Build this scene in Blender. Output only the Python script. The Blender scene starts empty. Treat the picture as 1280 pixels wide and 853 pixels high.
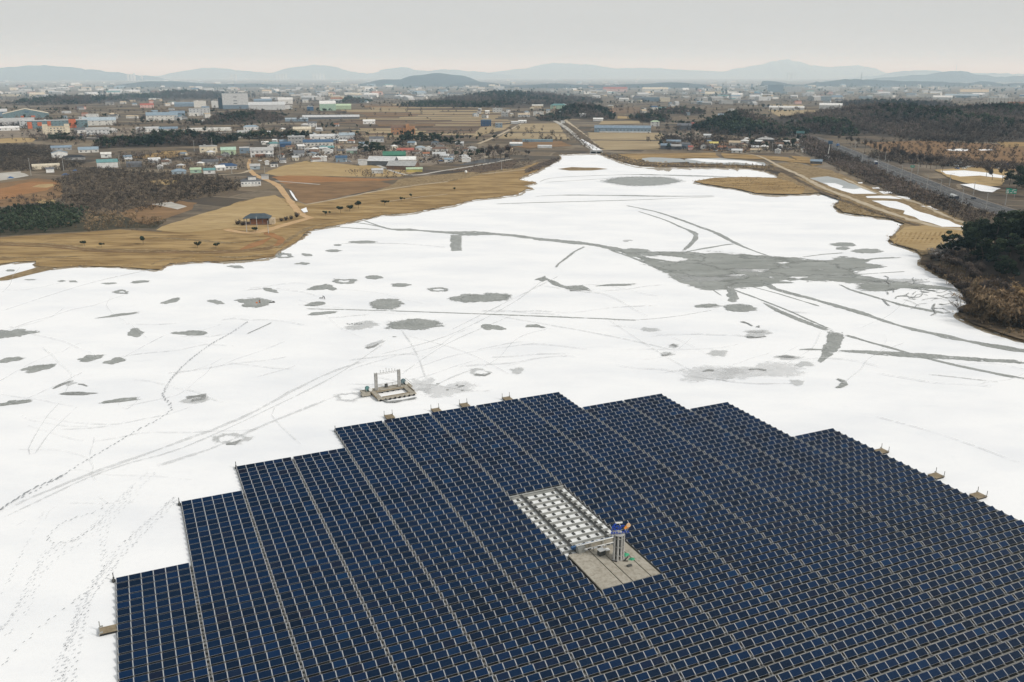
import bpy, bmesh, math, random
import numpy as np
from mathutils import Vector, Matrix
R = math.radians
rnd = random.Random(7)
nrs = np.random.RandomState(5)
scn = bpy.context.scene
col = scn.collection

# ---------------------------------------------------------------- camera model
CAMH, FPX, HOR = 85.0, 1086.0, 91.0            # metres, focal length and horizon for a 1280x853 frame
PITCH = math.atan((426.5 - HOR) / FPX)
CP, SP = math.cos(PITCH), math.sin(PITCH)
def ray(x, y):
    vx, vy = (x - 640) / FPX, (y - 426.5) / FPX
    return vx, CP - vy * SP, -(SP + vy * CP)
def G(x, y, z=0.0):                            # photo point -> point of the level z
    a, b, c = ray(x, y); t = (CAMH - z) / -c
    return a * t, b * t
def PPM(X, Y, z=0.0):                          # photo pixels per metre at a place
    return FPX / (Y * CP + (CAMH - z) * SP)
def PX(X, Y, Z=0.0):                           # place -> photo point
    d = Y * CP - (Z - CAMH) * SP
    return 640 + FPX * X / d, 426.5 - FPX * (Y * SP + (Z - CAMH) * CP) / d
LZ = 0.4                                       # level of the land above the ice
def GL(x, y): return G(x, y, LZ)

# ---------------------------------------------------------------- objects
def tag(o, label=None, cat=None, group=None, kind=None):
    if label: o['label'] = label
    if cat: o['category'] = cat
    if group: o['group'] = group
    if kind: o['kind'] = kind
    return o
def empty(name, loc=(0, 0, 0), rz=0.0):
    o = bpy.data.objects.new(name, None); col.objects.link(o)
    o.location = loc; o.rotation_euler = (0, 0, rz); o.empty_display_size = .1
    return o
def link(name, me, parent=None, loc=(0, 0, 0), rz=0.0):
    o = bpy.data.objects.new(name, me); col.objects.link(o)
    if parent is not None: o.parent = parent
    o.location = loc; o.rotation_euler = (0, 0, rz)
    return o
def copy_tree(o, parent=None):
    c = o.copy(); col.objects.link(c); c.parent = parent
    for ch in o.children: copy_tree(ch, c)
    return c
class MB:
    """collects shapes for ONE mesh"""
    def __init__(s): s.v = []; s.f = []; s.m = []
    def add(s, vs, fs, mi=0):
        b = len(s.v); s.v += [tuple(p) for p in vs]
        for f in fs: s.f.append(tuple(b + i for i in f)); s.m.append(mi)
        return s
    def box(s, c, d, mi=0, rz=0.0, rx=0.0):
        x, y, z = d[0] / 2, d[1] / 2, d[2] / 2
        P = [(-x, -y, -z), (x, -y, -z), (x, y, -z), (-x, y, -z), (-x, -y, z), (x, -y, z), (x, y, z), (-x, y, z)]
        M = Matrix.Rotation(rz, 3, 'Z') @ Matrix.Rotation(rx, 3, 'X')
        C = Vector(c)
        return s.add([M @ Vector(p) + C for p in P], [(0, 3, 2, 1), (4, 5, 6, 7), (0, 1, 5, 4), (1, 2, 6, 5), (2, 3, 7, 6), (3, 0, 4, 7)], mi)
    def tube(s, p0, p1, r0, r1=None, n=6, mi=0, caps=True):
        if r1 is None: r1 = r0
        a, b = Vector(p0), Vector(p1); d = (b - a)
        if d.length < 1e-6: return s
        d.normalize(); u = d.orthogonal().normalized(); w = d.cross(u)
        V = []
        for q, r in ((a, r0), (b, r1)):
            for k in range(n):
                t = 2 * math.pi * k / n
                V.append(q + (u * math.cos(t) + w * math.sin(t)) * r)
        F = [(k, (k + 1) % n, n + (k + 1) % n, n + k) for k in range(n)]
        if caps: F += [tuple(range(n - 1, -1, -1)), tuple(range(n, 2 * n))]
        return s.add(V, F, mi)
    def prism(s, poly, z0, z1, mi=0, mi_top=None):
        n = len(poly); V = [(x, y, z0) for x, y in poly] + [(x, y, z1) for x, y in poly]
        s.add(V, [(k, (k + 1) % n, n + (k + 1) % n, n + k) for k in range(n)] + [tuple(range(n - 1, -1, -1))], mi)
        b = len(s.v) - 2 * n
        s.f.append(tuple(b + n + k for k in range(n))); s.m.append(mi if mi_top is None else mi_top)
        return s
    def sphere(s, c, r, mi=0, nu=10, nv=6, zs=1.0):
        V = [(c[0], c[1], c[2] - r * zs)]
        for j in range(1, nv):
            a = -math.pi / 2 + math.pi * j / nv
            for i in range(nu):
                t = 2 * math.pi * i / nu
                V.append((c[0] + r * math.cos(a) * math.cos(t), c[1] + r * math.cos(a) * math.sin(t), c[2] + r * zs * math.sin(a)))
        V.append((c[0], c[1], c[2] + r * zs)); F = []
        for i in range(nu): F.append((0, 1 + (i + 1) % nu, 1 + i))
        for j in range(nv - 2):
            for i in range(nu):
                a, b = 1 + j * nu + i, 1 + j * nu + (i + 1) % nu
                F.append((a, b, b + nu, a + nu))
        L = len(V) - 1
        for i in range(nu): F.append((L, 1 + (nv - 2) * nu + i, 1 + (nv - 2) * nu + (i + 1) % nu))
        return s.add(V, F, mi)
    def mesh(s, name, mats, smooth=False):
        me = bpy.data.meshes.new(name); me.from_pydata(s.v, [], s.f)
        for m in (mats if isinstance(mats, (list, tuple)) else [mats]): me.materials.append(m)
        me.polygons.foreach_set('material_index', s.m)
        if smooth: me.polygons.foreach_set('use_smooth', [True] * len(s.f))
        me.update(); return me
    def build(s, name, mats, parent=None, loc=(0, 0, 0), rz=0.0, smooth=False):
        return link(name, s.mesh(name, mats, smooth), parent, loc, rz)

# ---------------------------------------------------------------- materials
def newmat(name):
    m = bpy.data.materials.new(name); m.use_nodes = True
    nt = m.node_tree; b = nt.nodes['Principled BSDF']
    return m, nt, b
def _mix(nt, fac, a, b, mode='MIX'):
    n = nt.nodes.new('ShaderNodeMix'); n.data_type = 'RGBA'; n.blend_type = mode
    for sock, val in ((n.inputs[0], fac), (n.inputs[6], a), (n.inputs[7], b)):
        if hasattr(val, 'is_linked'): nt.links.new(val, sock)
        elif isinstance(val, (int, float)): sock.default_value = val
        else: sock.default_value = (val[0], val[1], val[2], 1)
    return n.outputs[2]
def _noise(nt, scale, detail=4, rough=.6, stretch=None, coord='Object', off=0.0):
    tc = nt.nodes.new('ShaderNodeTexCoord'); mp = nt.nodes.new('ShaderNodeMapping')
    mp.inputs['Location'].default_value = (off, off * .7, 0)
    if stretch: mp.inputs['Scale'].default_value = stretch[:3]; mp.inputs['Rotation'].default_value = (0, 0, stretch[3] if len(stretch) > 3 else 0)
    nt.links.new(tc.outputs[coord], mp.inputs[0])
    n = nt.nodes.new('ShaderNodeTexNoise'); n.inputs['Scale'].default_value = scale
    n.inputs['Detail'].default_value = detail; n.inputs['Roughness'].default_value = rough
    nt.links.new(mp.outputs[0], n.inputs['Vector'])
    return n.outputs['Fac']
def _range(nt, s, a, b, c=0.0, d=1.0, smooth=False):
    n = nt.nodes.new('ShaderNodeMapRange')
    if smooth: n.interpolation_type = 'SMOOTHSTEP'
    for k, val in zip((1, 2, 3, 4), (a, b, c, d)): n.inputs[k].default_value = val
    nt.links.new(s, n.inputs[0]); return n.outputs[0]
def _math(nt, op, a, b=None):
    n = nt.nodes.new('ShaderNodeMath'); n.operation = op
    for i, val in enumerate((a, b)):
        if val is None: continue
        if hasattr(val, 'is_linked'): nt.links.new(val, n.inputs[i])
        else: n.inputs[i].default_value = val
    return n.outputs[0]
_mc = {}
def mat(name, c1, c2=None, scale=.3, rough=.85, spec=.15, metal=0.0, lo=.35, hi=.65, rv=0.0, stretch=None, c3=None, scale3=None, detail=4, tint=False, bump=0.0):
    if name in _mc: return _mc[name]
    m, nt, b = newmat(name)
    c = c1
    if c2 is not None: c = _mix(nt, _range(nt, _noise(nt, scale, detail, stretch=stretch), lo, hi), c1, c2)
    if c3 is not None: c = _mix(nt, _range(nt, _noise(nt, scale3 or scale * 6, 3, stretch=stretch, off=31.), .45, .72), c, c3)
    if rv:
        oi = nt.nodes.new('ShaderNodeObjectInfo')
        h = nt.nodes.new('ShaderNodeHueSaturation'); nt.links.new(_range(nt, oi.outputs['Random'], 0, 1, 1 - rv, 1 + rv), h.inputs['Value'])
        if hasattr(c, 'is_linked'): nt.links.new(c, h.inputs['Color'])
        else: h.inputs['Color'].default_value = (*c, 1)
        c = h.outputs[0]
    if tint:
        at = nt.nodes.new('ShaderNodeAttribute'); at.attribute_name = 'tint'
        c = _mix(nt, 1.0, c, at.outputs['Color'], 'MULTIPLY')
    if hasattr(c, 'is_linked'): nt.links.new(c, b.inputs['Base Color'])
    else: b.inputs['Base Color'].default_value = (*c, 1)
    b.inputs['Roughness'].default_value = rough; b.inputs['Specular IOR Level'].default_value = spec
    b.inputs['Metallic'].default_value = metal
    if bump:
        bp = nt.nodes.new('ShaderNodeBump'); bp.inputs['Strength'].default_value = bump; bp.inputs['Distance'].default_value = .3
        nt.links.new(_noise(nt, scale * 3, 5), bp.inputs['Height']); nt.links.new(bp.outputs[0], b.inputs['Normal'])
    _mc[name] = m
    return m
def lin(r, g, b):                                # sRGB 0-255 -> linear
    f = lambda c: (c / 255 / 12.92) if c / 255 <= .04045 else ((c / 255 + .055) / 1.055) ** 2.4
    return f(r), f(g), f(b)

# ---------------------------------------------------------------- camera, sky, sun, haze
cd = bpy.data.cameras.new('camera'); cam = bpy.data.objects.new('camera', cd); col.objects.link(cam)
cd.sensor_width = 36; cd.lens = FPX / 1280 * 36; cd.clip_end = 120000; cd.clip_start = .5
cam.location = (0, 0, CAMH); cam.rotation_euler = (math.pi / 2 - PITCH, 0, 0)
scn.camera = cam
scn.view_settings.view_transform = 'Standard'; scn.view_settings.look = 'None'; scn.view_settings.exposure = 0
SUN_EL, SUN_AZ = R(38), math.atan2(.90, -.42)    # azimuth from +Y towards +X
sv = Vector((math.sin(SUN_AZ) * math.cos(SUN_EL), math.cos(SUN_AZ) * math.cos(SUN_EL), math.sin(SUN_EL)))
ld = bpy.data.lights.new('sun', 'SUN'); ld.energy = 2.6; ld.angle = R(10); ld.color = (1, .965, .91)
sun = bpy.data.objects.new('sun', ld); col.objects.link(sun); sun.rotation_euler = (-sv).to_track_quat('-Z', 'Y').to_euler()
w = bpy.data.worlds.new('World'); scn.world = w; w.use_nodes = True
nt = w.node_tree; bg = nt.nodes['Background']
sky = nt.nodes.new('ShaderNodeTexSky'); sky.sky_type = 'NISHITA'; sky.sun_disc = False
sky.sun_elevation = SUN_EL; sky.sun_rotation = SUN_AZ; sky.dust_density = 4; sky.air_density = 1.2
hs = nt.nodes.new('ShaderNodeHueSaturation'); hs.inputs['Saturation'].default_value = .35
nt.links.new(sky.outputs[0], hs.inputs['Color'])
tc = nt.nodes.new('ShaderNodeTexCoord'); sx = nt.nodes.new('ShaderNodeSeparateXYZ'); nt.links.new(tc.outputs['Generated'], sx.inputs[0])
grad = _range(nt, sx.outputs[2], 0.0, 0.10)
low, high = (5.95, 5.98, 5.86), (6.55, 6.72, 6.66)        # thin bright overcast: warmer at the horizon, greyer above
cloud = _mix(nt, grad, low, high)
cloud = _mix(nt, _range(nt, sx.outputs[2], .15, .9), cloud, (4.6, 4.85, 5.2))
cloud = _mix(nt, _range(nt, _noise(nt, 2.2, 3, coord='Generated', stretch=(1, 1, 7)), .35, .7, 0, .5), cloud, (6.75, 6.8, 6.66))
dt = nt.nodes.new('ShaderNodeVectorMath'); dt.operation = 'DOT_PRODUCT'; nt.links.new(tc.outputs['Generated'], dt.inputs[0]); dt.inputs[1].default_value = sv
cloud = _mix(nt, _range(nt, dt.outputs['Value'], .55, 1.0, 0, 1, smooth=True), cloud, (11, 10.8, 10.4))   # the veiled sun's glow
nt.links.new(_mix(nt, .95, hs.outputs[0], cloud), bg.inputs['Color'])
bg.inputs['Strength'].default_value = .1

def haze(name, c, d, dens, tint):
    m = bpy.data.materials.new(name); m.use_nodes = True; n = m.node_tree
    n.nodes.remove(n.nodes['Principled BSDF'])
    v = n.nodes.new('ShaderNodeVolumeScatter'); v.inputs['Color'].default_value = (*tint, 1)
    v.inputs['Density'].default_value = dens; v.inputs['Anisotropy'].default_value = 0.0
    haze_glow = n.nodes.new('ShaderNodeEmission'); haze_glow.inputs['Color'].default_value = (.86, .95, 1.0, 1); haze_glow.inputs['Strength'].default_value = dens * .09   # glow added to brighten the haze, standing in for repeated scattering
    ad = n.nodes.new('ShaderNodeAddShader'); n.links.new(v.outputs[0], ad.inputs[0]); n.links.new(haze_glow.outputs[0], ad.inputs[1])
    n.links.new(ad.outputs[0], n.nodes['Material Output'].inputs['Volume'])
    tag(MB().box(c, d).build(name, m), kind='structure')
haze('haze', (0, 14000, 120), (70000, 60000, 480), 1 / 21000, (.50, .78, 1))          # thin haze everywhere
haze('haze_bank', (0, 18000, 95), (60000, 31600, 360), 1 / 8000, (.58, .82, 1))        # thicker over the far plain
scn.cycles.volume_bounces = 2
scn.cycles.max_bounces = 6
scn.cycles.use_denoising = True
# ---------------------------------------------------------------- land, lake
LAKE_PX = [(-60,352),(0,331),(20,328),(45,327),(45,333),(70,335),(100,333),(150,334),(185,337),(200,337),(212,330),(240,328),(280,327),(295,326),(317,325),(342,321),(347,315),(362,307),(377,297),(385,289),(405,285),(425,281),(452,275),(480,269),(512,267),(542,261),(567,257),(594,250),(647,243.6),(656,237.7),(666,236),(653,233),(670,229),(648,225.5),(652,222),(669,215.7),(685,206.4),(701,197),(698,194),(741,192),(750,192.6),(779,203.7),(800,208.5),(830,209.8),(860,210),(926,210),(955,214),(973,220.5),(971,223.5),(930,222.5),(893,223.5),(868,227.5),(880,230.5),(902.6,234),(925.6,237.5),(945,242),(978,243.5),(1001,243.5),(1024,242),(1047,246),(1052,250),(1043.7,258),(1053.6,266.5),(1070,268.8),(1089.7,271.4),(1112.6,274),(1130.7,281),(1122.5,289.4),(1111,301),(1122.5,307.5),(1145.4,314),(1152,320.6),(1148.7,328.8),(1165,340),(1188,351.8),(1204.5,366.5),(1211,379.7),(1194.7,394.4),(1214,406),(1237,414),(1267,424),(1280,427.5),(1345,446)]
def jitter_line(P, step, amp, seed, closed=False):
    """resample a world polyline and make it a little ragged"""
    rr = random.Random(seed); out = []
    n = len(P); rng = range(n if closed else n - 1)
    for i in rng:
        a, b = Vector(P[i]), Vector(P[(i + 1) % n]); L = (b - a).length; k = max(1, int(L / step))
        nrm = Vector((-(b - a).y, (b - a).x)) / max(L, 1e-6)
        for j in range(k):
            q = a.lerp(b, j / k)
            if j: q = q + nrm * rr.gauss(0, amp) * min(1, L / k / step)
            out.append((q.x, q.y))
    if not closed: out.append(tuple(P[-1]))
    return out
lake_w = [G(x, y) for x, y in LAKE_PX]
shore = jitter_line(lake_w, 3.0, 1.15, 3)
lake_loop = shore + [(260, 190), (320, 60), (330, -150), (-420, -150), (-460, 120)]

M_land = None
def land_material():
    m, nt, b = newmat('land')
    tc = nt.nodes.new('ShaderNodeTexCoord'); mp = nt.nodes.new('ShaderNodeMapping')
    mp.inputs['Rotation'].default_value = (0, 0, R(17)); nt.links.new(tc.outputs['Object'], mp.inputs[0])
    wob = nt.nodes.new('ShaderNodeTexNoise'); wob.inputs['Scale'].default_value = .006; nt.links.new(mp.outputs[0], wob.inputs['Vector'])
    va = nt.nodes.new('ShaderNodeVectorMath'); va.operation = 'MULTIPLY_ADD'
    nt.links.new(wob.outputs['Color'], va.inputs[0]); va.inputs[1].default_value = (70, 70, 0); nt.links.new(mp.outputs[0], va.inputs[2])
    br = nt.nodes.new('ShaderNodeTexBrick'); br.offset = .37; br.inputs['Scale'].default_value = 1.0
    br.inputs['Brick Width'].default_value = 85; br.inputs['Row Height'].default_value = 34; br.inputs['Mortar Size'].default_value = 1.6
    br.inputs['Color1'].default_value = (0, 0, 0, 1); br.inputs['Color2'].default_value = (1, 1, 1, 1); br.inputs['Mortar'].default_value = (.5, .5, .5, 1)
    br.inputs['Bias'].default_value = 0.0
    nt.links.new(va.outputs[0], br.inputs['Vector'])
    ramp = nt.nodes.new('ShaderNodeValToRGB'); ramp.color_ramp.interpolation = 'LINEAR'
    cols = [(0, (.075, .063, .050)), (.2, (.14, .108, .072)), (.4, (.21, .163, .108)), (.55, (.11, .083, .060)), (.72, (.25, .205, .145)), (.88, (.16, .124, .086)), (1, (.09, .078, .064))]
    ramp.color_ramp.elements[0].position = 0; ramp.color_ramp.elements[0].color = (*cols[0][1], 1)
    ramp.color_ramp.elements[1].position = 1; ramp.color_ramp.elements[1].color = (*cols[-1][1], 1)
    for p_, c_ in cols[1:-1]:
        e = ramp.color_ramp.elements.new(p_); e.color = (*c_, 1)
    nt.links.new(br.outputs['Color'], ramp.inputs[0])
    c = _mix(nt, _range(nt, br.outputs['Fac'], .3, .8, 0, .55), ramp.outputs[0], (.30, .25, .18))
    c = _mix(nt, _range(nt, _noise(nt, .012, 5, .65), .48, .62, 0, .85), c, (.060, .053, .047))     # scrub and rough ground
    c = _mix(nt, _range(nt, _noise(nt, .11, 5, .7, off=9.), .4, .8, 0, .6), c, (.075, .058, .042))
    c = _mix(nt, _range(nt, _noise(nt, .0035, 4, .6, off=77.), .55, .75, 0, .5), c, (.26, .235, .20))  # built-up pale ground
    nt.links.new(c, b.inputs['Base Color']); b.inputs['Roughness'].default_value = .95; b.inputs['Specular IOR Level'].default_value = .05
    return m
M_land = land_material()
M_bank = mat('bank_earth', (.15, .11, .066), (.24, .18, .11), scale=.25, spec=.05)

def land_sheet():
    bm = bmesh.new()
    def loop(P, z):
        vs = [bm.verts.new((x, y, z)) for x, y in P]
        return vs, [bm.edges.new((vs[i], vs[(i + 1) % len(vs)])) for i in range(len(vs))]
    B = 42000
    ov, oe = loop([(-B, -3000), (B, -3000), (B, 45000), (-B, 45000)], LZ)
    iv, ie = loop(lake_loop, LZ)
    bmesh.ops.triangle_fill(bm, use_beauty=True, edges=oe + ie)
    for f in bm.faces:
        f.material_index = 0
        if f.normal.z < 0: f.normal_flip()
    # the bank: a slope from the land edge down into the ice
    n = len(lake_loop); low = []
    for i in range(n):
        a, q, c = Vector(lake_loop[i - 1]), Vector(lake_loop[i]), Vector(lake_loop[(i + 1) % n])
        t = (c - a).normalized() if (c - a).length > 0 else Vector((1, 0))
        nrm = Vector((t.y, -t.x))
        low.append(bm.verts.new((q.x + nrm.x * .9, q.y + nrm.y * .9, -.3)))
    for i in range(n):
        try: f = bm.faces.new((iv[i], iv[(i + 1) % n], low[(i + 1) % n], low[i])); f.material_index = 1
        except ValueError: pass
    bmesh.ops.recalc_face_normals(bm, faces=[f for f in bm.faces if f.material_index == 1])
    me = bpy.data.meshes.new('ground'); bm.to_mesh(me); bm.free()
    me.materials.append(M_land); me.materials.append(M_bank)
    tag(link('ground', me), kind='structure')
land_sheet()

def snow_color(nt):
    c = _mix(nt, _range(nt, _noise(nt, .022, 5, .62, stretch=(1, 2.2, 1, R(20))), .42, .72, 0, 1), (.80, .805, .806), (.705, .72, .74))
    c = _mix(nt, _range(nt, _noise(nt, .25, 6, .75, stretch=(1.0, .35, 1, R(-35)), off=5.), .60, .78, 0, .45), c, (.62, .64, .66))
    c = _mix(nt, _range(nt, _noise(nt, .07, 6, .7, stretch=(.35, 1.3, 1, R(28)), off=15.), .62, .75, 0, .30), c, (.58, .60, .62))
    c = _mix(nt, _range(nt, _noise(nt, .9, 4, .7, off=55.), .50, .80, 0, .30), c, (.66, .68, .70))
    return c
def snow_material():
    m, nt, b = newmat('snow')
    nt.links.new(snow_color(nt), b.inputs['Base Color']); b.inputs['Roughness'].default_value = .8; b.inputs['Specular IOR Level'].default_value = .08
    return m
M_snow = snow_material()
xs = [-900, 900]; ys = [-400, 2200]
tag(MB().add([(-900, -400, 0), (900, -400, 0), (900, 1300, 0), (-900, 1300, 0)], [(0, 1, 2, 3)]).build('lake', M_snow), kind='structure')

# ---- bare ice: sheets with a ragged snow-dusted rim
def ice_material(name, c1, c2, dust=.9, nscale=.55, soft=.12, amax=1.0):
    m, nt, b = newmat(name)
    at = nt.nodes.new('ShaderNodeAttribute'); at.attribute_name = 'rim'
    n1 = _noise(nt, nscale, 6, .7)
    k = _math(nt, 'ADD', at.outputs['Fac'], _math(nt, 'MULTIPLY', _math(nt, 'SUBTRACT', n1, .5), dust))
    fac = _range(nt, k, .5 - soft, .5 + soft, smooth=True)
    c = _mix(nt, _range(nt, _noise(nt, .16, 5, .65, off=3.), .35, .7), c1, c2)
    c = _mix(nt, _range(nt, _noise(nt, .9, 5, .7, stretch=(1, .3, 1, R(20)), off=8.), .58, .75, 0, .45), c, (.60, .61, .61))
    c = _mix(nt, _range(nt, _noise(nt, 1.5, 4, .75, off=23.), .52, .66, 0, .55), c, (.58, .59, .585))
    nt.links.new(c, b.inputs['Base Color']); b.inputs['Roughness'].default_value = .45; b.inputs['Specular IOR Level'].default_value = .2
    nt.links.new(_math(nt, 'MULTIPLY', fac, amax), b.inputs['Alpha'])
    return m
M_ice = ice_material('bare_ice', (.20, .21, .195), (.30, .31, .292), dust=2.5, nscale=.36, soft=.26)
M_icedark = ice_material('dark_ice', (.18, .185, .178), (.27, .275, .265), dust=.8, nscale=.9)
M_snowp = ice_material('drifted_snow', (.79,.795,.795), (.81,.815,.815), dust=2.4, nscale=.4, soft=.2)
M_dust = ice_material('dusted_ice', (.42, .43, .42), (.55, .555, .55), dust=3.4, nscale=.42, soft=.3, amax=.5)
M_track = ice_material('snow_track', (.56, .565, .565), (.68, .685, .685), dust=3.4, nscale=.5, soft=.4, amax=.46)
def zone_material(name, c1, c2):
    m, nt, b = newmat(name); at = nt.nodes.new('ShaderNodeAttribute'); at.attribute_name = 'rim'
    k = _math(nt, 'ADD', at.outputs['Fac'], _math(nt, 'MULTIPLY', _math(nt, 'SUBTRACT', _noise(nt, .35, 6, .7), .5), 1.3))
    k = _math(nt, 'ADD', k, _math(nt, 'MULTIPLY', _math(nt, 'SUBTRACT', _noise(nt, .06, 5, .65, off=40., stretch=(.7, 1.6, 1, R(-15))), .5), 2.6))
    c = _mix(nt, _range(nt, _noise(nt, .05, 6, .7, off=3., stretch=(.5, 1.6, 1, R(-20))), .32, .68), c1, c2)
    c = _mix(nt, _range(nt, _noise(nt, .5, 5, .7, stretch=(.4, 1.4, 1, R(10)), off=8.), .55, .75, 0, .5), c, (.58, .59, .59))
    nt.links.new(c, b.inputs['Base Color']); b.inputs['Roughness'].default_value = .5; b.inputs['Specular IOR Level'].default_value = .15
    nt.links.new(_range(nt, k, .25, .75, smooth=True), b.inputs['Alpha']); return m
M_zone = zone_material('thawed_ice', (.185, .195, .178), (.31, .32, .30))
M_shoremud = ice_material('shore_mud_ice', (.30, .235, .145), (.22, .18, .125), dust=3.0, nscale=.35, soft=.3)
_iz = [0.004]
def next_z():
    _iz[0] += .0011
    return _iz[0]
def with_rim(name, V, F, A, m):
    me = bpy.data.meshes.new(name); me.from_pydata(V, [], F); me.materials.append(m)
    a = me.attributes.new('rim', 'FLOAT', 'POINT'); a.data.foreach_set('value', A); me.update()
    return tag(link(name, me), kind='structure')
def patch(x, y, rx, ry, slope=0.0, m=None, ring=0.0, seed=None, name='ice_patch', lump=.27):
    """bare patch given by its outline in the photo; built as a sheet on the ice"""
    rr = random.Random(seed if seed is not None else int(x * 31 + y * 17)); z = next_z()
    ph = [rr.uniform(0, 6.28) for _ in range(6)]; am = [rr.uniform(.3, 1) * lump / (k + 1) ** .6 for k in range(6)]
    N = 40; V = []; F = []; A = []
    def outl(t, s):
        q = 1 + sum(a * math.sin((k + 1) * t + p_) for k, (a, p_) in enumerate(zip(am, ph)))
        q *= s
        px, py = rx * q * math.cos(t), ry * q * math.sin(t)
        return G(x + px, y + py + slope * px)
    levels = [(1.26, 0.0), (1.0, .5), (.74, 1.0)] + ([(ring, .9), (ring * .8, .5), (ring * .55, 0)] if ring else [(.4, 1.0)])
    for s, a in levels:
        for k in range(N):
            X, Y = outl(2 * math.pi * k / N, s); V.append((X, Y, z)); A.append(a)
    for L in range(len(levels) - 1):
        for k in range(N):
            k2 = (k + 1) % N; F.append((L * N + k, L * N + k2, (L + 1) * N + k2, (L + 1) * N + k))
    if not ring: F.append(tuple((len(levels) - 1) * N + k for k in range(N)))
    return with_rim(name, V, F, A, m or M_ice)
def smooth_line(P, step):
    """Catmull-Rom through world points"""
    P = [Vector(p) for p in P]; out = []
    for i in range(len(P) - 1):
        p0, p1, p2, p3 = P[max(i - 1, 0)], P[i], P[i + 1], P[min(i + 2, len(P) - 1)]
        k = max(2, int((p2 - p1).length / step))
        for j in range(k):
            t = j / k
            out.append(.5 * ((2 * p1) + (p2 - p0) * t + (2 * p0 - 5 * p1 + 4 * p2 - p3) * t * t + (3 * p1 - p0 - 3 * p2 + p3) * t ** 3))
    out.append(P[-1]); return out
def ribbon(P, wpx, m=None, name='crack_and_twig_shade', step=5.0, wig=.25, world_w=None, seed=1, fade=True, z=None):
    """line on the ice: photo points, width in photo pixels (one value or one per point, measured across the line)"""
    rr = random.Random(seed + int(P[0][0] * 7)); z = z or next_z()
    L = smooth_line([G(*p) for p in P], step); n = len(L)
    ws = wpx if isinstance(wpx, (list, tuple)) else [wpx] * len(P)
    V = []; F = []; A = []
    for i, q in enumerate(L):
        t = (L[min(i + 1, n - 1)] - L[max(i - 1, 0)]).normalized(); nr = Vector((-t.y, t.x))
        u = i / (n - 1) * (len(ws) - 1); a = int(min(u, len(ws) - 1.001)) if len(ws) > 1 else 0
        wp = ws[a] + (ws[min(a + 1, len(ws) - 1)] - ws[a]) * (u - a)
        # width across, in metres: find what one pixel across the line is worth here
        x0, y0 = PX(q.x, q.y); x1, y1 = PX(q.x + nr.x, q.y + nr.y)
        per = math.hypot(x1 - x0, y1 - y0)
        hw = (world_w / 2 if world_w else wp * (1.5 if name == 'crack_and_twig_shade' else 1) / max(per, .15) / 2)
        hw *= 1 + rr.gauss(0, wig * .6)
        q = q + nr * rr.gauss(0, wig * .3) * hw
        e = 1.0 if (not fade or 0 < i < n - 1) else 0.0
        for s, a2 in ((-1.25, 0), (-.8, .75 * e), (.8, .75 * e), (1.25, 0)):
            V.append((q.x + nr.x * hw * s, q.y + nr.y * hw * s, z)); A.append(a2)
    for i in range(n - 1):
        for k in range(3): F.append((4 * i + k, 4 * i + k + 1, 4 * i + 5 + k, 4 * i + 4 + k))
    return with_rim(name, V, F, A, m or M_ice)
def off(P, s, ox, oy): return [(x / s + ox, y / s + oy) for x, y in P]

# big bare zone in the middle of the lake, with its arms
def poly_ice(P, m=None, name='ice_patch', rim_px=2.0, seed=3, holes=()):
    z = next_z(); W = jitter_line([G(*p) for p in P], 4, 1.0, seed, True); n = len(W)
    bm = bmesh.new(); A = {}
    c = Vector((sum(p[0] for p in W) / n, sum(p[1] for p in W) / n))
    out = []; inn = []
    for i in range(n):
        a, q, d = Vector(W[i - 1]), Vector(W[i]), Vector(W[(i + 1) % n]); t = (d - a).normalized(); nr = Vector((t.y, -t.x))
        if nr.dot(q - c) < 0: nr = -nr
        out.append((q + nr * 3.0)); inn.append(q - nr * 1.2)
    ov = [bm.verts.new((p.x, p.y, z)) for p in out]; iv = [bm.verts.new((p.x, p.y, z)) for p in inn]
    ed = [bm.edges.new((iv[i], iv[(i + 1) % n])) for i in range(n)]
    bmesh.ops.triangle_fill(bm, use_beauty=True, edges=ed)
    for i in range(n):
        try: bm.faces.new((ov[i], ov[(i + 1) % n], iv[(i + 1) % n], iv[i]))
        except ValueError: pass
    bm.verts.index_update(); me = bpy.data.meshes.new(name); bm.to_mesh(me)
    at = me.attributes.new('rim', 'FLOAT', 'POINT'); inset = {v.index for v in iv}
    at.data.foreach_set('value', [.85 if v.index in inset else 0.0 for v in bm.verts]); bm.free()
    me.materials.append(m or M_ice); me.update()
    return tag(link(name, me), kind='structure')
CZ = (2.4615, 760, 300)
poly_ice(off([(40,38),(100,42),(200,38),(330,46),(420,44),(500,52),(560,56),(625,60),(690,64),(740,62),(784,66),(786,88),(742,106),(722,124),(640,120),(560,126),(500,112),(470,124),(440,132),(395,140),(365,152),(300,152),(250,138),(215,126),(180,104),(150,84),(110,62)], *CZ), seed=8, m=M_zone)
poly_ice(off([(560,100),(640,96),(740,104),(800,116),(860,126),(930,134),(1010,140),(1060,152),(980,150),(900,146),(840,140),(780,132),(700,128),(610,130)], *CZ), seed=9, m=M_zone)
for x, y, rx, ry, sl in ((212,62,92,7,.12),(468,93,30,6,0),(660,90,34,4,.05),(584,113,24,5,0),(520,70,30,2.5,0),(400,108,22,2,0)):
    patch(x / CZ[0] + 760, y / CZ[0] + 300, rx / CZ[0], ry / CZ[0], sl, m=M_snowp, name='snow_patch')
for p in [(60,2,16,3),(300,112,90,14),(520,88,120,9),(900,128,90,8)]:
    patch(p[0] / CZ[0] + 760, p[1] / CZ[0] + 300, p[2] / CZ[0], p[3] / CZ[0], m=M_dust)
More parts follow.
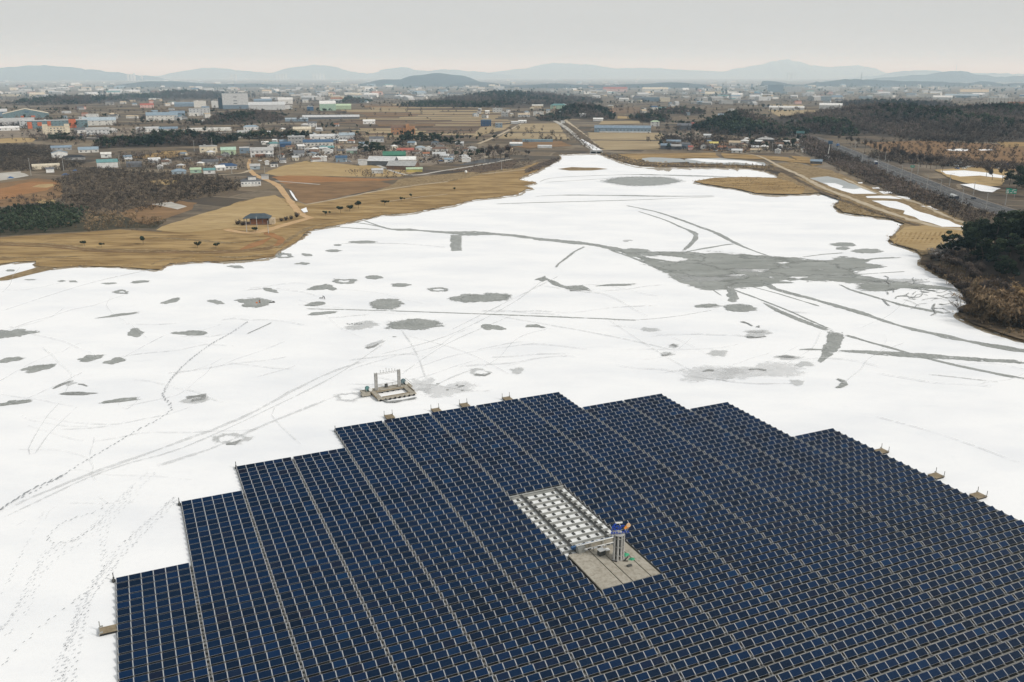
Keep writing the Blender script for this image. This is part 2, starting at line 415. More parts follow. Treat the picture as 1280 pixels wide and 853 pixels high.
for P_, w_ in (([(800,320),(840,316),(880,318),(930,322),(980,324)], 2.4), ([(800,330),(830,336),(860,345),(880,356)], 2.0), ([(940,345),(980,338),(1030,334),(1080,336),(1110,333)], 2.6), ([(950,352),(1000,344),(1050,345),(1100,350),(1140,356)], 2.4), ([(870,352),(890,362),(905,372)], 1.6), ([(1000,322),(1030,318),(1060,316)], 2), ([(760,312),(790,322),(815,333)], 3), ([(930,356),(975,368),(1030,385)], 1.6), ([(1080,348),(1110,356),(1150,362),(1180,366)], 2)): ribbon(P_, w_, wig=.5)
for x, y, rx, ry in ((900,330,60,9),(1010,336,50,8),(1060,330,30,6),(860,338,40,8),(960,352,40,5),(1120,358,40,5)): patch(x, y, rx, ry, m=M_zone, lump=.4)
ribbon([(x, y + 1.2) for x, y in LAKE_PX], 4.2, m=M_shoremud, name='shore_ice', step=4, wig=.7)
W_ = [2.2, 2.6, 3.4, 5, 7, 9]
ribbon([(455,276),(487,286.5),(512,287.5),(545,290),(570,291.5),(605,292),(635,294),(666,298),(706,302),(746,307),(786,314.5),(830,319)], [1.6,2.2,3,3.4,3.8,4.4,4.8,5.2,5.6,6.4,8,9], wig=.3)
ribbon([(425,275.5),(462,281),(490,287.5)], [1.4,2,2]); ribbon([(410,283),(450,286),(480,287.5)], [1.2,1.6,1.2])
ribbon([(782,257),(820,265),(852,275.5),(879,285.5),(893,290.5),(919,304),(940,313),(962,320.6)], [1.6,2.2,3,3,4,5,3,2])
ribbon([(796,264),(828,274),(849.5,283.4),(869.4,292.7),(865.4,303.3),(853.5,314)], [1.6,1.8,2.2,4,4,3])
ribbon([(852,316),(880,311),(909,306),(922,305)], [2.5,2.5,2,1.6])
ribbon([(570,293),(570.5,315)], 9, wig=.08)
for P_ in ([(666,246.2),(698,244.3),(772,244.6),(840,245.6),(897,245)], [(615.8,255.5),(660,253.8),(730,252),(800,250),(897,246)], [(674,227.6),(698,222),(786,218.6),(840,219.4),(900,221),(960,224)], [(679,228.4),(730,225.2),(805,220.5)]):
    ribbon(P_, .8, step=8)
patch(803, 226.9, 47, 5.6, m=M_dust, lump=.1); patch(803, 226.9, 45, 5.2, lump=.1)
ribbon([(951,348.8),(967,361),(1012,373),(1069,389.4),(1090,396),(1125.6,407.7),(1207,426),(1280,439),(1330,447)], [6,5,4.4,4.2,6.5,4,4.2,4,4], wig=.35)
ribbon([(905,358),(951,375),(987.5,389.4),(1015,402),(1044,414.5)], [1,2.2,2.2,2.2,2.2]); ribbon([(951,377),(975,390),(1005,402),(1042,416)], [1.2,5,5.5,4])
ribbon([(1052,417.5),(1080,426),(1109,434),(1166,450),(1231,464.5),(1290,476)], [3.2,3,2.8,2.6,2.4,2.2])
ribbon([(1046,414),(1044,424),(1038,437),(1030,447),(1022,455)], [13,14,11,6,2], wig=.12)
ribbon([(996,437.4),(1015,437),(1036,437.6)], [1.4,2,1.4]); ribbon([(1044,439),(1075,440.4),(1105,442),(1166,446),(1220,449.5),(1290,453.5)], [1.6,3.4,4.6,3.4,4.2,4.6])
ribbon([(1150,467),(1200,472.5),(1248,478)], 1.2, m=M_dust)
ribbon([(1048,354.8),(1062,362),(1085,369),(1125.6,381),(1160,388),(1190.6,393.4)], [2,2.6,3,3.2,2.6,3.4])
ribbon([(1075,326),(1100,323),(1132,322)], [4,3,1.6]); ribbon([(1030,347),(1085,342.6),(1137,339.5)], [1.4,1.2,1])
ribbon([(912,358),(914,366),(917,373),(912,379)], [10,8,8,6], wig=.3)
ribbon([(872,381),(900,383.5),(916,382)], [2,4,3], m=M_dust, wig=.6)
ribbon([(760,400.5),(800,400),(850,395),(898,386.5)], .8, m=M_dust); ribbon([(380,386.2),(480,388.6),(620,393.5),(760,399),(800,401)], .75)
for i, (x, y, rx, ry) in enumerate([(794,313.7,18,2.6),(1054.5,306,15,2.6),(1054,310.8,9,1.8),(1083,314,18,2.8)]): patch(x, y, rx, ry, lump=.08)
CA = (3.0476, 0, 300)
for (x, y, rx, ry, sl) in [(40,355,76,15,-.06),(512,354,30,14,-.1),(743,357,54,10,-.02),(338,452,44,11,-.12),(440,464,35,11,-.1),(35,458,40,10,-.2),(160,489,62,11,-.12),(650,235,36,7,-.22),(822,236,24,8,.15),(978,241,66,16,.0),(1030,191,26,7,.15),(455,286,62,5,-.13),(537,160,34,5,-.05),(420,166,26,3,0),(280,158,16,3,0),(232,158,13,3,0),(40,118,20,3,0),(900,102,28,5,.1),(1170,57,22,4.5,0),(1150,90,27,4,0),(118,152,18,2,0)]:
    patch(x / CA[0], y / CA[0] + 300, rx / CA[0], ry / CA[0], sl)
CB = (3.0476, 380, 300)
for (x, y, rx, ry, sl) in [(225,8,50,5,.0),(115,42,26,5,0),(130,20,16,3,0),(268,143,33,7,0),(370,173,34,7,0),(62,181,46,9,-.12),(107,187,18,6,.1),(316,243,60,20,-.08),(75,279,55,5.5,-.1),(42,245,36,8,-.12),(425,325,105,19,0),(630,222,66,15,0),(725,218,66,13,0),(680,222,90,13,0),(700,332,22,11,0),(735,336,32,8,.15),(345,370,8,1,0)]:
    patch(x / CB[0] + 380, y / CB[0] + 300, rx / CB[0], ry / CB[0], sl, lump=.14)
patch(445/3.0476, 613/3.0476+300, 80/3.0476, 6/3.0476, -.11); patch(50/3.0476, 622/3.0476+300, 60/3.0476, 8/3.0476, -.12)
patch(297/3.0476, 587/3.0476+300, 66/3.0476, 6/3.0476, -.02, m=M_icedark); ribbon(off([(190,575),(235,552),(280,535)], *CA), [1.5,3,2.5], m=M_icedark, wig=.5); patch(268/3.0476, 545/3.0476+300, 20/3.0476, 8/3.0476, m=M_dust)
ribbon(off([(290,550),(315,552),(340,562)], *CA), 1.8, m=M_icedark, wig=.6)
patch(748/3.0476, 608/3.0476+300, 44/3.0476, 16/3.0476, -.15, m=M_dust); ribbon(off([(695,604),(750,596),(800,592)], *CA), 2, m=M_icedark, wig=.5)
for k in range(8): ribbon(off([(718 + k * 7, 630 - k * 1.5), (745 + k * 7, 598 - k * 1.2)], *CA), .9, m=M_icedark)
patch(870/3.0476, 757/3.0476+300, 62/3.0476, 22/3.0476, m=M_dust, ring=.75); ribbon(off([(850,779),(890,776),(928,756)], *CA), [1.4,3,2], m=M_icedark, wig=.5)
patch(468/3.0476, 199/3.0476+300, 30/3.0476, 7/3.0476, m=M_ice, ring=.55); patch(1085/3.0476, 62/3.0476+300, 30/3.0476, 10/3.0476, ring=.6)
patch(152/3.0476+380, 158/3.0476+300, 40/3.0476, 10/3.0476, ring=.6); patch(518/3.0476+380, 191/3.0476+300, 36/3.0476, 8/3.0476, m=M_ice, ring=.7)
patch(220/3.0476+380, 325/3.0476+300, 62/3.0476, 13/3.0476, -.1, m=M_dust)
for k in range(7): ribbon(off([(160 + k * 9, 316 + (k % 2) * 3), (172 + k * 9, 326)], *CB), 1.0, m=M_icedark)
ribbon(off([(836,330),(880,328),(924,338)], *CB), [2.4,3,1.5]); patch(677/3.0476+380, 505/3.0476+300, 40/3.0476, 12/3.0476, m=M_dust, ring=.72); ribbon(off([(640,512),(690,517),(715,505)], *CB), 1.5, m=M_icedark, wig=.6)
patch(808/3.0476+380, 498/3.0476+300, 26/3.0476, 11/3.0476, m=M_dust); patch(265/3.0476+380, 402/3.0476+300, 36/3.0476, 9/3.0476, -.3, m=M_dust)
ribbon(off([(228,412),(262,408),(292,392)], *CB), 1.6, m=M_icedark, wig=.6)
ribbon(off([(868,158),(915,147),(950,162),(990,180),(1040,184),(1115,197)], *CB), [2,3.4,4,3.2,5.5,3], m=M_ice, wig=.5); ribbon(off([(1090,176),(1180,173),(1275,170)], *CB), 2.0, wig=.4)
ribbon(off([(958,110),(970,92),(1000,70),(1030,46),(1070,26)], *CB), [1.6,2,2,2,2.4], wig=.4)
patch(548/3.0476+380, 565/3.0476+300, 110/3.0476, 20/3.0476, m=M_track, lump=.4); patch(452/3.0476+380, 560/3.0476+300, 46/3.0476, 26/3.0476, m=M_track)
rr = random.Random(6)
for k in range(7): patch(548/3.0476+380 + rr.uniform(-28, 30), 565/3.0476+300 + rr.uniform(-5, 5), rr.uniform(1, 3), .6, m=M_icedark)
patch(330 / CZ[0] + 760, 410 / CZ[0] + 300, 90 / CZ[0], 22 / CZ[0], m=M_track, lump=.4); patch(480 / CZ[0] + 760, 400 / CZ[0] + 300, 110 / CZ[0], 24 / CZ[0], m=M_track, lump=.4)
patch(165/3.0476+380, 600/3.0476+300, 52/3.0476, 17/3.0476, m=M_track, ring=.8)
for (x, y, rx, ry, sl) in [(404,210,50,11,.06),(305,203,36,5,-.05)]: patch(x / CZ[0] + 760, y / CZ[0] + 300, rx / CZ[0], ry / CZ[0], sl, lump=.1)
for (x, y, rx, ry) in [(125,278,26,6),(340,350,30,9),(550,364,36,7),(200,326,14,6),(182,352,20,6),(580,440,22,9),(600,385,26,8)]: patch(x / CZ[0] + 760, y / CZ[0] + 300, rx / CZ[0], ry / CZ[0], m=M_dust, lump=.3)
for P_ in ([(285,408),(310,402),(332,405)], [(425,402),(460,399),(497,405)], [(190,322),(206,326),(212,333)], [(160,357),(182,355),(198,346)], [(400,250),(430,258),(448,270)], [(518,362),(550,360),(584,366)], [(455,272),(462,266),(466,274)], [(418,298),(455,301),(498,295)]):
    ribbon(off(P_, *CZ), 1.7, m=M_icedark, wig=.5)
for k in range(9): ribbon(off([(452 + k * 1.0, 280), (420 + k * 9.5, 293 - abs(k - 4) * 1.2)], *CZ), .8, m=M_icedark)
patch(458 / CZ[0] + 760, 288 / CZ[0] + 300, 42 / CZ[0], 9 / CZ[0], m=M_dust)
ribbon(off([(704,434),(722,434),(726,446),(712,454),(702,452)], *CZ), [3,5,5,3,2], wig=.2)
# wind-blown streaks and sledge tracks
for P_, w_ in (([(460,450),(400,472),(300,524),(200,562),(90,602),(0,640)], 4), ([(480,430),(420,470),(330,515),(230,560),(130,590),(0,650)], 2.5), ([(430,492),(340,528),(260,563),(180,588)], 3), ([(500,410),(520,440),(533,475)], 2), ([(640,395),(560,430),(500,470)], 1.5), ([(700,345),(620,385),(560,415)], 1.5), ([(530,490),(570,470),(600,460)], 2), ([(0,390),(130,350),(260,325)], 1.2), ([(620,395),(760,420),(850,440)], 1.2), ([(510,420),(580,440),(640,470)], 1.0), ([(380,560),(340,520),(352,505)], 1.2), ([(420,305),(500,305),(560,310)], 1.0), ([(680,350),(640,380),(560,420),(470,445)], 1.4), ([(150,450),(190,428),(210,418)], 1), ([(80,500),(60,520),(36,562),(45,567),(60,545),(98,508)], 1.2), ([(1090,520),(1180,545),(1290,585)], 1.2), ([(760,400),(880,470),(1000,480)], 1)):
    ribbon(P_, w_, m=M_track, name='snow_track', step=6, wig=.5)
# tangled twig shadows and reflections by the right bank, painted as dark lines
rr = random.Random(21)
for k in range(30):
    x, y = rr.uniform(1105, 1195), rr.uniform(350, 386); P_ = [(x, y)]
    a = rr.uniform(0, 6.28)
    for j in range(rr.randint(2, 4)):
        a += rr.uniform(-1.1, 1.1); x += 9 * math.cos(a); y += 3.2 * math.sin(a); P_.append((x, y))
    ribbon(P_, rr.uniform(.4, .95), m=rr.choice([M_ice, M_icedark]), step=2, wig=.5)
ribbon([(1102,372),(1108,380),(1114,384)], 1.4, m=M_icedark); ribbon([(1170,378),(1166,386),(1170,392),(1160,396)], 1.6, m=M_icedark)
# footprints
M_foot = mat('footprint_shadow', (.30, .31, .32), spec=.05)
M_foot2 = mat('footprint_faint', (.54, .55, .56), spec=.05)
def footprints(P, gap, size, m=None, name='footprints', lanes=1, spread=.3, seed=1, skip=.0):
    rr = random.Random(seed); z = next_z(); L = smooth_line([G(*p) for p in P], gap); mb = MB()
    for ln in range(lanes):
        o_ = rr.uniform(-spread, spread) * (3 if lanes > 1 else 1)
        for i in range(len(L) - 1):
            if rr.random() < skip: continue
            t = (L[i + 1] - L[i]).normalized(); nr = Vector((-t.y, t.x))
            q = L[i] + nr * (o_ + (spread if i % 2 else -spread) * .5 + rr.gauss(0, .06 + .1 * (lanes > 1)))
            s = size * rr.uniform(.7, 1.3); a, b = t * s, nr * s * .42
            mb.add([(*(q + a).xy, z), (*(q + a * .4 + b).xy, z), (*(q - a * .7 + b).xy, z), (*(q - a).xy, z), (*(q - a * .6 - b).xy, z), (*(q + a * .5 - b).xy, z)], [(5, 4, 3, 2, 1, 0)])
    return tag(mb.build(name, m or M_foot), kind='structure')
footprints(off([(940,315),(880,355),(800,400),(720,460),(660,520),(625,575),(620,600),(650,630)], *CA), .9, .36, seed=2)
footprints(off([(650,630),(655,650),(600,690),(540,720),(440,780),(320,850),(206,922),(120,968),(60,996),(0,1025)], *CA), 1.25, .33, seed=3)
footprints([(80,596),(40,614),(0,640)], .7, .42, seed=31)
ribbon(off([(926,367),(990,338),(1050,310)], *CA), 1.0, m=M_icedark, name='crack_and_twig_shade')
for i, (P_, lanes, m_) in enumerate([([(218,623.5),(156,680),(129,715),(101.6,758),(86,809),(78,853),(70,880)], 3, M_foot2), ([(218,626),(160,684),(131,720),(108,752),(95,800),(84,860)], 3, M_foot2), ([(129,715),(112,740),(92,790),(72,830),(62,870)], 2, M_foot2), ([(190,592),(150,630),(110,670),(58,707),(25,770),(0,797)], 2, M_foot2), ([(165,610),(110,665),(60,690),(30,750),(0,790)], 2, M_foot2), ([(129,715),(127,690),(126,650)], 1, M_foot2), ([(100,746),(50,785),(0,835)], 1, M_foot), ([(126,655),(90,678),(60,676),(78,655),(120,640),(135,628)], 1, M_foot), ([(55,640),(30,690),(10,730),(0,745)], 1, M_foot2), ([(175,620),(140,655),(135,700)], 1, M_foot2)]):
    footprints(P_, .85, .17 if m_ is M_foot2 else .2, m=m_, lanes=lanes, spread=.35, seed=40 + i, skip=.15)
for i, P_ in enumerate([[(148,508),(160,512),(172,502),(176,494)], [(148,508),(152,498)], [(122,620),(132,628),(137,632)], [(105,640),(85,655)], [(18,660),(36,650)], [(58,650),(62,640),(75,632)], [(205,567),(222,565)]]):
    ribbon(P_, .7, m=M_track, name='snow_track', step=3)

# web of faint old tracks over the snow
rr = random.Random(90)
for k in range(125):
    x, y = (rr.uniform(-20, 760), rr.uniform(345, 640)) if k < 85 else (rr.uniform(560, 1240), rr.uniform(385, 560))
    if y > 540 and x > 130: continue
    a = rr.choice((-.45, -.2, .1, .5, 2.4)) + rr.gauss(0, .35); P_ = [(x, y)]; st = rr.uniform(14, 40)
    for j in range(rr.randint(3, 7)): a += rr.gauss(0, .22); x += st * math.cos(a); y += st * .42 * math.sin(a); P_.append((x, y))
    if max(q[1] for q in P_) > 660 or any(350 < q[0] and q[1] > 490 for q in P_): continue
    ribbon(P_, rr.uniform(.5, 1.1), m=M_track, name='snow_track', step=6, wig=.5)
# ---------------------------------------------------------------- floating solar array
_v = ray(129.2, HOR); _l = math.hypot(_v[0], _v[1])
AV = Vector((_v[0] / _l, _v[1] / _l)); AU = Vector((AV.y, -AV.x))      # along the columns, along the rows
AROT = math.atan2(AU.y, AU.x)
K = (CAMH - .95) / 60
U0, DU, V0, DV = -6.2 * K, 8.97 * K, 106.4 * K, 9.02 * K
PU = (DU - .50) / 6; PV = DV / 6
TILT, PL = R(28), 1.06
def UVp(u, v, z=0): return (AU.x * u + AV.x * v, AU.y * u + AV.y * v, z)
M_alu = mat('aluminium_frame', (.34, .35, .36), rough=.45, spec=.4)
M_alu2 = mat('galvanised_steel', (.27, .265, .25), (.18, .17, .15), scale=.8, rough=.55, spec=.3)
M_float = mat('grey_pontoon', (.25, .25, .24), (.14, .135, .125), scale=.6, rough=.6, spec=.3)
M_deck = mat('walkway_grating', (.155, .158, .155), (.07, .068, .062), scale=1.2, rough=.8, c3=(.32, .325, .325), scale3=.8)
M_plank = mat('service_plank', (.27, .265, .25), (.17, .16, .14), scale=.5, rough=.8)
M_dark = mat('dark_plastic', (.022, .022, .022), rough=.6)
def cell_material():
    m, nt, b = newmat('solar_cells')
    oi = nt.nodes.new('ShaderNodeObjectInfo')
    ramp = nt.nodes.new('ShaderNodeValToRGB'); e = ramp.color_ramp.elements
    e[0].position = 0; e[0].color = (.0010, .0065, .0185, 1); e[1].position = 1; e[1].color = (.0015, .022, .066, 1)
    for p_, c_ in ((.30, (.0010, .0092, .027)), (.55, (.0010, .0112, .035)), (.80, (.0012, .0150, .050)), (.92, (.0060, .0085, .019))):
        k = e.new(p_); k.color = (*c_, 1)
    nt.links.new(oi.outputs['Random'], ramp.inputs[0])
    # big soft drifts of tone over the array, so whole batches differ
    ob = nt.nodes.new('ShaderNodeTexNoise'); ob.inputs['Scale'].default_value = .045; ob.inputs['Detail'].default_value = 3
    nt.links.new(oi.outputs['Location'], ob.inputs['Vector'])
    c = _mix(nt, _range(nt, ob.outputs['Fac'], .40, .66, 0, .55), ramp.outputs[0], (.0012, .014, .044))
    # cell grid
    tc = nt.nodes.new('ShaderNodeTexCoord'); br = nt.nodes.new('ShaderNodeTexBrick'); br.offset = 0
    br.inputs['Scale'].default_value = 1; br.inputs['Brick Width'].default_value = .157; br.inputs['Row Height'].default_value = .157; br.inputs['Mortar Size'].default_value = .004
    nt.links.new(tc.outputs['Object'], br.inputs['Vector'])
    c = _mix(nt, _range(nt, br.outputs['Fac'], 0, 1, 0, .10), c, (.05, .07, .10))
    nt.links.new(c, b.inputs['Base Color']); b.inputs['Roughness'].default_value = .12; b.inputs['Specular IOR Level'].default_value = .12
    return m
M_cell = cell_material()
def panel_mesh():
    mb = MB(); L, W = PL, PU - .075; fr = .034; fs = .014
    mb.box((0, L / 2, 0), (W, L, .035), 1)
    mb.add([(-W / 2 + fr, fs, .0205), (W / 2 - fr, fs, .0205), (W / 2 - fr, L - fs, .0205), (-W / 2 + fr, L - fs, .0205)], [(0, 1, 2, 3)], 0)
    return mb.mesh('solar_panel', [M_cell, M_alu])
ME_panel = panel_mesh()
LOWZ = .42
def frame_mesh():
    mb = MB(); run = PL * math.cos(TILT)
    for r in range(6):
        y1 = -r * PV; y0 = y1 - run; zt = LOWZ + PL * math.sin(TILT)
        mb.box((DU / 2 - .31, y1 + .69, .27), (DU - .62, .22, .06), 2)                            # service plank low between the rows
        mb.box((DU / 2 - .31, y0 + .12, LOWZ - .06), (DU - .7, .05, .06), 3); mb.box((DU / 2 - .31, y1 - .1, zt - .13), (DU - .7, .05, .06), 3)
        for k in range(7):
            x = .02 + k * PU
            mb.box((x, y1 - .08, .45), (.06, .06, .75)); mb.box((x, y0 + .1, .3), (.06, .06, .3))
            c = Vector((x, (y0 + y1) / 2, LOWZ + PL * math.sin(TILT) / 2 - .035)); mb.box(c, (.075, PL, .05), 1, rx=TILT)
    return mb.mesh('support_frame', [M_alu2, M_alu, M_plank, M_dark])
ME_frame = frame_mesh()
def float_mesh():
    mb = MB()
    for r in range(6):
        y = -r * PV - PV * .45
        mb.tube((0, y - PV * .40, .16), (0, y + PV * .40, .16), .17, n=8)
    return mb.mesh('float', M_float)
ME_float = float_mesh()
def walk_mesh():
    mb = MB()
    for r in range(12):
        y = -r * PV / 2 - PV * .25
        mb.box((0, y, .34), (.32, PV * .28, .10), 0)
    mb.box((-.18, -DV / 2, .31), (.04, DV, .07), 1); mb.box((.18, -DV / 2, .31), (.04, DV, .07), 1)
    return mb.mesh('walkway', [M_deck, M_alu2])
ME_walk = walk_mesh()
def cross_mesh():
    return MB().box((DU / 2 - .31, -DV + .44, .40), (DU - .62, .34, .06)).mesh('cross_walkway', M_deck)
ME_cross = cross_mesh()
ORD = ['first', 'second', 'third', 'fourth', 'fifth', 'sixth', 'seventh', 'eighth', 'ninth', 'tenth', 'eleventh', 'twelfth', 'thirteenth']
TOPS = [0, 2, 3, 3, 4, 4, 4, 4, 4, 3, 3, 2, 0]           # how many blocks each strip reaches beyond the base line
proto = [None]
def in_view(u, v):
    for a in (0, DU):
        for b_ in (0, -DV):
            X, Y, _ = UVp(u + a, v + b_)
            if Y > 20:
                x, y = PX(X, Y)
                if -25 < x < 1305 and y < 880: return True
    return False
def make_block(u, v, label):
    loc = UVp(u, v)
    if proto[0] is None:
        t = empty('solar_array_block', loc, AROT); proto[0] = t
        for r in range(6):
            for k in range(6):
                p_ = link('solar_panel', ME_panel, t, (.02 + PU * (k + .5), -r * PV - PL * math.cos(TILT), LOWZ))
                p_.rotation_euler = (TILT, 0, 0)
        link('support_frame', ME_frame, t); link('walkway', ME_walk, t, (DU - .26, 0, 0)); link('walkway', ME_cross, t)
        for k in range(7): link('float', ME_float, t, (.02 + k * PU, 0, 0))
    else:
        t = copy_tree(proto[0]); t.location = loc
    tag(t, label, 'solar panels', 'blocks of the floating solar array')
    return t
DECKROWS = set()
array_cells = []
for i, top in enumerate(TOPS):
    n = 0
    for j in range(top, -9, -1):
        v = V0 + j * DV; u = U0 + i * DU
        if i == 6 and j in (0, -1, -2): continue       # the open bay and the service platform
        if not in_view(u, v): continue
        n += 1; array_cells.append((u, v))
        make_block(u, v, 'navy solar panel block, %s from far end of the %s strip from the left' % (ORD[n - 1], ORD[i]))
# bare ice under the panels, painted near black for the shade there
M_under = mat('shaded_bare_ice', (.006, .0065, .0065), (.018, .019, .018), scale=.4, rough=.6, spec=.1)
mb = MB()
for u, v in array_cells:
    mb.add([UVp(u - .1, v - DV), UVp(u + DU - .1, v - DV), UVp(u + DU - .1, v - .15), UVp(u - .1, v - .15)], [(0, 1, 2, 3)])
o = mb.build('shaded_bare_ice', M_under, loc=(0, 0, .24)); tag(o, kind='structure')
# ---------------------------------------------------------------- fields, roads, ponds on the land
_lz = [LZ + .03]
def lz():
    _lz[0] += .0032
    return _lz[0]
def field(name, P, m, world=False, jit=.8, z=None):
    W = [GL(*p) for p in P] if not world else P
    W = jitter_line(W, 9, jit, len(P) * 7 + int(abs(W[0][0])), True)
    bm = bmesh.new(); z = z or lz()
    vs = [bm.verts.new((x, y, z)) for x, y in W]
    bmesh.ops.triangle_fill(bm, use_beauty=True, edges=[bm.edges.new((vs[i], vs[(i + 1) % len(vs)])) for i in range(len(vs))])
    for f in bm.faces:
        if f.normal.z < 0: f.normal_flip()
    me = bpy.data.meshes.new(name); bm.to_mesh(me); bm.free(); me.materials.append(m)
    return tag(link(name, me), kind='structure')
def road(name, P, wid, m, z=None, step=6, wig=.12, offset=0.0):
    rr = random.Random(int(P[0][0] * 3 + P[0][1])); z = z or lz(); L = smooth_line([GL(*p) for p in P], step); n = len(L); V = []; F = []
    ws = wid if isinstance(wid, (list, tuple)) else [wid, wid]
    for i, q in enumerate(L):
        t = (L[min(i + 1, n - 1)] - L[max(i - 1, 0)]).normalized(); nr = Vector((-t.y, t.x))
        u = i / (n - 1) * (len(ws) - 1); a = int(min(u, len(ws) - 1.001)); h = (ws[a] + (ws[a + 1] - ws[a]) * (u - a)) / 2 * (1 + rr.gauss(0, wig))
        c = q + nr * offset
        V += [(c.x + nr.x * h, c.y + nr.y * h, z), (c.x - nr.x * h, c.y - nr.y * h, z)]
    for i in range(n - 1): F.append((2 * i, 2 * i + 1, 2 * i + 3, 2 * i + 2))
    me = bpy.data.meshes.new(name); me.from_pydata(V, [], F); me.materials.append(m); me.update()
    return tag(link(name, me), kind='structure')
ST = (.25, 1, 1, R(-12))
F_straw = mat('dry_grass', (.235, .155, .067), (.40, .285, .138), scale=.07, spec=.03, stretch=ST, c3=(.15, .095, .046), scale3=.22, detail=7)
F_straw2 = mat('pale_stubble', (.325, .235, .112), (.42, .312, .165), scale=.05, spec=.03, stretch=(.3, 1, 1, R(25)), c3=(.28, .195, .10), scale3=.3)
F_soil = mat('orange_soil', (.27, .135, .058), (.33, .18, .085), scale=.06, spec=.03, stretch=ST, c3=(.21, .11, .05), scale3=.4)
F_brown = mat('brown_field', (.19, .115, .06), (.26, .165, .088), scale=.05, spec=.03, stretch=ST, c3=(.12, .08, .048), scale3=.3)
F_scrub = mat('scrub_ground', (.095, .073, .052), (.18, .135, .088), scale=.09, spec=.03, c3=(.04, .032, .026), scale3=.4, detail=6)
F_hedge = mat('hedge_floor', (.040, .040, .028), (.085, .072, .048), scale=.2, spec=.03)
F_reed = mat('reed_ground', (.24, .175, .095), (.15, .105, .056), scale=.1, spec=.03, c3=(.34, .26, .15), scale3=.5)
F_paddy = mat('rice_stubble', (.30, .235, .14), (.37, .295, .185), scale=.03, spec=.03, stretch=(.2, 1, 1, R(5)), c3=(.23, .175, .105), scale3=.1)
F_paddy2 = mat('ploughed_paddy', (.165, .115, .078), (.21, .15, .10), scale=.03, spec=.03, stretch=(.2, 1, 1, R(5)), c3=(.11, .08, .06), scale3=.1)
F_dark = mat('dark_field', (.085, .062, .048), (.13, .094, .066), scale=.04, spec=.03, stretch=(.2, 1, 1, 0))
F_dirt = mat('dirt_road', (.42, .27, .14), (.50, .35, .20), scale=.2, spec=.03)
F_pale = mat('pale_track', (.46, .39, .29), (.36, .30, .21), scale=.15, spec=.03)
F_conc = mat('concrete_lane', (.46, .44, .40), (.36, .34, .30), scale=.1, spec=.05)
F_yard = mat('gravel_yard', (.27, .225, .175), (.165, .135, .105), scale=.06, spec=.03)
F_snow = M_snow
F_asph = mat('asphalt', (.080, .080, .081), (.110, .108, .106), scale=.15, spec=.1, stretch=(1, .1, 1, R(-5)), c3=(.062, .062, .063), scale3=.08)
F_line = mat('road_paint', (.46, .455, .44), spec=.1)
F_pond = mat('pond_ice', (.26, .28, .28), (.33, .345, .34), scale=.05, rough=.35, spec=.3)

i0 = LAKE_PX.index((685, 206.4)); south = [(x, y - .7) for x, y in LAKE_PX[:i0 + 1]]
field('shore_grass', south + [(672,203),(655,209),(600,219),(560,227),(470,239),(382,256),(345,246),(300,252),(240,282),(200,290),(150,287),(100,291),(0,297),(-60,300)], F_straw)
field('stubble_field', [(195,288),(215,279),(260,265),(320,247.5),(344,244),(357,253),(366,262),(374,270),(330,276),(300,283),(232,291)], F_straw2)
field('stubble_field', [(330,217),(352,208),(390,199.5),(430,202),(480,209),(520,215.5),(500,221),(440,221),(345,220)], F_straw2)
field('orange_field', [(339,221.5),(360,219.5),(400,220.5),(440,222.5),(500,224),(470,227),(400,228),(356,230)], F_soil)
field('brown_field', [(352,231),(400,228),(470,226),(492,232),(440,243),(384,255.5),(374,252),(366,240)], F_brown)
field('grass_field', [(500,224),(600,213),(640,211),(655,210),(600,219),(560,227),(470,239),(490,231)], F_reed)
field('brown_field', [(-60,238),(0,229),(45,223),(76,226),(78,247),(40,254),(0,259),(-60,265)], F_brown)
field('orange_field', [(0,236),(40,227),(72,228),(60,238),(20,246),(0,250)], F_soil)
field('pale_plot', [(-30,218),(0,216.5),(26,214.5),(36,220),(0,226),(-30,229)], F_conc)
field('straw_plot', [(40,234),(48,231),(66,230),(70,232),(58,235)], F_straw2); field('straw_plot', [(42,253),(52,250),(68,250),(72,253),(58,255.5)], F_straw2)
field('thicket_ground', [(75,224),(100,211),(150,213),(200,216),(290,224),(301,240),(240,250),(190,261),(150,268),(110,272),(82,262)], F_scrub)
field('thicket_ground', [(-60,184),(0,182),(60,183),(72,196),(104,205),(80,214),(40,213.5),(-60,214)], F_scrub)
field('hedge_ground', [(-60,268),(0,262),(60,254),(110,262),(130,268),(170,270),(205,278),(195,286),(150,286),(100,290),(0,295),(-60,298)], F_hedge)
field('orange_field', [(150,266),(190,255),(225,251),(247,254),(240,262),(185,281),(165,276)], F_brown)
field('pale_plot', [(188,255.5),(214,252.6),(234,258.4),(222,262)], F_conc)
field('straw_plot', [(186,227),(205,224.5),(222,226),(214,231.5),(192,231)], F_straw2)
field('straw_plot', [(165,197),(205,189.5),(232,188),(236,194),(200,199)], F_straw)
for k in range(4): road('shore_track', [(-30,302+k*1.2),(60,305+k*1.4),(120,311.5+k),(200,313+k),(260,314+k),(330,310+k),(360,300+k)], 1.6, F_brown if k % 2 else F_reed, wig=.4)
for k, (P_, w_) in enumerate([([(330,318),(300,322),(250,321),(205,325),(190,331)], 2.5), ([(120,320),(60,322),(0,322)], 2), ([(330,300),(290,304),(240,300),(190,297)], 3), ([(345,310),(372,293),(392,283),(430,276)], 2.5)]): road('grass_bank', P_, w_, F_reed, wig=.5)
road('dirt_road', [(313,199),(311,205),(313,213),(322,221),(340,228),(349,234),(355,242),(362,251),(369,260),(378,269),(389,273)], [3,3.5,5,5,4,5], F_dirt)
road('dirt_road', [(389,272.5),(370,277.5),(347,284),(330,289),(312,291.5),(296,290),(282,287)], [5,6,7,5,3], F_dirt)
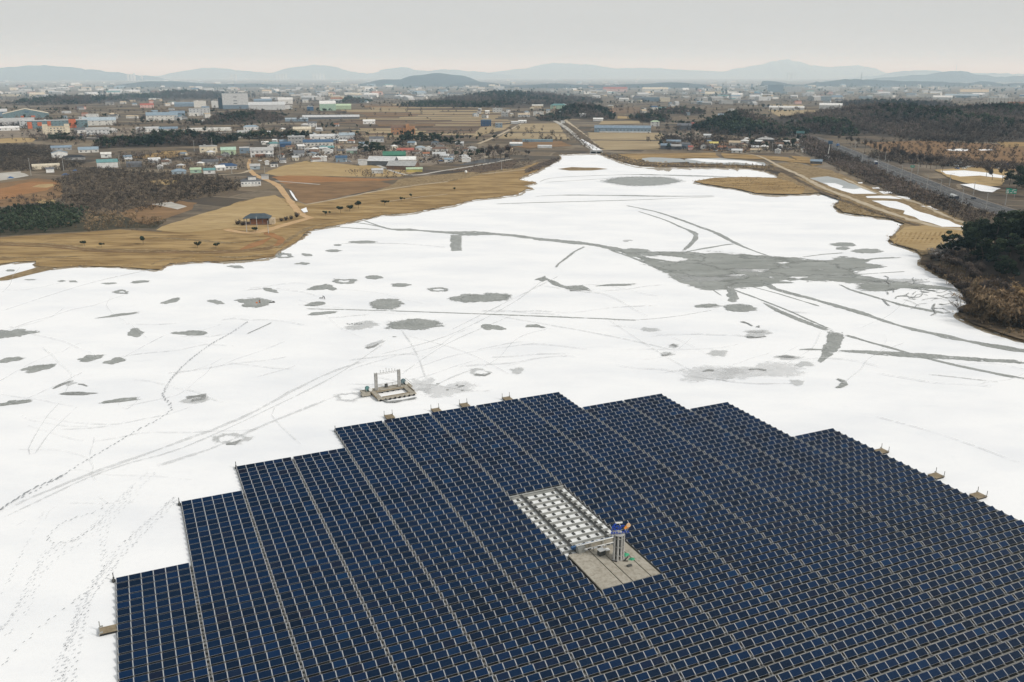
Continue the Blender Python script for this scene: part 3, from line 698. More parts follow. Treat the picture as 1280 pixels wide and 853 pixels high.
road('dirt_road', [(340,297),(328,302),(312,309),(300,313)], [2,4,2], F_soil, wig=.4); road('dirt_road', [(332,291),(352,300),(344,308)], [5,4,2], F_soil, wig=.3)
road('farm_track', [(382,256),(400,253),(440,245.5),(470,239.5),(520,232),(560,227.5)], 2.6, F_pale)
road('farm_track', [(480,253),(500,250),(530,246),(560,243)], 1.6, F_pale, wig=.3)
road('farm_track', [(344,226.5),(370,228.6),(400,231)], 2.6, F_conc)
road('village_lane', [(470,206),(510,219),(555,213.5),(600,206.5),(640,199)], 4, F_conc); road('village_lane', [(603,218),(630,215),(662,211.5)], 2.6, F_pale)
road('village_lane', [(270,219),(300,217),(313,213)], 4, F_pale); road('village_lane', [(300,207),(340,205),(370,201),(420,204),(450,207)], 4, F_yard)
road('village_lane', [(95,172),(140,173.5),(160,175),(230,168),(300,165)], 8, F_conc); road('village_lane', [(598,180),(620,171),(640,161),(652,155)], 5, F_pale)
field('yard', [(380,186),(460,184),(560,186),(640,190),(600,200),(520,208),(450,206),(380,200)], F_yard); field('yard', [(0,164),(100,160),(200,160),(280,164),(200,170),(110,170),(0,173)], F_yard)
field('straw_plot', [(-20,175),(20,172.5),(48,173),(40,178),(0,179.5)], F_straw2)
field('dark_field', [(560,214),(600,207),(650,200),(640,209),(605,216)], F_dark); field('asphalt_yard', [(565,208),(600,200),(640,197),(620,203)], F_asph)
# terraced paddies beyond the village
rr = random.Random(4)
y = 131.0
while y < 170:
    h = rr.uniform(1.0, 2.6); x0 = 440 + rr.uniform(-25, 25) + (y - 131) * .3; x1 = 640 - rr.uniform(0, 30) - max(0, y - 150) * .4
    m_ = rr.choice([F_paddy, F_paddy2, F_paddy, F_dark, F_brown])
    xm = x0 + (x1 - x0) * rr.uniform(.3, .7); sk = rr.uniform(-.8, .8)
    field('paddy', [(x0, y), (xm - 2, y + sk), (xm - 2, y + h * .85 + sk), (x0 + 2, y + h * .85)], m_, jit=.4)
    field('paddy', [(xm, y + sk), (x1, y), (x1, y + h * .8), (xm, y + h * .85 + sk)], rr.choice([F_paddy, F_paddy2, F_paddy, F_dark]), jit=.4)
    y += h
for P_, m_ in (([(654.5,155),(697,154.5),(705,166),(636,165)], F_paddy), ([(632.5,166.9),(705,166.9),(713,175),(622,173.5)], F_paddy), ([(735,166),(826,166.5),(833,172),(824,175.5),(738,175)], F_paddy), ([(740,176.4),(824,176.8),(824,187.5),(748,188)], F_paddy), ([(771,193),(893,191.4),(900,198),(812,198.4),(795,201)], F_straw), ([(760,135),(800,134),(800,142),(766,142.4)], F_paddy2), ([(772,145.6),(801,146.6),(802,149),(772,148.6)], F_straw2), ([(752,151.6),(800,151.4),(800,155),(748,156)], F_paddy), ([(640,176),(700,176.4),(716,183),(660,186),(640,183)], F_brown), ([(600,160),(640,155.4),(630,163),(590,172)], F_paddy), ([(830,168),(870,165),(905,172),(870,177)], F_yard), ([(860,175),(910,178),(960,186),(940,190),(880,189)], F_brown), ([(900,191.5),(985,197),(1010,205),(960,200),(905,198)], F_straw), ([(985,195),(1010,197),(1030,206),(1015,208)], F_straw), ([(960,138),(1040,138.5),(1060,143),(1000,149),(975,147)], F_paddy), ([(962,131),(1004,131.5),(1004,134.6),(962,134.4)], F_paddy)):
    field('paddy', P_, m_)
# stream from the bridge towards the far villages
road('levee_road', [(746,189),(735,183),(722,172),(710,162),(699,154.6),(690,150)], 7, F_conc); road('levee_road', [(752,188),(744,182),(735,173.5),(724,164.5),(714,156.5),(706,150)], 6, F_pale)
road('stream_bed', [(748,187),(740,182.5),(728,171),(716,161),(706,154)], [15,13,12,10,8], F_scrub)
road('stream_ice', [(747,188.5),(741,184),(733,179),(727,174.5)], [10,8,6,2], F_snow)
# right bank: dyke, ponds, reed flats
i1, i2 = LAKE_PX.index((973, 220.5)), LAKE_PX.index((1152, 320.6))
field('reed_flat', [(x, y - .6) for x, y in LAKE_PX[i1:i2 + 1]] + [(1190,315),(1222,300),(1226,290),(1200,272),(1150,252),(1100,240),(1040,214),(990,203),(962,206),(975,214)], F_reed)
iA = LAKE_PX.index((868, 227.5)); iB = LAKE_PX.index((1001, 243.5))
field('grass_spit', [(x, y) for x, y in LAKE_PX[i1 + 1:iB + 1]] + [(1006,236),(990,228)], F_straw)
field('reed_margin', [(752,192),(780,203),(801,207.6),(860,209),(926,209),(957,213),(975,216),(1004,224),(990,214),(955,206),(900,205),(840,204),(800,201),(770,194)], F_scrub)
field('reed_margin', [(846,207),(957,209),(985,217),(960,210.5)], F_reed)
field('reed_bank', [(655,213.5),(672,205.6),(687,201),(697,197.6),(701,198),(688,206.6),(672,212),(655,217)], F_scrub)
# the ploughed plot with its furrows
pl = [(1131,284.5),(1160,282.5),(1200,286),(1222,290.5),(1218,303),(1196,309),(1152,314),(1124,306),(1114,301),(1124,290)]
field('ploughed_plot', pl, F_straw2)
for k in range(13):
    x = 1122 + k * 6.2; road('furrow', [(x + 5, 291.5 - k * .1), (x + 1, 298.5 - k * .1), (x - 5 + k * .2, 306 - k * .2)], 1.0, F_straw, wig=.3, step=4)
field('pond', [(1012,223.6),(1034,221.2),(1046,223.6),(1072,233),(1096,243),(1070,243.4),(1053,239.4),(1030,230.6)], F_pond)
field('pond_snow', [(1029,229.4),(1044,230),(1054,233.4),(1052,236),(1068,237.5),(1076,236),(1096,243.2),(1066,243.2),(1052,239.2),(1040,235)], F_snow)
field('pond_snow', [(1082,246.4),(1100,245.6),(1124,246),(1142,248),(1139,250.4),(1105,248.8),(1084,248.4)], F_snow)
field('pond_snow', [(1089.5,251.8),(1104,251.8),(1120,252.6),(1136,258.4),(1142,263),(1172,273),(1208,285),(1178,284.6),(1150,276.4),(1129,268.4),(1131,264.4),(1112,260.4)], F_snow)
field('pond_snow', [(1090,235.4),(1098,235),(1100,236.6),(1091,236.8)], F_snow); field('pond_snow', [(1098,240),(1112,240),(1116,242.4),(1104,243.4)], F_snow); field('pond_snow', [(1072,229),(1078,228.6),(1078,230.2),(1073,230)], F_snow)
field('pond_snow', [(1150,258.4),(1172,259),(1180,263),(1198,266),(1176,264.4)], F_snow)
field('pond', [(803,198.6),(815,197.4),(850,199),(862,203),(830,204.4),(806,202.6)], F_pond)
field('pond', [(856,199.4),(900,198.2),(955,204),(960,208),(910,206.6),(862,204.6)], F_pond)
field('pond_snow', [(858,199.2),(872,198.8),(892,200.2),(925,201.4),(944,203.4),(958,207.4),(944,207),(920,203.6),(896,204.4),(876,202.6)], F_snow)
road('dyke_track', [(900,189.5),(945,195),(975,209),(1000,220),(1028,235),(1060,247.5),(1100,263),(1140,276),(1180,286),(1222,289)], [3,3,4,4.5,5,5], F_pale, wig=.2)
road('dyke_bank', [(985,214),(1012,228.5),(1042,242.5),(1080,257),(1120,271),(1160,283)], 4, F_scrub, wig=.3, offset=-6)
road('dyke_track', [(1055,224),(1090,240),(1120,247),(1150,256),(1180,270),(1215,284),(1224,288)], 3, F_pale, wig=.3)
field('reed_tuft_bed', [(697,211),(715,208.6),(745,209.4),(760,211),(740,212.8),(712,213)], F_reed, z=.12)
field('reed_tuft_bed', [(-20,352),(20,341),(48,333),(66,331.4),(66,336),(40,342),(10,349.5)], F_reed, z=.12)
road('reed_edge', [(90,331.5),(130,332.2),(165,333.5),(200,336)], 2, F_scrub, z=.1, wig=.5)
# right of the highway
field('brown_field', [(1075,179),(1150,176.5),(1235,180),(1295,186),(1295,216),(1255,215),(1180,205),(1130,200)], F_brown)
field('scrub_strip', [(1090,190),(1160,196),(1230,203),(1290,206),(1290,214),(1240,210),(1180,208),(1120,203)], F_scrub)
field('stubble_field', [(1238,172.5),(1262,170),(1300,168),(1300,183),(1256,184.5)], F_straw); field('stubble_field', [(1168,213),(1215,210),(1264,212.6),(1258,222),(1250,233),(1226,234.5),(1190,225)], F_straw2)
field('snow_field', [(1175,214.5),(1205,213.8),(1236,217),(1258,221.2),(1254,223.6),(1225,220.4),(1200,221.6),(1182,218.4)], F_snow); field('snow_field', [(1200,231.6),(1216,230.4),(1236,233.6),(1251,236.6),(1240,241.4),(1226,240),(1212,235)], F_snow)
field('snow_field', [(1182,187.8),(1200,186.6),(1214,187.6),(1206,189.6),(1190,189.4)], F_snow); field('snow_field', [(1222,187.6),(1240,187),(1242,188.6),(1226,189)], F_snow)
field('wood_ground', [(1213,292),(1230,283),(1262,272),(1300,276),(1420,320),(1420,470),(1345,445),(1280,427),(1267,423.4),(1237,413.4),(1214,405.4),(1196,394),(1212,379.6),(1205,366.4),(1189,351.6),(1166,339.8),(1150,329),(1153,321),(1190,312)], F_scrub)
field('bank_grass', [(1225,362),(1262,355),(1320,362),(1380,400),(1300,420),(1262,412),(1235,395)], F_straw)
field('wood_edge', [(1040,187),(1100,214),(1150,238),(1200,258),(1250,272),(1225,285),(1180,266),(1130,246),(1080,226),(1035,204),(1010,190)], F_scrub)
# highway
HW = [(985,166.2),(998,168.9),(1020,175.3),(1041,183.4),(1075,197.4),(1100,207.8),(1140,224.2),(1180,240.6),(1220,255),(1270,270.5),(1330,291),(1420,325),(1600,400)]
HWZ = LZ + .80
def hw_strip(name, off_, wid, m, z):
    return road(name, HW, wid, m, z=z, step=10, wig=0, offset=off_)
def embankment():
    L = smooth_line([GL(*p) for p in HW], 10); n = len(L); V = []; F = []
    for i, q in enumerate(L):
        t = (L[min(i + 1, n - 1)] - L[max(i - 1, 0)]).normalized(); nr = Vector((-t.y, t.x))
        for o_, z_ in ((-17.5, LZ - .1), (-13, HWZ - .06), (13, HWZ - .06), (17.5, LZ - .1)): V.append((q.x + nr.x * o_, q.y + nr.y * o_, z_))
    for i in range(n - 1): F += [(4 * i + k, 4 * i + k + 1, 4 * i + 5 + k, 4 * i + 4 + k) for k in range(3)]
    me = bpy.data.meshes.new('highway_verge'); me.from_pydata(V, [], F); me.materials.append(F_scrub); me.update(); tag(link('highway_verge', me), kind='structure')
embankment()
hw_strip('highway_shoulder', 0, 23.6, F_yard, HWZ - .03); hw_strip('highway', 0, 21.5, F_asph, HWZ)
for o_ in (-10.2, 10.2, -.75, .75): hw_strip('edge_line', o_, .22, F_line, HWZ + .012)
def dashes(off_):
    L = smooth_line([GL(*p) for p in HW], 10); mb = MB()
    for i in range(0, len(L) - 1, 2):
        t = (L[i + 1] - L[i]).normalized(); nr = Vector((-t.y, t.x)); a = L[i] + nr * off_; b = a + t * 5
        mb.add([(*(a + nr * .11), HWZ + .014), (*(a - nr * .11), HWZ + .014), (*(b - nr * .11), HWZ + .014), (*(b + nr * .11), HWZ + .014)], [(0, 1, 2, 3)])
    tag(mb.build('lane_marking', F_line), kind='structure')
for o_ in (-7.0, -3.9, 3.9, 7.0): dashes(o_)
road('side_road', [(997,170),(1000,177),(1003,184),(1006,191)], 6, F_conc)
# ---------------------------------------------------------------- trees, woods, hills
V_green = mat('pine_needles', (.024, .034, .022), (.046, .058, .032), scale=.6, rough=.8, spec=.05, rv=.3, tint=True)
V_twig = mat('bare_twigs', (.070, .055, .047), (.112, .089, .074), scale=.5, rough=.9, spec=.03, rv=.2, tint=True)
V_rust = mat('brown_brush', (.125, .088, .055), (.20, .145, .085), scale=.5, rough=.9, spec=.03, rv=.2, tint=True)
V_straw = mat('dry_reed', (.20, .145, .075), (.30, .225, .125), scale=.4, rough=.9, spec=.03, tint=True)
V_thick = mat('thicket_twigs', (.048, .040, .033), (.085, .070, .056), scale=.06, rough=.9, spec=.03, tint=True)
V_bark = mat('bark', (.075, .058, .045), (.12, .095, .075), scale=1.5, rough=.9, spec=.03)
V_pale = mat('pale_brush', (.30, .265, .235), (.44, .41, .38), scale=.4, rough=.9, spec=.03, rv=.1, tint=True)
def foliage_np(n, centers, rads, size, rs, thin=1.0, upward=0.0, squash=.75):
    """n leaf-sized quads round clump centres; returns verts, tints"""
    ci = rs.randint(0, len(centers), n); c = np.array(centers)[ci]; r = np.array(rads)[ci][:, None]
    d = rs.normal(size=(n, 3)); d /= np.linalg.norm(d, axis=1)[:, None]
    q = c + d * r * rs.uniform(.35, 1.0, (n, 1)) ** .6 * np.array([1, 1, squash])
    a = rs.normal(size=(n, 3)); a[:, 2] += upward * 3; a /= np.linalg.norm(a, axis=1)[:, None]
    b = np.cross(a, rs.normal(size=(n, 3))); b /= np.linalg.norm(b, axis=1)[:, None]
    s = size * rs.uniform(.6, 1.35, (n, 1)); a = a * s; b = b * s * thin
    V = np.stack([q - a - b * .7, q + a * .2 - b, q + a + b * .5, q - a * .3 + b], 1)
    zz = (q[:, 2] - q[:, 2].min()) / max(1e-6, np.ptp(q[:, 2])); t = .55 + .7 * zz + rs.uniform(-.15, .2, n) + .25 * d[:, 2]  # painted shading: low and underside leaves darker, upper ones lighter
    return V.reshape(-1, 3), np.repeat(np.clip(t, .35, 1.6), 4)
def quads_mesh(name, V, T, m):
    n = len(V); me = bpy.data.meshes.new(name); me.vertices.add(n); me.vertices.foreach_set('co', np.asarray(V, np.float32).ravel())
    me.loops.add(n); me.loops.foreach_set('vertex_index', np.arange(n, dtype=np.int32)); me.polygons.add(n // 4)
    me.polygons.foreach_set('loop_start', np.arange(0, n, 4, dtype=np.int32))
    at = me.attributes.new('tint', 'FLOAT_COLOR', 'POINT'); at.data.foreach_set('color', np.repeat(np.asarray(T, np.float32)[:, None], 4, 1).ravel())
    me.materials.append(m); me.update(calc_edges=True); return me
def limb_tree(rs, H, spread, levels=3, r0=.16):
    mb = MB(); tips = []
    def grow(p, d, L, r, lv):
        q = p + d * L; mb.tube(p, q, r, r * .62, n=5 if lv == levels else 3, caps=False)
        tips.append((q, lv))
        if lv == 0: return
        for k in range(rs.randint(2, 4)):
            e = Vector(rs.normal(size=3)); e.z = abs(e.z) * .8 + .35; e = (d * .9 + e.normalized() * spread).normalized()
            grow(p + d * L * rs.uniform(.55, 1), e, L * rs.uniform(.5, .75), r * .58, lv - 1)
    grow(Vector((0, 0, -.1)), Vector((rs.normal(0, .06), rs.normal(0, .06), 1)).normalized(), H * .42, r0, levels)
    return mb, [t for t, l in tips if l <= 1]
def pine_proto(i, H=9.5):
    rs = np.random.RandomState(100 + i); mb = MB(); top = Vector((rs.normal(0, .5), rs.normal(0, .5), H * .93))
    mid = Vector((rs.normal(0, .4), rs.normal(0, .4), H * .5)); mb.tube((0, 0, -.2), mid, .2, .14, 6); mb.tube(mid, top, .14, .05, 5)
    cs = []; rd = []
    for k in range(17):
        z = H * rs.uniform(.34, 1.0); R_ = (1.15 - (z / H)) * H * .46 + .5; a = rs.uniform(0, 6.28); r = R_ * rs.uniform(.25, 1)
        c = (r * math.cos(a), r * math.sin(a), z); cs.append(c); rd.append(rs.uniform(.75, 1.45)); base = mid.lerp(top, max(0, (z / H - .5) * 2)) if z > H * .5 else mid
        mb.tube(base, c, .05, .02, 3, caps=False)
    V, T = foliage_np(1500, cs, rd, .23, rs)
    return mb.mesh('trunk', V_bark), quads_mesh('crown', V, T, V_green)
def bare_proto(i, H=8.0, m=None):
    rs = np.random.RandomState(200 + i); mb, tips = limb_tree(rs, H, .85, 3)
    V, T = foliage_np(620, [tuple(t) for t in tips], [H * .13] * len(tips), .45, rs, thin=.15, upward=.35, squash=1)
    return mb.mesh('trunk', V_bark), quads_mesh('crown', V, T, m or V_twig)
def shrub_proto(i, H=3.0, m=None):
    rs = np.random.RandomState(300 + i); mb = MB(); cs = []
    for k in range(11):
        a = rs.uniform(0, 6.28); L = rs.uniform(.5, 1) * H; s = rs.uniform(.15, .55)
        q = (L * s * math.cos(a), L * s * math.sin(a), L * .9); mb.tube((.2 * math.cos(a), .2 * math.sin(a), -.1), q, .04, .012, 3, caps=False); cs.append(q); cs.append((q[0] * .7, q[1] * .7, q[2] * .6))
    V, T = foliage_np(560, cs, [H * .22] * len(cs), .33, rs, thin=.20, upward=.4, squash=1)
    return mb.mesh('stems', V_bark), quads_mesh('branches', V, T, m or V_rust)
def young_proto(i, H=3.0):
    rs = np.random.RandomState(400 + i); mb = MB(); mb.tube((0, 0, -.1), (rs.normal(0, .1), rs.normal(0, .1), H * .6), .07, .04, 5)
    n = rs.randint(3, 6); cs = [(rs.normal(0, .8) * (1 + .8 * (i % 3 == 1)), rs.normal(0, .5), H * rs.uniform(.55, .8)) for _ in range(n)]
    for c in cs: mb.tube((0, 0, H * .45), c, .035, .02, 3, caps=False)
    V, T = foliage_np(330, cs, [rs.uniform(.55, .85) for _ in cs], .17, rs)
    return mb.mesh('trunk', V_bark), quads_mesh('crown', V, T, V_green)
PROTO = {'pine_tree': [pine_proto(i) for i in range(5)], 'bare_tree': [bare_proto(i) for i in range(5)], 'bare_shrub': [shrub_proto(i) for i in range(4)],
         'frosted_shrub': [shrub_proto(i + 9, 3.2, V_pale) for i in range(3)], 'young_tree': [young_proto(i) for i in range(5)], 'twiggy_shrub': [shrub_proto(i + 20, 3.0, V_twig) for i in range(3)]}
PARTN = {'pine_tree': ('trunk', 'crown'), 'bare_tree': ('trunk', 'crown'), 'bare_shrub': ('stem', 'foliage'), 'frosted_shrub': ('stem', 'foliage'), 'young_tree': ('trunk', 'crown'), 'twiggy_shrub': ('stem', 'foliage')}
CATN = {'pine_tree': 'tree', 'bare_tree': 'tree', 'bare_shrub': 'shrub', 'frosted_shrub': 'shrub', 'young_tree': 'tree', 'twiggy_shrub': 'shrub'}
_tk = [0]
def tree(kind, x, y, hpx, label, group=None, z=LZ, wide=1.0):
    """a tree whose foot stands at the photo point (x, y) of the land, hpx photo pixels tall"""
    X, Y = G(x, y, z); s0 = {'pine_tree': 10.2, 'bare_tree': 8.6, 'bare_shrub': 3.4, 'frosted_shrub': 3.6, 'young_tree': 3.0, 'twiggy_shrub': 3.4}[kind]
    s = hpx / PPM(X, Y, z) / CP / s0; _tk[0] += 1
    a, b = PROTO[kind][_tk[0] % len(PROTO[kind])]; pn = PARTN[kind]
    name = {'young_tree': 'young_tree', 'frosted_shrub': 'bare_shrub', 'twiggy_shrub': 'bare_shrub'}.get(kind, kind)
    t = empty(name, (X, Y, z), rnd.uniform(0, 6.28)); t.scale = (s * wide, s * wide, s)
    link(pn[0], a, t); link(pn[1], b, t)
    return tag(t, label, CATN[kind], group)
# --- woods seen as one mass
def low_protos():
    out = {'g': [], 'b': [], 'r': []}
    for i in range(6):
        rs = np.random.RandomState(500 + i)
        cs = [(rs.normal(0, .9), rs.normal(0, .9), rs.uniform(3.0, 7.4)) for _ in range(6)]; out['g'].append(foliage_np(46, cs, [rs.uniform(.9, 1.6) for _ in cs], .72, rs))
        cs = [(rs.normal(0, 1.1), rs.normal(0, 1.1), rs.uniform(2.5, 7.0)) for _ in range(7)]; V, T = foliage_np(58, cs, [1.5] * 7, .85, rs, thin=.26, upward=.5, squash=1); out['b'].append((V, T))
        cs = [(rs.normal(0, .9), rs.normal(0, .9), rs.uniform(.4, 2.0)) for _ in range(5)]; out['r'].append(foliage_np(30, cs, [.8] * 5, .55, rs, thin=.22, upward=.5, squash=1))
    return out
LOW = low_protos()
def mass(name, pts, kinds, m, label, cat, scale=1.0, gain=1.0):
    """many small trees or bushes that read as one mass: ONE mesh"""
    if not pts: return
    Vs = []; Ts = []
    for (x, y, z) in pts:
        V, T = rnd.choice(LOW[kinds]); s = scale * rnd.choice((.6, .8, .95, 1.05, 1.2, 1.45)); a = rnd.uniform(0, 6.28); ca, sa = math.cos(a) * s, math.sin(a) * s
        W = np.empty_like(V); W[:, 0] = V[:, 0] * ca - V[:, 1] * sa + x; W[:, 1] = V[:, 0] * sa + V[:, 1] * ca + y; W[:, 2] = V[:, 2] * s + z
        Vs.append(W); Ts.append(np.minimum(2.2, T * gain * rnd.uniform(.6, 1.4) * (1 + .38 * math.sin(x * .031 + 1.3 * math.sin(y * .017)) * math.cos(y * .023 + x * .011))))
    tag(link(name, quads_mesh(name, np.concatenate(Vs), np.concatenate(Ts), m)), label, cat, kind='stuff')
def inside(p, P):
    x, y = p; c = False
    for i in range(len(P)):
        x0, y0 = P[i - 1]; x1, y1 = P[i]
        if (y0 > y) != (y1 > y) and x < (x1 - x0) * (y - y0) / (y1 - y0) + x0: c = not c
    return c
def scatter(P, gap, z=LZ, seed=1):
    """jittered grid of places inside an outline given in photo points on the land"""
    W = [GL(*p) for p in P]; rr = random.Random(seed); xs = [p[0] for p in W]; ys = [p[1] for p in W]; out = []
    y = min(ys)
    while y < max(ys):
        x = min(xs)
        while x < max(xs):
            q = (x + rr.uniform(-.5, .5) * gap, y + rr.uniform(-.5, .5) * gap)
            if inside((q[0] + rr.gauss(0, gap * .9), q[1] + rr.gauss(0, gap * 1.6)), W): out.append((*q, z))
            x += gap
        y += gap
    return out
M_hill = mat('hill_floor', (.060, .050, .042), (.090, .072, .058), scale=.02, spec=.02)
def hill(px, py, rx, ry, h, name='hill', seed=1, rz=0.0, N=26, m=None):
    """low wooded hill: a noisy mound standing on the land"""
    cx, cy = GL(px, py); rs = np.random.RandomState(seed); ph = rs.uniform(0, 6.28, 6)
    def f(u, v):                                   # unit disc -> height
        d = math.hypot(u, v)
        if d >= 1: return LZ - .8 * d
        b = math.cos(d * math.pi / 2) ** 1.35
        return h * b * (1 + .22 * math.sin(3.1 * u + ph[0]) * math.cos(2.7 * v + ph[1]) + .12 * math.sin(7 * u + ph[2]) + .08 * math.sin(11 * u + 5 * v + ph[3])) + LZ - .8 * d
    V = []; F = []
    for j in range(N + 1):
        for i in range(N + 1):
            u, v = -1.05 + 2.1 * i / N, -1.05 + 2.1 * j / N; V.append((cx + u * rx, cy + v * ry, f(u, v)))
    for j in range(N):
        for i in range(N): F.append((j * (N + 1) + i, j * (N + 1) + i + 1, (j + 1) * (N + 1) + i + 1, (j + 1) * (N + 1) + i))
    me = bpy.data.meshes.new(name); me.from_pydata(V, [], F); me.materials.append(m or M_hill)
    for p in me.polygons: p.use_smooth = True
    tag(link(name, me), kind='structure')
    return cx, cy, rx, ry, f
def wood_on(hl, gap, green, label_b, label_g, seed=1, scale=1.0, back=.35):
    cx, cy, rx, ry, f = hl; rr = random.Random(seed); g = []; b = []; y = -1.0
    ph = rr.uniform(0, 6)
    while y < back:
        x = -1.0
        while x < 1:
            u, v = x + rr.uniform(-.5, .5) * gap / rx, y + rr.uniform(-.5, .5) * gap / ry
            q_ = math.atan2(v, u)
            if u * u + v * v < (.86 + .10 * math.sin(3 * q_ + ph) + .08 * math.sin(7 * q_ - 2 * ph) + rr.gauss(0, .05)) ** 2 * 1.12:
                k = math.sin(u * 5 + ph) + math.sin(v * 6 - ph * 2 + u * 3) + rr.gauss(0, .8)
                (g if k > green else b).append((cx + u * rx, cy + v * ry, f(u, v) - .3))
            x += gap / rx
        y += gap / ry
    mass('woodland', b, 'b', V_twig, label_b, 'woodland', scale); mass('woodland', g, 'g', V_green, label_g, 'woodland', scale)
wood_on(hill(1128, 157, 205, 400, 23, seed=3), 6.4, 1.3, 'large leafless brown wood on the hill right of the highway', 'dark evergreens mixed into the large wood right of the highway', 3, 1.05)
wood_on(hill(1268, 152, 190, 330, 22, seed=4), 6.6, .9, 'leafless brown wood at the right edge of the photo', 'dark evergreens among the wood at the right edge', 4, 1.05)
wood_on(hill(1035, 163, 62, 150, 9, seed=41), 6.0, .3, 'bare trees of the wood strip where the highway comes in', 'dark evergreens of the strip where the highway comes in', 41)
wood_on(hill(926, 162, 74, 190, 15, seed=5), 5.6, -.2, 'bare brown trees on the rounded wood left of the highway', 'dark evergreens on the rounded wood left of the highway', 5, 1.05)
wood_on(hill(731, 143, 62, 240, 15, seed=6), 6.5, .3, 'bare trees of the small wooded hill above the stream', 'dark evergreens of the small wooded hill above the stream', 6)
wood_on(hill(640, 127, 260, 560, 17, seed=7), 11.5, .6, 'bare trees on the broad wooded ridge behind the paddies', 'dark evergreens on the broad wooded ridge behind the paddies', 7, 1.4)
wood_on(hill(560, 133, 150, 90, 7, seed=71), 7.5, -1.5, 'few bare trees in the dark belt behind the terraced paddies', 'dark evergreen belt behind the terraced paddies', 71)
wood_on(hill(308, 151, 68, 150, 12, seed=8), 6.2, .8, 'bare brown wood below the tall grey block', 'dark evergreens in the wood below the tall grey block', 8)
wood_on(hill(225, 178, 74, 90, 5, seed=9), 5.4, -.1, 'bare brown trees of the wood above the left village', 'dark evergreens of the wood above the left village', 9)
wood_on(hill(340, 173, 48, 30, 2, seed=92), 5.4, -1.2, 'few bare trees of the dark belt behind the white houses', 'dark evergreen belt behind the white houses', 92)
wood_on(hill(145, 183, 24, 40, 3, seed=91), 5.0, -.4, 'bare bushes beside the small dark wood by the blue roofs', 'small dark evergreen wood by the blue roofs', 91)
wood_on(hill(95, 128, 130, 300, 12, seed=10), 10.5, .4, 'bare trees of the far wood behind the left factories', 'dark evergreens of the far wood behind the left factories', 10, 1.3)
wood_on(hill(235, 122, 230, 330, 10, seed=11), 13, .4, 'bare trees of the hazy wood belt on the left', 'dark evergreens of the hazy wood belt on the left', 11, 1.6)
wood_on(hill(440, 128, 60, 140, 6, seed=12), 9, -.6, 'bare trees of the copse beside the green walled works', 'dark evergreens of the copse beside the green walled works', 12, 1.1)
wood_on(hill(690, 150, 34, 60, 3, seed=13), 5.8, -.3, 'bare trees of the copse left of the levee road', 'dark evergreens of the copse left of the levee road', 13)
wood_on(hill(812, 150, 40, 110, 5, seed=14), 6.2, .2, 'bare trees of the spinney behind the long blue building', 'dark evergreens of the spinney behind the long blue building', 14)
wood_on(hill(850, 141, 60, 120, 4, seed=15), 8, .8, 'bare trees along the far fields right of the blue building', 'dark evergreens along the far fields right of the blue building', 15)
wood_on(hill(1110, 132, 150, 250, 6, seed=16), 10, .7, 'bare trees of the far belt behind the big right wood', 'dark evergreens of the far belt behind the big right wood', 16, 1.3)
M_far = mat('far_forest', (.022, .026, .032), (.04, .042, .045), scale=.01, spec=.02)
hill(545, 106.2, 430, 900, 74, seed=30, m=M_far); hill(505, 107, 420, 500, 38, seed=31, m=M_far); hill(590, 107.5, 300, 500, 26, seed=35, m=M_far)
hill(212, 107.5, 480, 500, 26, seed=32, m=M_far); hill(300, 108, 420, 400, 14, seed=34, m=M_far); hill(700, 109, 420, 500, 22, seed=33, m=M_far); hill(830, 109, 500, 400, 22, seed=36, m=M_far)
def ridge(D, prof, name='mountain_ridge'):
    """far mountains: heights read along the skyline, built as a real ridge at distance D"""
    prof = [(prof[0][0] - 45, 100)] + prof + [(prof[-1][0] + 45, 100)]
    V = []; n = len(prof); rs = np.random.RandomState(int(D)); k = 0
    pts = []
    for i in range(n - 1):
        for j in range(6):
            t = j / 6; x = prof[i][0] + (prof[i + 1][0] - prof[i][0]) * t; s = t * t * (3 - 2 * t); y = prof[i][1] + (prof[i + 1][1] - prof[i][1]) * s + rs.normal(0, .30) + .35 * math.sin(x * .21 + D) * math.sin(x * .083); pts.append((x, y))
    pts.append(prof[-1])
    F = []
    for x, y in pts:
        h = max(2, CAMH + (HOR - y) / FPX * D); X = (x - 640) / FPX * D * 1.0
        V += [(X, D - 4 * h, -2), (X * .99, D - 1.8 * h, h * .42), (X, D, h), (X * 1.02, D + 5 * h, -2)]
    for i in range(len(pts) - 1):
        for q in range(3): F.append((4 * i + q, 4 * i + 4 + q, 4 * i + 5 + q, 4 * i + 1 + q))
    me = bpy.data.meshes.new(name); me.from_pydata(V, [], F); me.materials.append(M_far)
    tag(link(name, me), kind='structure')
ridge(10500, [(-90,88),(-40,85),(0,86.4),(40,84.4),(77,82.6),(110,84.6),(135,87),(165,90.5),(195,94)])
ridge(14000, [(215,95),(245,89),(270,86),(290,85.4),(320,89),(350,91),(380,84.5),(405,82),(425,83.5),(450,90),(470,92),(490,86.5),(512,85),(535,89),(565,87),(600,90),(630,93)])
ridge(15500, [(560,95),(610,91),(650,86.5),(690,80),(710,80.6),(735,82),(765,86),(800,85.5),(850,88),(890,89.5),(915,85),(935,82),(952,78),(967,76.2),(980,78.6),(1000,83),(1020,84.5),(1050,82.6),(1068,85),(1090,91),(1130,94)])
ridge(8600, [(1060,99),(1090,96.5),(1130,93.5),(1160,89.5),(1178,89.2),(1196,93),(1225,96),(1250,94.5),(1275,91.4),(1310,90.6),(1360,93),(1420,97)])
ridge(12500, [(1070,95),(1110,88.6),(1140,88),(1170,92),(1215,91.6),(1250,92.8),(1290,95)])
ridge(5900, [(985,105),(1010,101.5),(1045,98.4),(1075,99.6),(1110,100.6),(1150,101.4),(1180,103),(1205,101),(1230,103.5),(1270,103),(1310,101.6),(1360,103)])
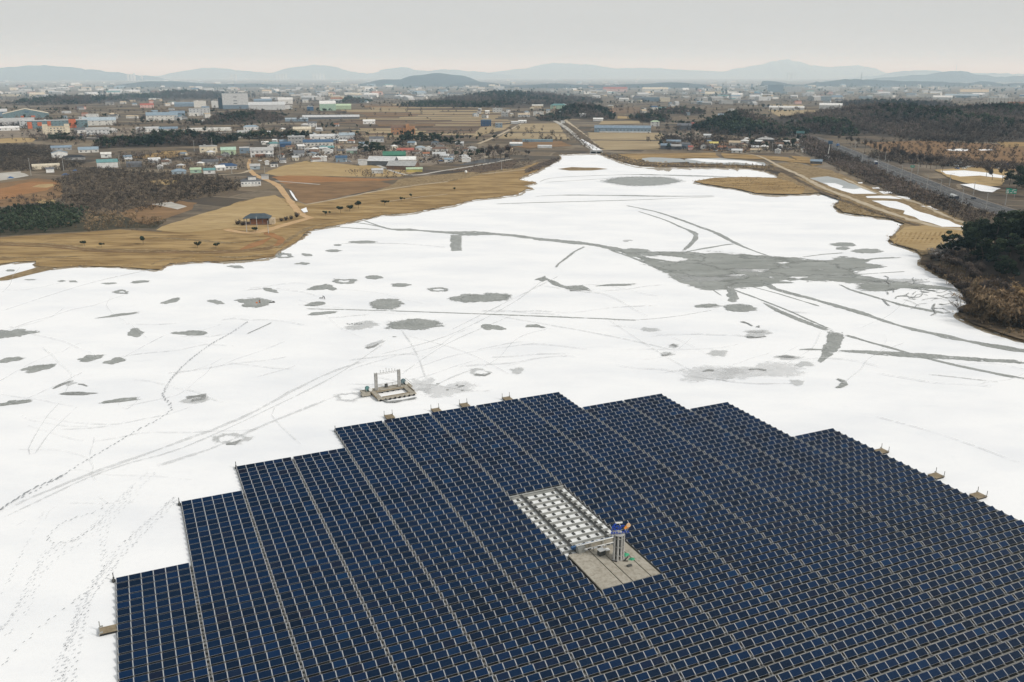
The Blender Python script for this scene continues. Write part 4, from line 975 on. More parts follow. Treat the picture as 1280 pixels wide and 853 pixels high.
# --- thickets and scrub
mass('thicket', scatter([(75,224),(100,211),(150,213),(200,216),(290,224),(301,238),(240,250),(190,261),(150,268),(110,272),(82,262)], 4.1, seed=2), 'r', V_thick, 'dense grey brown thicket covering the slope above the shore', 'thicket', .95)
mass('thicket', scatter([(-60,184),(0,182),(60,183),(72,196),(104,205),(80,214),(40,213.5),(-60,214)], 3.6, seed=3), 'r', V_thick, 'dense grey brown thicket at the left edge below the factories', 'thicket', .95)
mass('hedge', scatter([(-60,268),(0,264),(60,258),(100,264),(104,272),(100,283),(60,289),(0,294),(-60,297)], 2.5, seed=4), 'g', V_green, 'dark green hedge of low evergreens at the left edge', 'hedge', .36)
mass('scrub', scatter([(100,266),(150,268),(205,278),(195,286),(150,286),(100,289)], 3.6, seed=5), 'r', V_rust, 'brown scrub right of the dark green hedge', 'scrub', .8)
mass('scrub', scatter([(10,250),(60,244),(84,256),(60,262),(10,266)], 5, seed=6), 'r', V_twig, 'low grey scrub round the tan mounds on the left', 'scrub', .8)
mass('scrub', scatter([(1046,190),(1100,214),(1150,238),(1200,258),(1240,271),(1215,282),(1180,266),(1130,246),(1080,226),(1040,206),(1012,192)], 3.6, seed=7), 'r', V_twig, 'brown scrub on the slope between the ponds and the highway', 'scrub', 1.25)
mass('scrub', scatter([(1090,192),(1160,197),(1230,203),(1290,207),(1290,216),(1258,214),(1180,209),(1125,205),(1090,200)], 5.5, seed=8), 'r', V_twig, 'brown scrub beyond the highway lamps', 'scrub', 1.6)
mass('scrub', scatter([(1005,172),(1036,184),(1036,203),(1012,196),(1002,184)], 3.8, seed=18), 'r', V_twig, 'brown scrub in the fork of the side road and highway', 'scrub', 1.8)
mass('reeds', scatter([(752,192.4),(780,203.4),(801,207.8),(860,209),(957,212.6),(975,216),(955,207.5),(900,206),(840,205),(800,202),(770,195)], 4.2, seed=9), 'r', V_straw, 'brown reeds along the far bank of the lake', 'reeds', .7, gain=1.3)
mass('reeds', scatter([(1010,236),(1040,245),(1100,266),(1128,276),(1112,273.6),(1070,268),(1053,264),(1046,256),(1056,250)], 2.8, seed=10), 'r', V_straw, 'straw coloured reeds below the dyke path', 'reeds', .42, gain=1.3)
mass('reeds', scatter([(868,227.8),(890,224),(930,223),(972,223),(1000,231),(1000,242),(950,241.6),(910,235)], 3.2, seed=11), 'r', V_straw, 'short reeds round the tan spit', 'reeds', .30, gain=1.3)
mass('reeds', scatter([(676,206),(688,201),(699,197.6),(700,199),(688,206.4),(672,213),(660,216.6),(664,211)], 2.0, seed=12), 'r', V_twig, 'dark reeds on the bank beside the stream mouth', 'reeds', .62, gain=1.3)
mass('reeds', [(x + rnd.gauss(0, 1.2), y + rnd.uniform(.5, 3), LZ - .3) for x, y in shore for _ in range(1)], 'r', V_straw, 'thin fringe of dry grass along the shore', 'reeds', .3, gain=1.6)
mass('undergrowth', scatter([(1170,340),(1195,320),(1225,300),(1262,280),(1420,330),(1420,466),(1345,442),(1280,424),(1240,410),(1216,400),(1214,378),(1205,362)], 3.3, seed=13), 'r', V_rust, 'brown undergrowth below the pines on the right bank', 'undergrowth', .8)
mass('scrub', scatter([(700,158),(742,184),(750,188),(735,184),(712,168),(704,160)], 4, seed=14), 'r', V_twig, 'scrub in the stream bed', 'scrub', .8)
mass('scrub', scatter([(560,214),(600,207),(660,199),(672,204),(640,211),(600,218)], 5, seed=15), 'r', V_twig, 'low scrub beside the pale lane above the shore', 'scrub', .5)
mass('scrub', scatter([(430,214),(470,213),(520,219),(500,223),(450,221)], 5, seed=16), 'r', V_twig, 'low scrub below the grey barns', 'scrub', .7)
mass('scrub', scatter([(150,192),(300,196),(300,214),(200,214),(150,208)], 7.5, seed=17), 'r', V_twig, 'bare garden bushes between the left village houses', 'scrub', 1.3)
mass('scrub', scatter([(320,186),(620,184),(660,194),(560,205),(450,203),(320,202)], 9, seed=19), 'r', V_twig, 'bare garden bushes between the lakeside village houses', 'scrub', 1.3)
mass('scrub', scatter([(830,172),(985,176),(1000,192),(900,190),(830,187)], 6.5, seed=20), 'r', V_twig, 'bare bushes between the houses below the round wood', 'scrub', 1.5)
mass('scrub', scatter([(0,168),(330,160),(520,168),(690,160),(690,176),(560,180),(330,184),(0,182)], 30, seed=22), 'b', V_twig, 'scattered bare trees on the plain behind the villages', 'trees', .8)
mass('scrub', scatter([(-40,118),(1320,118),(1320,140),(1000,150),(700,150),(300,150),(-40,150)], 75, seed=23), 'b', V_twig, 'scattered bare trees far across the plain', 'trees', 1.0)
mass('scrub', scatter([(-40,108),(1320,108),(1320,122),(-40,122)], 150, seed=24), 'g', V_green, 'scattered dark trees in the hazy distance', 'trees', 1.7)
# clumps of trees that break up the plain
rr = random.Random(14); bp = []; gp = []
for _ in range(300):
    x, y = rr.uniform(-30, 1000), 116 + 62 * rr.random() ** 1.2
    if inside((x, y), [(600, 150), (840, 150), (840, 176), (600, 176)]) or (440 < x < 640 and 131 < y < 168): continue
    X, Y = GL(x, y); n_ = rr.randint(4, 16); e = rr.random() < .45; sx_ = rr.uniform(8, 40)
    for _ in range(n_): (gp if e else bp).append((X + rr.gauss(0, sx_), Y + rr.gauss(0, 7), LZ))
mass('tree_clumps', bp, 'b', V_twig, 'small leafless copses dotted over the plain', 'trees', .95); mass('tree_clumps', gp, 'g', V_green, 'small dark evergreen copses dotted over the plain', 'trees', .85)
# --- single trees
for i, (x, y, h, lb) in enumerate([(106,308,6,'round dark young tree, leftmost on the shore grass'), (127,309.5,4.6,'wide flat young tree, second from left on the shore grass'), (179,306,8,'leafy young tree standing alone mid-way along the left shore'), (247,310,6,'forked young tree left of a similar one below the pavilion'), (270,311,5.6,'low spreading young tree right of a forked one, below the pavilion'), (320,291,6,'leaning young tree in front of the pavilion'), (407,270,5,'small dark young tree nearest the dirt road bend'), (426,266.5,7,'bushy young tree, second right of the dirt road bend'), (437,264.5,6,'bushy young tree, third right of the dirt road bend'), (448,261,7,'tall young tree, fourth right of the dirt road bend'), (481,257,5.5,'young tree alone in the middle of the shore row'), (502,251.6,4,'left young tree of the last close pair along the shore'), (514,248,4.4,'right young tree of the last close pair along the shore'), (567.5,238.5,3,'tiny young tree, farthest along the shore')]):
    tree('young_tree', x, y, h * 1.3, lb, 'young trees along the shore', wide=1.15)
rr = random.Random(11)
def grove(kind, pts, label, group, jit=.5, wide=1.0):
    for (x, y, h) in pts: tree(kind, x + rr.uniform(-jit, jit), y + rr.uniform(-jit, jit) * .4, h * rr.uniform(.9, 1.12), label, group, wide=wide)
knoll = hill(1298, 340, 36, 50, 15, name='knoll', seed=77, N=20)
def tree_at(kind, X, Y, z, h, label, group, wide=1.0):
    s0 = {'pine_tree': 10.2, 'bare_tree': 8.6}[kind]; _tk[0] += 1; a, b = PROTO[kind][_tk[0] % len(PROTO[kind])]
    t = empty(kind, (X, Y, z), rr.uniform(0, 6.28)); s = h / s0; t.scale = (s * wide, s * wide, s); link('trunk', a, t); link('crown', b, t); tag(t, label, CATN[kind], group)
cx, cy, rx, ry, f_ = knoll; v = -.92
while v < .7:
    u = -.95
    while u < .95:
        a_, b_ = u + rr.uniform(-.4, .4) * 7 / rx, v + rr.uniform(-.4, .4) * 7 / ry
        if a_ * a_ + b_ * b_ < .84:
            if b_ < -.55 and rr.random() < .45: tree_at('bare_tree', cx + a_ * rx, cy + b_ * ry, f_(a_, b_) - .2, rr.uniform(8, 11), 'leafless tree at the foot of the pine knoll', 'bare trees at the foot of the pine knoll', 1.2)
            else: tree_at('pine_tree', cx + a_ * rx, cy + b_ * ry, f_(a_, b_) - .2, rr.uniform(10, 15.5), 'tall dark pine on the knoll at the right edge of the lake', 'pines on the right bank knoll', 1.2)
        u += 7 / rx
    v += 7 / ry
grove('pine_tree', [(1262,232,18),(1270,240,24),(1278,236,26),(1285,246,30),(1274,228,20),(1290,238,30)], 'dark pine behind the green road sign', 'pines behind the road sign', wide=1.2)
grove('bare_tree', [(1176,334,20),(1186,340,24),(1196,346,26),(1206,352,30),(1214,358,30),(1192,332,22),(1204,336,26),(1212,342,28),(1166,331,14),(1220,350,32)], 'leafless brown tree between the shore and the pines', 'bare trees on the right bank', wide=1.25)
grove('bare_tree', [(1228,376,30),(1240,384,34),(1250,378,32),(1264,386,30)], 'leafless tree above the brown willow bushes', 'bare trees above the willow bushes', wide=1.3)
grove('frosted_shrub', [(1168,322,14),(1177,319,15),(1186,316,16),(1195,314,16),(1204,312,17),(1212,311,16),(1172,327,12),(1190,321,13)], 'pale frosted shrub below the ploughed plot', 'frosted shrubs below the ploughed plot', wide=1.5)
grove('bare_shrub', [(1222,386,26),(1232,398,34),(1246,404,36),(1258,410,36),(1270,408,34),(1282,414,36),(1224,372,22),(1240,388,30),(1254,394,34),(1268,396,34),(1212,396,18),(1294,412,38),(1284,398,34),(1236,376,26)], 'brown willow bush hanging over the ice at the right edge', 'willow bushes on the right bank', wide=1.2)
grove('twiggy_shrub', [(1162,336,9),(1170,341,11),(1180,347,12),(1192,355,13),(1201,363,14),(1208,373,14),(1210,384,13),(1202,392,10)], 'low twiggy bush right at the ice edge of the right bank', 'bushes at the ice edge', wide=1.4)
grove('bare_tree', [(1112,200,16),(1124,203,18),(1137,206,17),(1150,209,20),(1163,212,18),(1240,226,20),(1252,229,24),(1232,222,18),(1088,187,14),(1063,182,14)], 'leafless roadside tree behind the highway lamps', 'bare trees behind the highway', wide=.8)
grove('bare_tree', [(606,196,16),(616,199,19),(626,200,20),(637,199,19),(612,203,17),(630,203,17)], 'leafless brown tree in the clump right of the village', 'bare trees right of the village', wide=1.1)
tree('bare_tree', 660, 200, 14, 'slim leafless tree alone near the stream mouth', wide=.8)
grove('pine_tree', [(451,190,11),(459,193,14),(466,194,15),(473,194.5,16),(479,193,13),(470,189,12)], 'dark pine in the clump left of the green roof', 'pines left of the green roof', wide=1.2)
grove('pine_tree', [(496,184,10),(504,182,12),(512,181,13),(521,180.4,13),(530,180.4,13),(539,180.6,12),(548,181.4,12),(557,182.4,12),(565,183.4,11),(572,184,9),(508,178,11),(526,177,11),(543,178,11)], 'dark pine in the long clump below the brick church', 'pines below the brick church', wide=1.35)
grove('pine_tree', [(570,197,8),(578,197.6,9),(588,197.4,9),(597,196.6,9),(604,195,9)], 'dark pine in the low row right of the village', 'pines right of the village', wide=1.3)
grove('pine_tree', [(66,178,10),(74,178.6,12),(82,178,11)], 'dark round pine below the cream factory', 'pines below the cream factory', wide=1.6)
grove('pine_tree', [(826,186,9),(836,187,8),(940,184,9),(957,186,9),(981,184,11),(990,187,12)], 'dark pine among the houses below the round wood', 'pines among the houses', wide=1.2)
grove('twiggy_shrub', [(297,281,6),(303,282,6),(352,277,5),(358,276,5.5),(364,274.6,6),(371,272,7)], 'low bush in the hedge round the pavilion', 'bushes round the pavilion', wide=1.2)
grove('bare_tree', [(1058,181,12),(1072,184,14),(1081,189,16),(1093,191,15),(1104,196,17),(1118,199,18),(1129,202,18),(1142,206,19),(1150,207,17),(1158,210,20),(1170,213,20),(1178,216,19),(1047,178,11),(1098,194,16)], 'slim leafless tree in the belt between highway and wood', 'slim trees between highway and wood', wide=.75)
mass('scrub', scatter([(1075,180),(1150,177),(1235,181),(1290,187),(1290,204),(1180,200),(1110,196)], 11, seed=28), 'b', V_twig, 'open brown scrub below the big right wood', 'scrub', .62)
# fallen tree on the ice
mbt = MB(); p0 = Vector((*GL(1210, 390), .7)); p1 = Vector((*G(1197, 388), .25)); mbt.tube(p0, p1, .16, .1, 5)
rs = np.random.RandomState(3)
def spray(p, d, L, r, lv):
    q = p + d * L; mbt.tube(p, q, r, r * .6, 4, caps=False)
    if lv == 0: return
    for k in range(3):
        e = (d + Vector((rs.normal(0, .6), rs.normal(0, .6), abs(rs.normal(0, .45))))).normalized(); spray(p + d * L * rs.uniform(.5, 1), e, L * .62, r * .6, lv - 1)
dd = (p1 - p0).normalized()
for k in range(5): spray(p0.lerp(p1, rs.uniform(.3, 1)), (dd + Vector((rs.normal(0, .5), rs.normal(0, .5), .35 + abs(rs.normal(0, .3))))).normalized(), 3.2, .09, 3)
tag(mbt.build('fallen_tree', V_bark), 'bare fallen tree reaching from the right bank over the ice', 'tree')
# ---------------------------------------------------------------- buildings
C = {'white': (.68, .68, .66), 'offwhite': (.62, .61, .57), 'cream': (.60, .54, .42), 'grey': (.38, .38, .37), 'lgrey': (.52, .53, .53), 'dgrey': (.13, .135, .145), 'black': (.035, .037, .042),
     'teal': (.13, .26, .26), 'blue': (.065, .12, .20), 'lblue': (.24, .31, .37), 'pblue': (.33, .39, .43), 'navy': (.05, .09, .17), 'bgrey': (.20, .26, .32), 'slate': (.075, .095, .11), 'green': (.065, .19, .13), 'lgreen': (.42, .52, .36), 'pgreen': (.36, .50, .40),
     'red': (.36, .12, .09), 'orange': (.50, .15, .075), 'brick': (.40, .22, .12), 'tan': (.50, .41, .29), 'brown': (.17, .11, .08), 'rust': (.30, .14, .08), 'yellow': (.55, .47, .16), 'pink': (.58, .40, .36), 'tgrey': (.16, .23, .25)}
def bmat(c):
    b = C[c]; return mat('painted_' + c, b, tuple(v * .72 for v in b), scale=.35, rough=.75, spec=.15, rv=.10)
M_glass = mat('window_glass', (.075, .085, .095), (.14, .15, .16), scale=.2, rough=.25, spec=.5)
M_trim = mat('door_paint', (.16, .15, .14), rough=.6)
def face_cam(X, Y): return -math.atan2(X, Y)
def building(name, px, py, w, h, d, kind, wall, roof, label, rot=0.0, win=None, cat='building', group=None, rise=None, door=True):
    """px, py: middle of the front foot in the photo; w, h: front width and wall height in photo pixels; d: depth in metres"""
    X, Y = GL(px, py); k = PPM(X, Y, LZ); W, Hh = w / k, h / k
    t = empty(name, (X, Y, LZ), face_cam(X, Y) + R(rot)); tag(t, label, cat, group)
    wm, rm = bmat(wall), bmat(roof)
    mb = MB(); x0, x1 = -W / 2, W / 2; rs_ = rise if rise is not None else min(W, d) * .22
    mb.box((0, d / 2, Hh / 2 - .2), (W, d, Hh + .4))
    ov = .35; rb = MB()
    if kind == 'g':                                # ridge along the front
        mb.add([(x0, 0, Hh), (x0, d, Hh), (x0, d / 2, Hh + rs_)], [(0, 2, 1)]); mb.add([(x1, 0, Hh), (x1, d, Hh), (x1, d / 2, Hh + rs_)], [(0, 1, 2)])
        sl = rs_ / (d / 2)
        for s in (-1, 1):
            y_e = d / 2 + s * (d / 2 + ov); z_e = Hh - ov * sl
            V = [(x0 - ov, y_e, z_e), (x1 + ov, y_e, z_e), (x1 + ov, d / 2, Hh + rs_), (x0 - ov, d / 2, Hh + rs_)]
            rb.add([(a, b, c + .03) for a, b, c in V] + [(a, b, c + .18) for a, b, c in V], [(0, 3, 2, 1), (4, 5, 6, 7), (0, 1, 5, 4), (1, 2, 6, 5), (2, 3, 7, 6), (3, 0, 4, 7)])
    elif kind == 'e':                              # gable end to the front
        mb.add([(x0, 0, Hh), (x1, 0, Hh), (0, 0, Hh + rs_)], [(0, 1, 2)]); mb.add([(x0, d, Hh), (x1, d, Hh), (0, d, Hh + rs_)], [(0, 2, 1)])
        sl = rs_ / (W / 2)
        for s in (-1, 1):
            x_e = s * (W / 2 + ov); z_e = Hh - ov * sl
            V = [(x_e, -ov, z_e), (x_e, d + ov, z_e), (0, d + ov, Hh + rs_), (0, -ov, Hh + rs_)]
            rb.add([(a, b, c + .03) for a, b, c in V] + [(a, b, c + .18) for a, b, c in V], [(0, 3, 2, 1), (4, 5, 6, 7), (0, 1, 5, 4), (1, 2, 6, 5), (2, 3, 7, 6), (3, 0, 4, 7)])
    elif kind == 'h':                              # hipped
        i_ = min(W, d) / 2 * .9
        V = [(x0 - ov, -ov, Hh), (x1 + ov, -ov, Hh), (x1 + ov, d + ov, Hh), (x0 - ov, d + ov, Hh), (x0 + i_, d / 2, Hh + rs_), (x1 - i_, d / 2, Hh + rs_)]
        rb.add([(a, b, c + .04) for a, b, c in V], [(0, 1, 5, 4), (1, 2, 5), (2, 3, 4, 5), (3, 0, 4), (3, 2, 1, 0)])
    elif kind == 'a':                              # arched tunnel along the front
        V = []; n = 8
        for xx in (x0 - .1, x1 + .1):
            for q in range(n + 1):
                a = math.pi * q / n; V.append((xx, d / 2 - (d / 2 + .1) * math.cos(a), Hh + rs_ * math.sin(a)))
        rb.add(V, [(q, q + 1, n + 2 + q, n + 1 + q) for q in range(n)] + [tuple(range(n, -1, -1)), tuple(range(n + 1, 2 * n + 2))])
    else:                                          # flat with parapet
        rb.box((0, d / 2, Hh + .23), (W + .3, d + .3, .1))
        for c, s in (((0, -.05, Hh + .5), (W + .3, .2, .45)), ((0, d + .05, Hh + .5), (W + .3, .2, .45)), ((x0 - .05, d / 2, Hh + .5), (.2, d - .12, .45)), ((x1 + .05, d / 2, Hh + .5), (.2, d - .12, .45))): rb.box(c, s)
        if W > 14: rb.box((x0 + W * .3, d * .6, Hh + 1.1), (2.4, 2.0, 1.6)); rb.box((x0 + W * .7, d * .5, Hh + .9), (1.6, 1.6, 1.2))
    mb.build('wall', wm, t); rb.build('roof', rm, t)
    if win is None: win = max(0, min(4, int(W / 5))) if w > 9 else 0
    if win:
        st = max(1, int(Hh / 3.2)) if Hh > 2.2 else 0
        wh = min(1.4, Hh * .38); ww = min(2.0, W / win * .5)
        me = MB().box((0, 0, 0), (ww, .08, wh)).mesh('window', M_glass)
        dk = rnd.randrange(win) if door and win > 1 else -1
        for r in range(min(st, 6)):
            for k_ in range(win):
                if r == 0 and k_ == dk: continue
                link('window', me, t, (x0 + W * (k_ + .5) / win, -.03, (Hh / st) * (r + .55)))
        if dk >= 0 and st:
            dh = min(2.3, Hh * .8); MB().box((0, 0, 0), (min(1.6, ww), .1, dh)).build('door', M_trim, t, (x0 + W * (dk + .5) / win, -.04, dh / 2))
    return t
B = building
# -- left factories
b = B('factory_hall', 33, 147.6, 51, 5, 46, 'e', 'tgrey', 'cream', 'long low hall with broad cream gabled roof at the left', rise=9, win=6)
for x_ in (-6, 12): MB().box((x_, -.06, 2.6), (7, .1, 3.2)).build('panel', bmat('orange'), b)
MB().box((2, -.45, 11.2), (7.5, .1, 1.6)).build('sign_panel', bmat('blue'), b)
B('factory_hall', 2, 146, 14, 6, 30, 'g', 'bgrey', 'lgrey', 'grey blue hall cut by the left edge of the photo')
b = B('office_block', 73, 160.2, 68, 9, 18, 'f', 'tgrey', 'lgrey', 'dark teal office block with orange panels', win=16)
kk = PPM(*GL(73, 160.2), LZ)
for x_, w_, h_ in ((16.5, 8.2, 10.4), (-31, 5, 8), (-20, 5, 4.5), (-9.5, 4, 5.5)): MB().box((x_ / kk, -.35, h_ / kk / 2 + (0 if h_ > 6 else 3 / kk)), (w_ / kk, .6, h_ / kk)).build('panel', bmat('orange'), b)
B('factory_shed', 14, 159.6, 54, 7, 24, 'g', 'lgrey', 'grey', 'long pale grey shed below the cream roofed hall', win=8)
B('factory_shed', 33, 159.8, 14, 8.5, 16, 'f', 'lgrey', 'lgrey', 'square pale block at the right end of a long grey shed')
B('low_shed', 11, 163.5, 24, 3.5, 9, 'g', 'white', 'white', 'low white shed in front of the left factories')
b = B('factory_office', 71, 168, 30, 8.5, 16, 'f', 'cream', 'tan', 'cream office with two towers below the orange panelled block', win=8)
kk = PPM(*GL(71, 168), LZ)
for x_ in (-12, 12.5): MB().box((x_ / kk, 1.0, 6 / kk), (6 / kk, 4, 12.5 / kk)).build('tower', bmat('cream'), b)
B('workshop', 125, 157, 38, 6, 22, 'g', 'offwhite', 'pblue', 'pale blue roofed workshop right of the orange panels', win=5)
B('workshop', 123, 168.6, 27, 6, 14, 'g', 'lgrey', 'grey', 'grey workshop with a row of small windows by the plain road', win=6)
B('workshop', 102, 167, 15, 4.5, 10, 'g', 'white', 'dgrey', 'small dark roofed white workshop beside the cream office')
B('small_shed', 141, 166, 11, 4, 8, 'e', 'white', 'white', 'small white shed right of the grey workshop')
B('house', 77, 188, 23, 3.2, 9, 'g', 'grey', 'bgrey', 'low house with slate blue roof above the left thicket')
B('house', 111, 191, 23, 3.6, 12, 'g', 'offwhite', 'lblue', 'house with bright light blue roof behind the left thicket')
B('house', 75, 197.6, 18, 6.0, 10, 'e', 'white', 'lblue', 'white house with pale blue roof, edge of the left thicket')
B('house', 93, 200, 25, 3.0, 9, 'h', 'grey', 'black', 'low house with black hipped roof right of a white one')
B('small_shed', 133, 197.4, 12, 4.6, 7, 'g', 'white', 'offwhite', 'small white shed above the green roofed shed')
B('barn', 135, 210, 24, 6.8, 11, 'g', 'white', 'teal', 'white barn with teal green roof at the thicket edge', win=0)
B('greenhouse', 58, 211.6, 31, 4.2, 8, 'a', 'cream', 'cream', 'flat cream greenhouse above the brown field', rise=1.6, win=0)
B('greenhouse', 168, 209, 18, 4.0, 8, 'a', 'dgrey', 'dgrey', 'dark netted greenhouse right of the teal roofed barn', rise=2.0, win=0)
B('small_shed', 63, 216, 9, 4.5, 5, 'g', 'white', 'dgrey', 'small white shed under the flat cream greenhouse')
B('small_shed', 193, 203, 14, 3.5, 6, 'g', 'offwhite', 'white', 'small white shed in the yard right of the dark greenhouse')
B('small_shed', 207, 206, 9, 3.5, 6, 'g', 'white', 'brown', 'small white shed with brown roof beside a white one')
B('house', 224, 218, 17, 3.5, 9, 'h', 'pblue', 'lblue', 'house with light blue hipped roof above the thicket')
B('small_shed', 245, 216.5, 13, 4, 7, 'g', 'pgreen', 'lgreen', 'pale green shed right of the light blue hipped roof')
B('small_shed', 262, 217.5, 14, 4.4, 7, 'g', 'white', 'teal', 'white shed with teal roof beside a pale green one')
B('house', 284, 212, 24, 4.0, 10, 'h', 'white', 'navy', 'white house with wide navy hipped roof beside the village lane', win=5)
B('house', 263, 206, 19, 3.4, 9, 'g', 'grey', 'dgrey', 'grey house behind the wide navy roof')
B('warehouse', 261, 190.8, 21, 7.0, 13, 'f', 'cream', 'grey', 'square cream warehouse above the left village', win=3)
B('warehouse', 286, 193.8, 18, 6, 12, 'g', 'lgreen', 'pgreen', 'pale green gabled warehouse beside the square cream one', win=2)
B('warehouse', 306, 192, 12, 6.5, 10, 'f', 'bgrey', 'white', 'blue grey warehouse left of the long white house', win=2)
b = B('long_house', 328, 196.6, 28, 8, 13, 'g', 'white', 'grey', 'long two storey white house with rust red porch', win=5)
MB().box((-2, -.9, 1.6), (10, 1.6, 3.0)).build('porch', bmat('rust'), b)
# -- mid left
B('warehouse', 203, 150.6, 37, 6, 24, 'g', 'offwhite', 'lblue', 'white hall with light blue roof below the tall grey block', win=7)
B('warehouse', 222, 146, 18, 4, 20, 'g', 'bgrey', 'bgrey', 'slate blue hall just right of a light blue roof')
b = B('tall_block', 295, 136.4, 31, 18, 45, 'f', 'lgrey', 'lgrey', 'tall windowless pale grey block on the left plain', win=0, door=False)
kk = PPM(*GL(295, 136.4), LZ); MB().box((0, -.1, 2.4 / kk), (30.6 / kk, .15, 4.8 / kk)).build('base_band', bmat('bgrey'), b)
for z_ in (6.6, 9.8, 14.4): MB().box((0, -.08, z_ / kk), (4.5 / kk, .12, .9 / kk)).build('sign_mark', bmat('dgrey'), b)
B('stair_tower', 276.4, 136.2, 5.5, 13, 12, 'f', 'bgrey', 'bgrey', 'slim slate blue tower against the tall grey block', win=0)
B('works', 250.5, 134.6, 14.5, 7.5, 20, 'f', 'offwhite', 'white', 'white cube of the works left of the tall grey block', win=0)
B('works', 269, 135.2, 8, 8, 14, 'f', 'white', 'white', 'narrow white cube beside the slim slate tower', win=0)
B('works', 250, 144.6, 25, 8, 24, 'f', 'lgrey', 'grey', 'pale grey works below two white cubes', win=6)
B('works', 231, 133.4, 24, 3.6, 16, 'g', 'bgrey', 'bgrey', 'long slate roof left of the white cubes', win=0)
B('house', 184, 135, 16, 3.4, 16, 'g', 'pink', 'red', 'red roofed building in the hazy left plain')
B('low_shed', 185, 165.6, 27, 4.6, 10, 'g', 'white', 'lgrey', 'low white shed with pale roof above the dark wood', win=6)
B('low_shed', 211, 166.4, 22, 5, 12, 'g', 'lgrey', 'bgrey', 'low shed with blue grey roof above the dark wood')
B('greenhouse', 262, 164, 54, 2.6, 12, 'a', 'offwhite', 'offwhite', 'very long low white greenhouse above the dark wood', rise=1.6, win=0)
B('small_shed', 258, 153.6, 10, 2.4, 8, 'g', 'white', 'white', 'tiny white shed left of the bare wood')
B('house', 314, 163, 18, 4.2, 10, 'h', 'white', 'lblue', 'white house with pale blue roof right of the bare wood')
B('low_shed', 306, 172, 16, 6, 12, 'g', 'lgrey', 'grey', 'pale grey shed behind the dark tree belt')
B('long_hall', 414, 149.4, 70, 2.8, 16, 'g', 'dgrey', 'lgrey', 'very long dark hall with thin pale roof on the plain', win=0)
B('fence_hall', 371, 152, 28, 2.8, 10, 'g', 'lblue', 'pblue', 'long light blue hall left of the very long dark hall', win=0)
B('house', 390, 159, 12, 5, 9, 'g', 'white', 'dgrey', 'white and black house below the very long dark hall')
B('hall', 378, 166.6, 22, 5, 13, 'g', 'cream', 'cream', 'cream hall above the grey factory', win=3)
b = B('works', 410, 138.4, 20, 8, 30, 'a', 'pgreen', 'white', 'pale green works with white arched roof', rise=7, win=0)
B('works', 428, 137, 22, 4.5, 18, 'g', 'lgreen', 'lgreen', 'light green annex beside the white arched roof', win=0)
B('warehouse', 357, 130, 18, 5, 26, 'g', 'white', 'white', 'white warehouse behind the bare wood', win=0)
B('warehouse', 334, 137.6, 44, 6, 30, 'g', 'lgrey', 'lgrey', 'broad pale grey warehouse right of the tall grey block', win=0)
B('warehouse', 329, 130, 22, 4, 20, 'g', 'bgrey', 'bgrey', 'slate warehouse behind the broad pale grey one', win=0)
B('house', 388, 138.6, 8, 5, 10, 'f', 'blue', 'lgrey', 'small blue building left of the white arched roof', win=0)
B('house', 361, 136.4, 9, 4, 9, 'e', 'white', 'white', 'small white gabled building right of the broad grey warehouse')
# -- lakeside village
B('shed', 342, 184, 15, 4.0, 9, 'h', 'white', 'teal', 'white shed with pale teal roof left of a deep blue roof', win=0)
B('shed', 357, 184, 14, 4.2, 9, 'g', 'navy', 'blue', 'shed with deep blue roof in the lakeside village', win=0)
B('factory', 371, 179.6, 21, 8, 14, 'f', 'grey', 'lgrey', 'grey two storey factory behind the blue roofed hall', win=5)
B('hall', 407, 174.4, 38, 3.6, 12, 'g', 'white', 'lgrey', 'long white hall with black bays behind the village', win=5)
B('hall', 434, 176.4, 19, 7, 13, 'g', 'lgrey', 'pblue', 'blue grey hall at the right end of a long white one', win=0)
B('hall', 398, 183.6, 37, 5.4, 13, 'g', 'offwhite', 'blue', 'long cream hall with bright blue roof', win=8)
B('shed', 409, 188, 17, 3, 8, 'g', 'grey', 'teal', 'low shed with teal roof below the bright blue roof')
B('shed', 411, 193, 11, 4.4, 8, 'e', 'white', 'white', 'white gabled shed behind the white greenhouses')
for i_, n_ in enumerate(['leftmost', 'second', 'third', 'rightmost']):
    B('greenhouse', 393.4 + 4.4 * i_, 202, 4.3, 5, 11, 'e', 'white', 'white', '%s of four joined white greenhouses' % n_, rise=.8, win=0)
B('shed', 427, 203, 14, 5.5, 8, 'g', 'lblue', 'blue', 'small blue shed right of the white greenhouses', win=2)
B('container', 453.5, 207, 11, 6, 6, 'f', 'lgrey', 'lgrey', 'pale grey container at the left end of the grey barns', win=0)
b = B('long_barn', 476, 207, 34, 5.4, 17, 'g', 'dgrey', 'lgrey', 'left grey barn with low broad roof and open front', rot=-14, win=7, rise=3.6)
b = B('long_barn', 501, 212.6, 36, 5.0, 17, 'g', 'brown', 'grey', 'right grey barn with low broad roof, nearer the lake', rot=-16, win=0, rise=3.6)
B('barn', 507, 204, 26, 4.0, 12, 'g', 'offwhite', 'white', 'white roofed barn behind the right grey barn', win=0)
B('barn', 493, 198.6, 28, 4.6, 14, 'g', 'green', 'green', 'barn with bright green roof in the lakeside village', win=0)
B('shed', 518, 215.2, 20, 3.4, 6, 'g', 'yellow', 'lgreen', 'small yellow shed in front of the grey barns', win=0)
B('shed', 472, 217, 14, 4, 6, 'g', 'lgrey', 'lgrey', 'small grey shed below the grey barns', win=0)
B('house', 507, 191, 21, 3.0, 9, 'g', 'pink', 'red', 'house with red roof between the pines')
B('house', 525.5, 188.4, 12, 3.6, 8, 'h', 'white', 'pblue', 'house with pale blue hipped roof right of a red roof')
B('house', 536, 189.4, 8, 4, 7, 'e', 'white', 'white', 'little white house between pale blue and brown roofs')
B('house', 550, 190, 20, 3.4, 10, 'h', 'offwhite', 'brown', 'house with brown hipped roof below the pines')
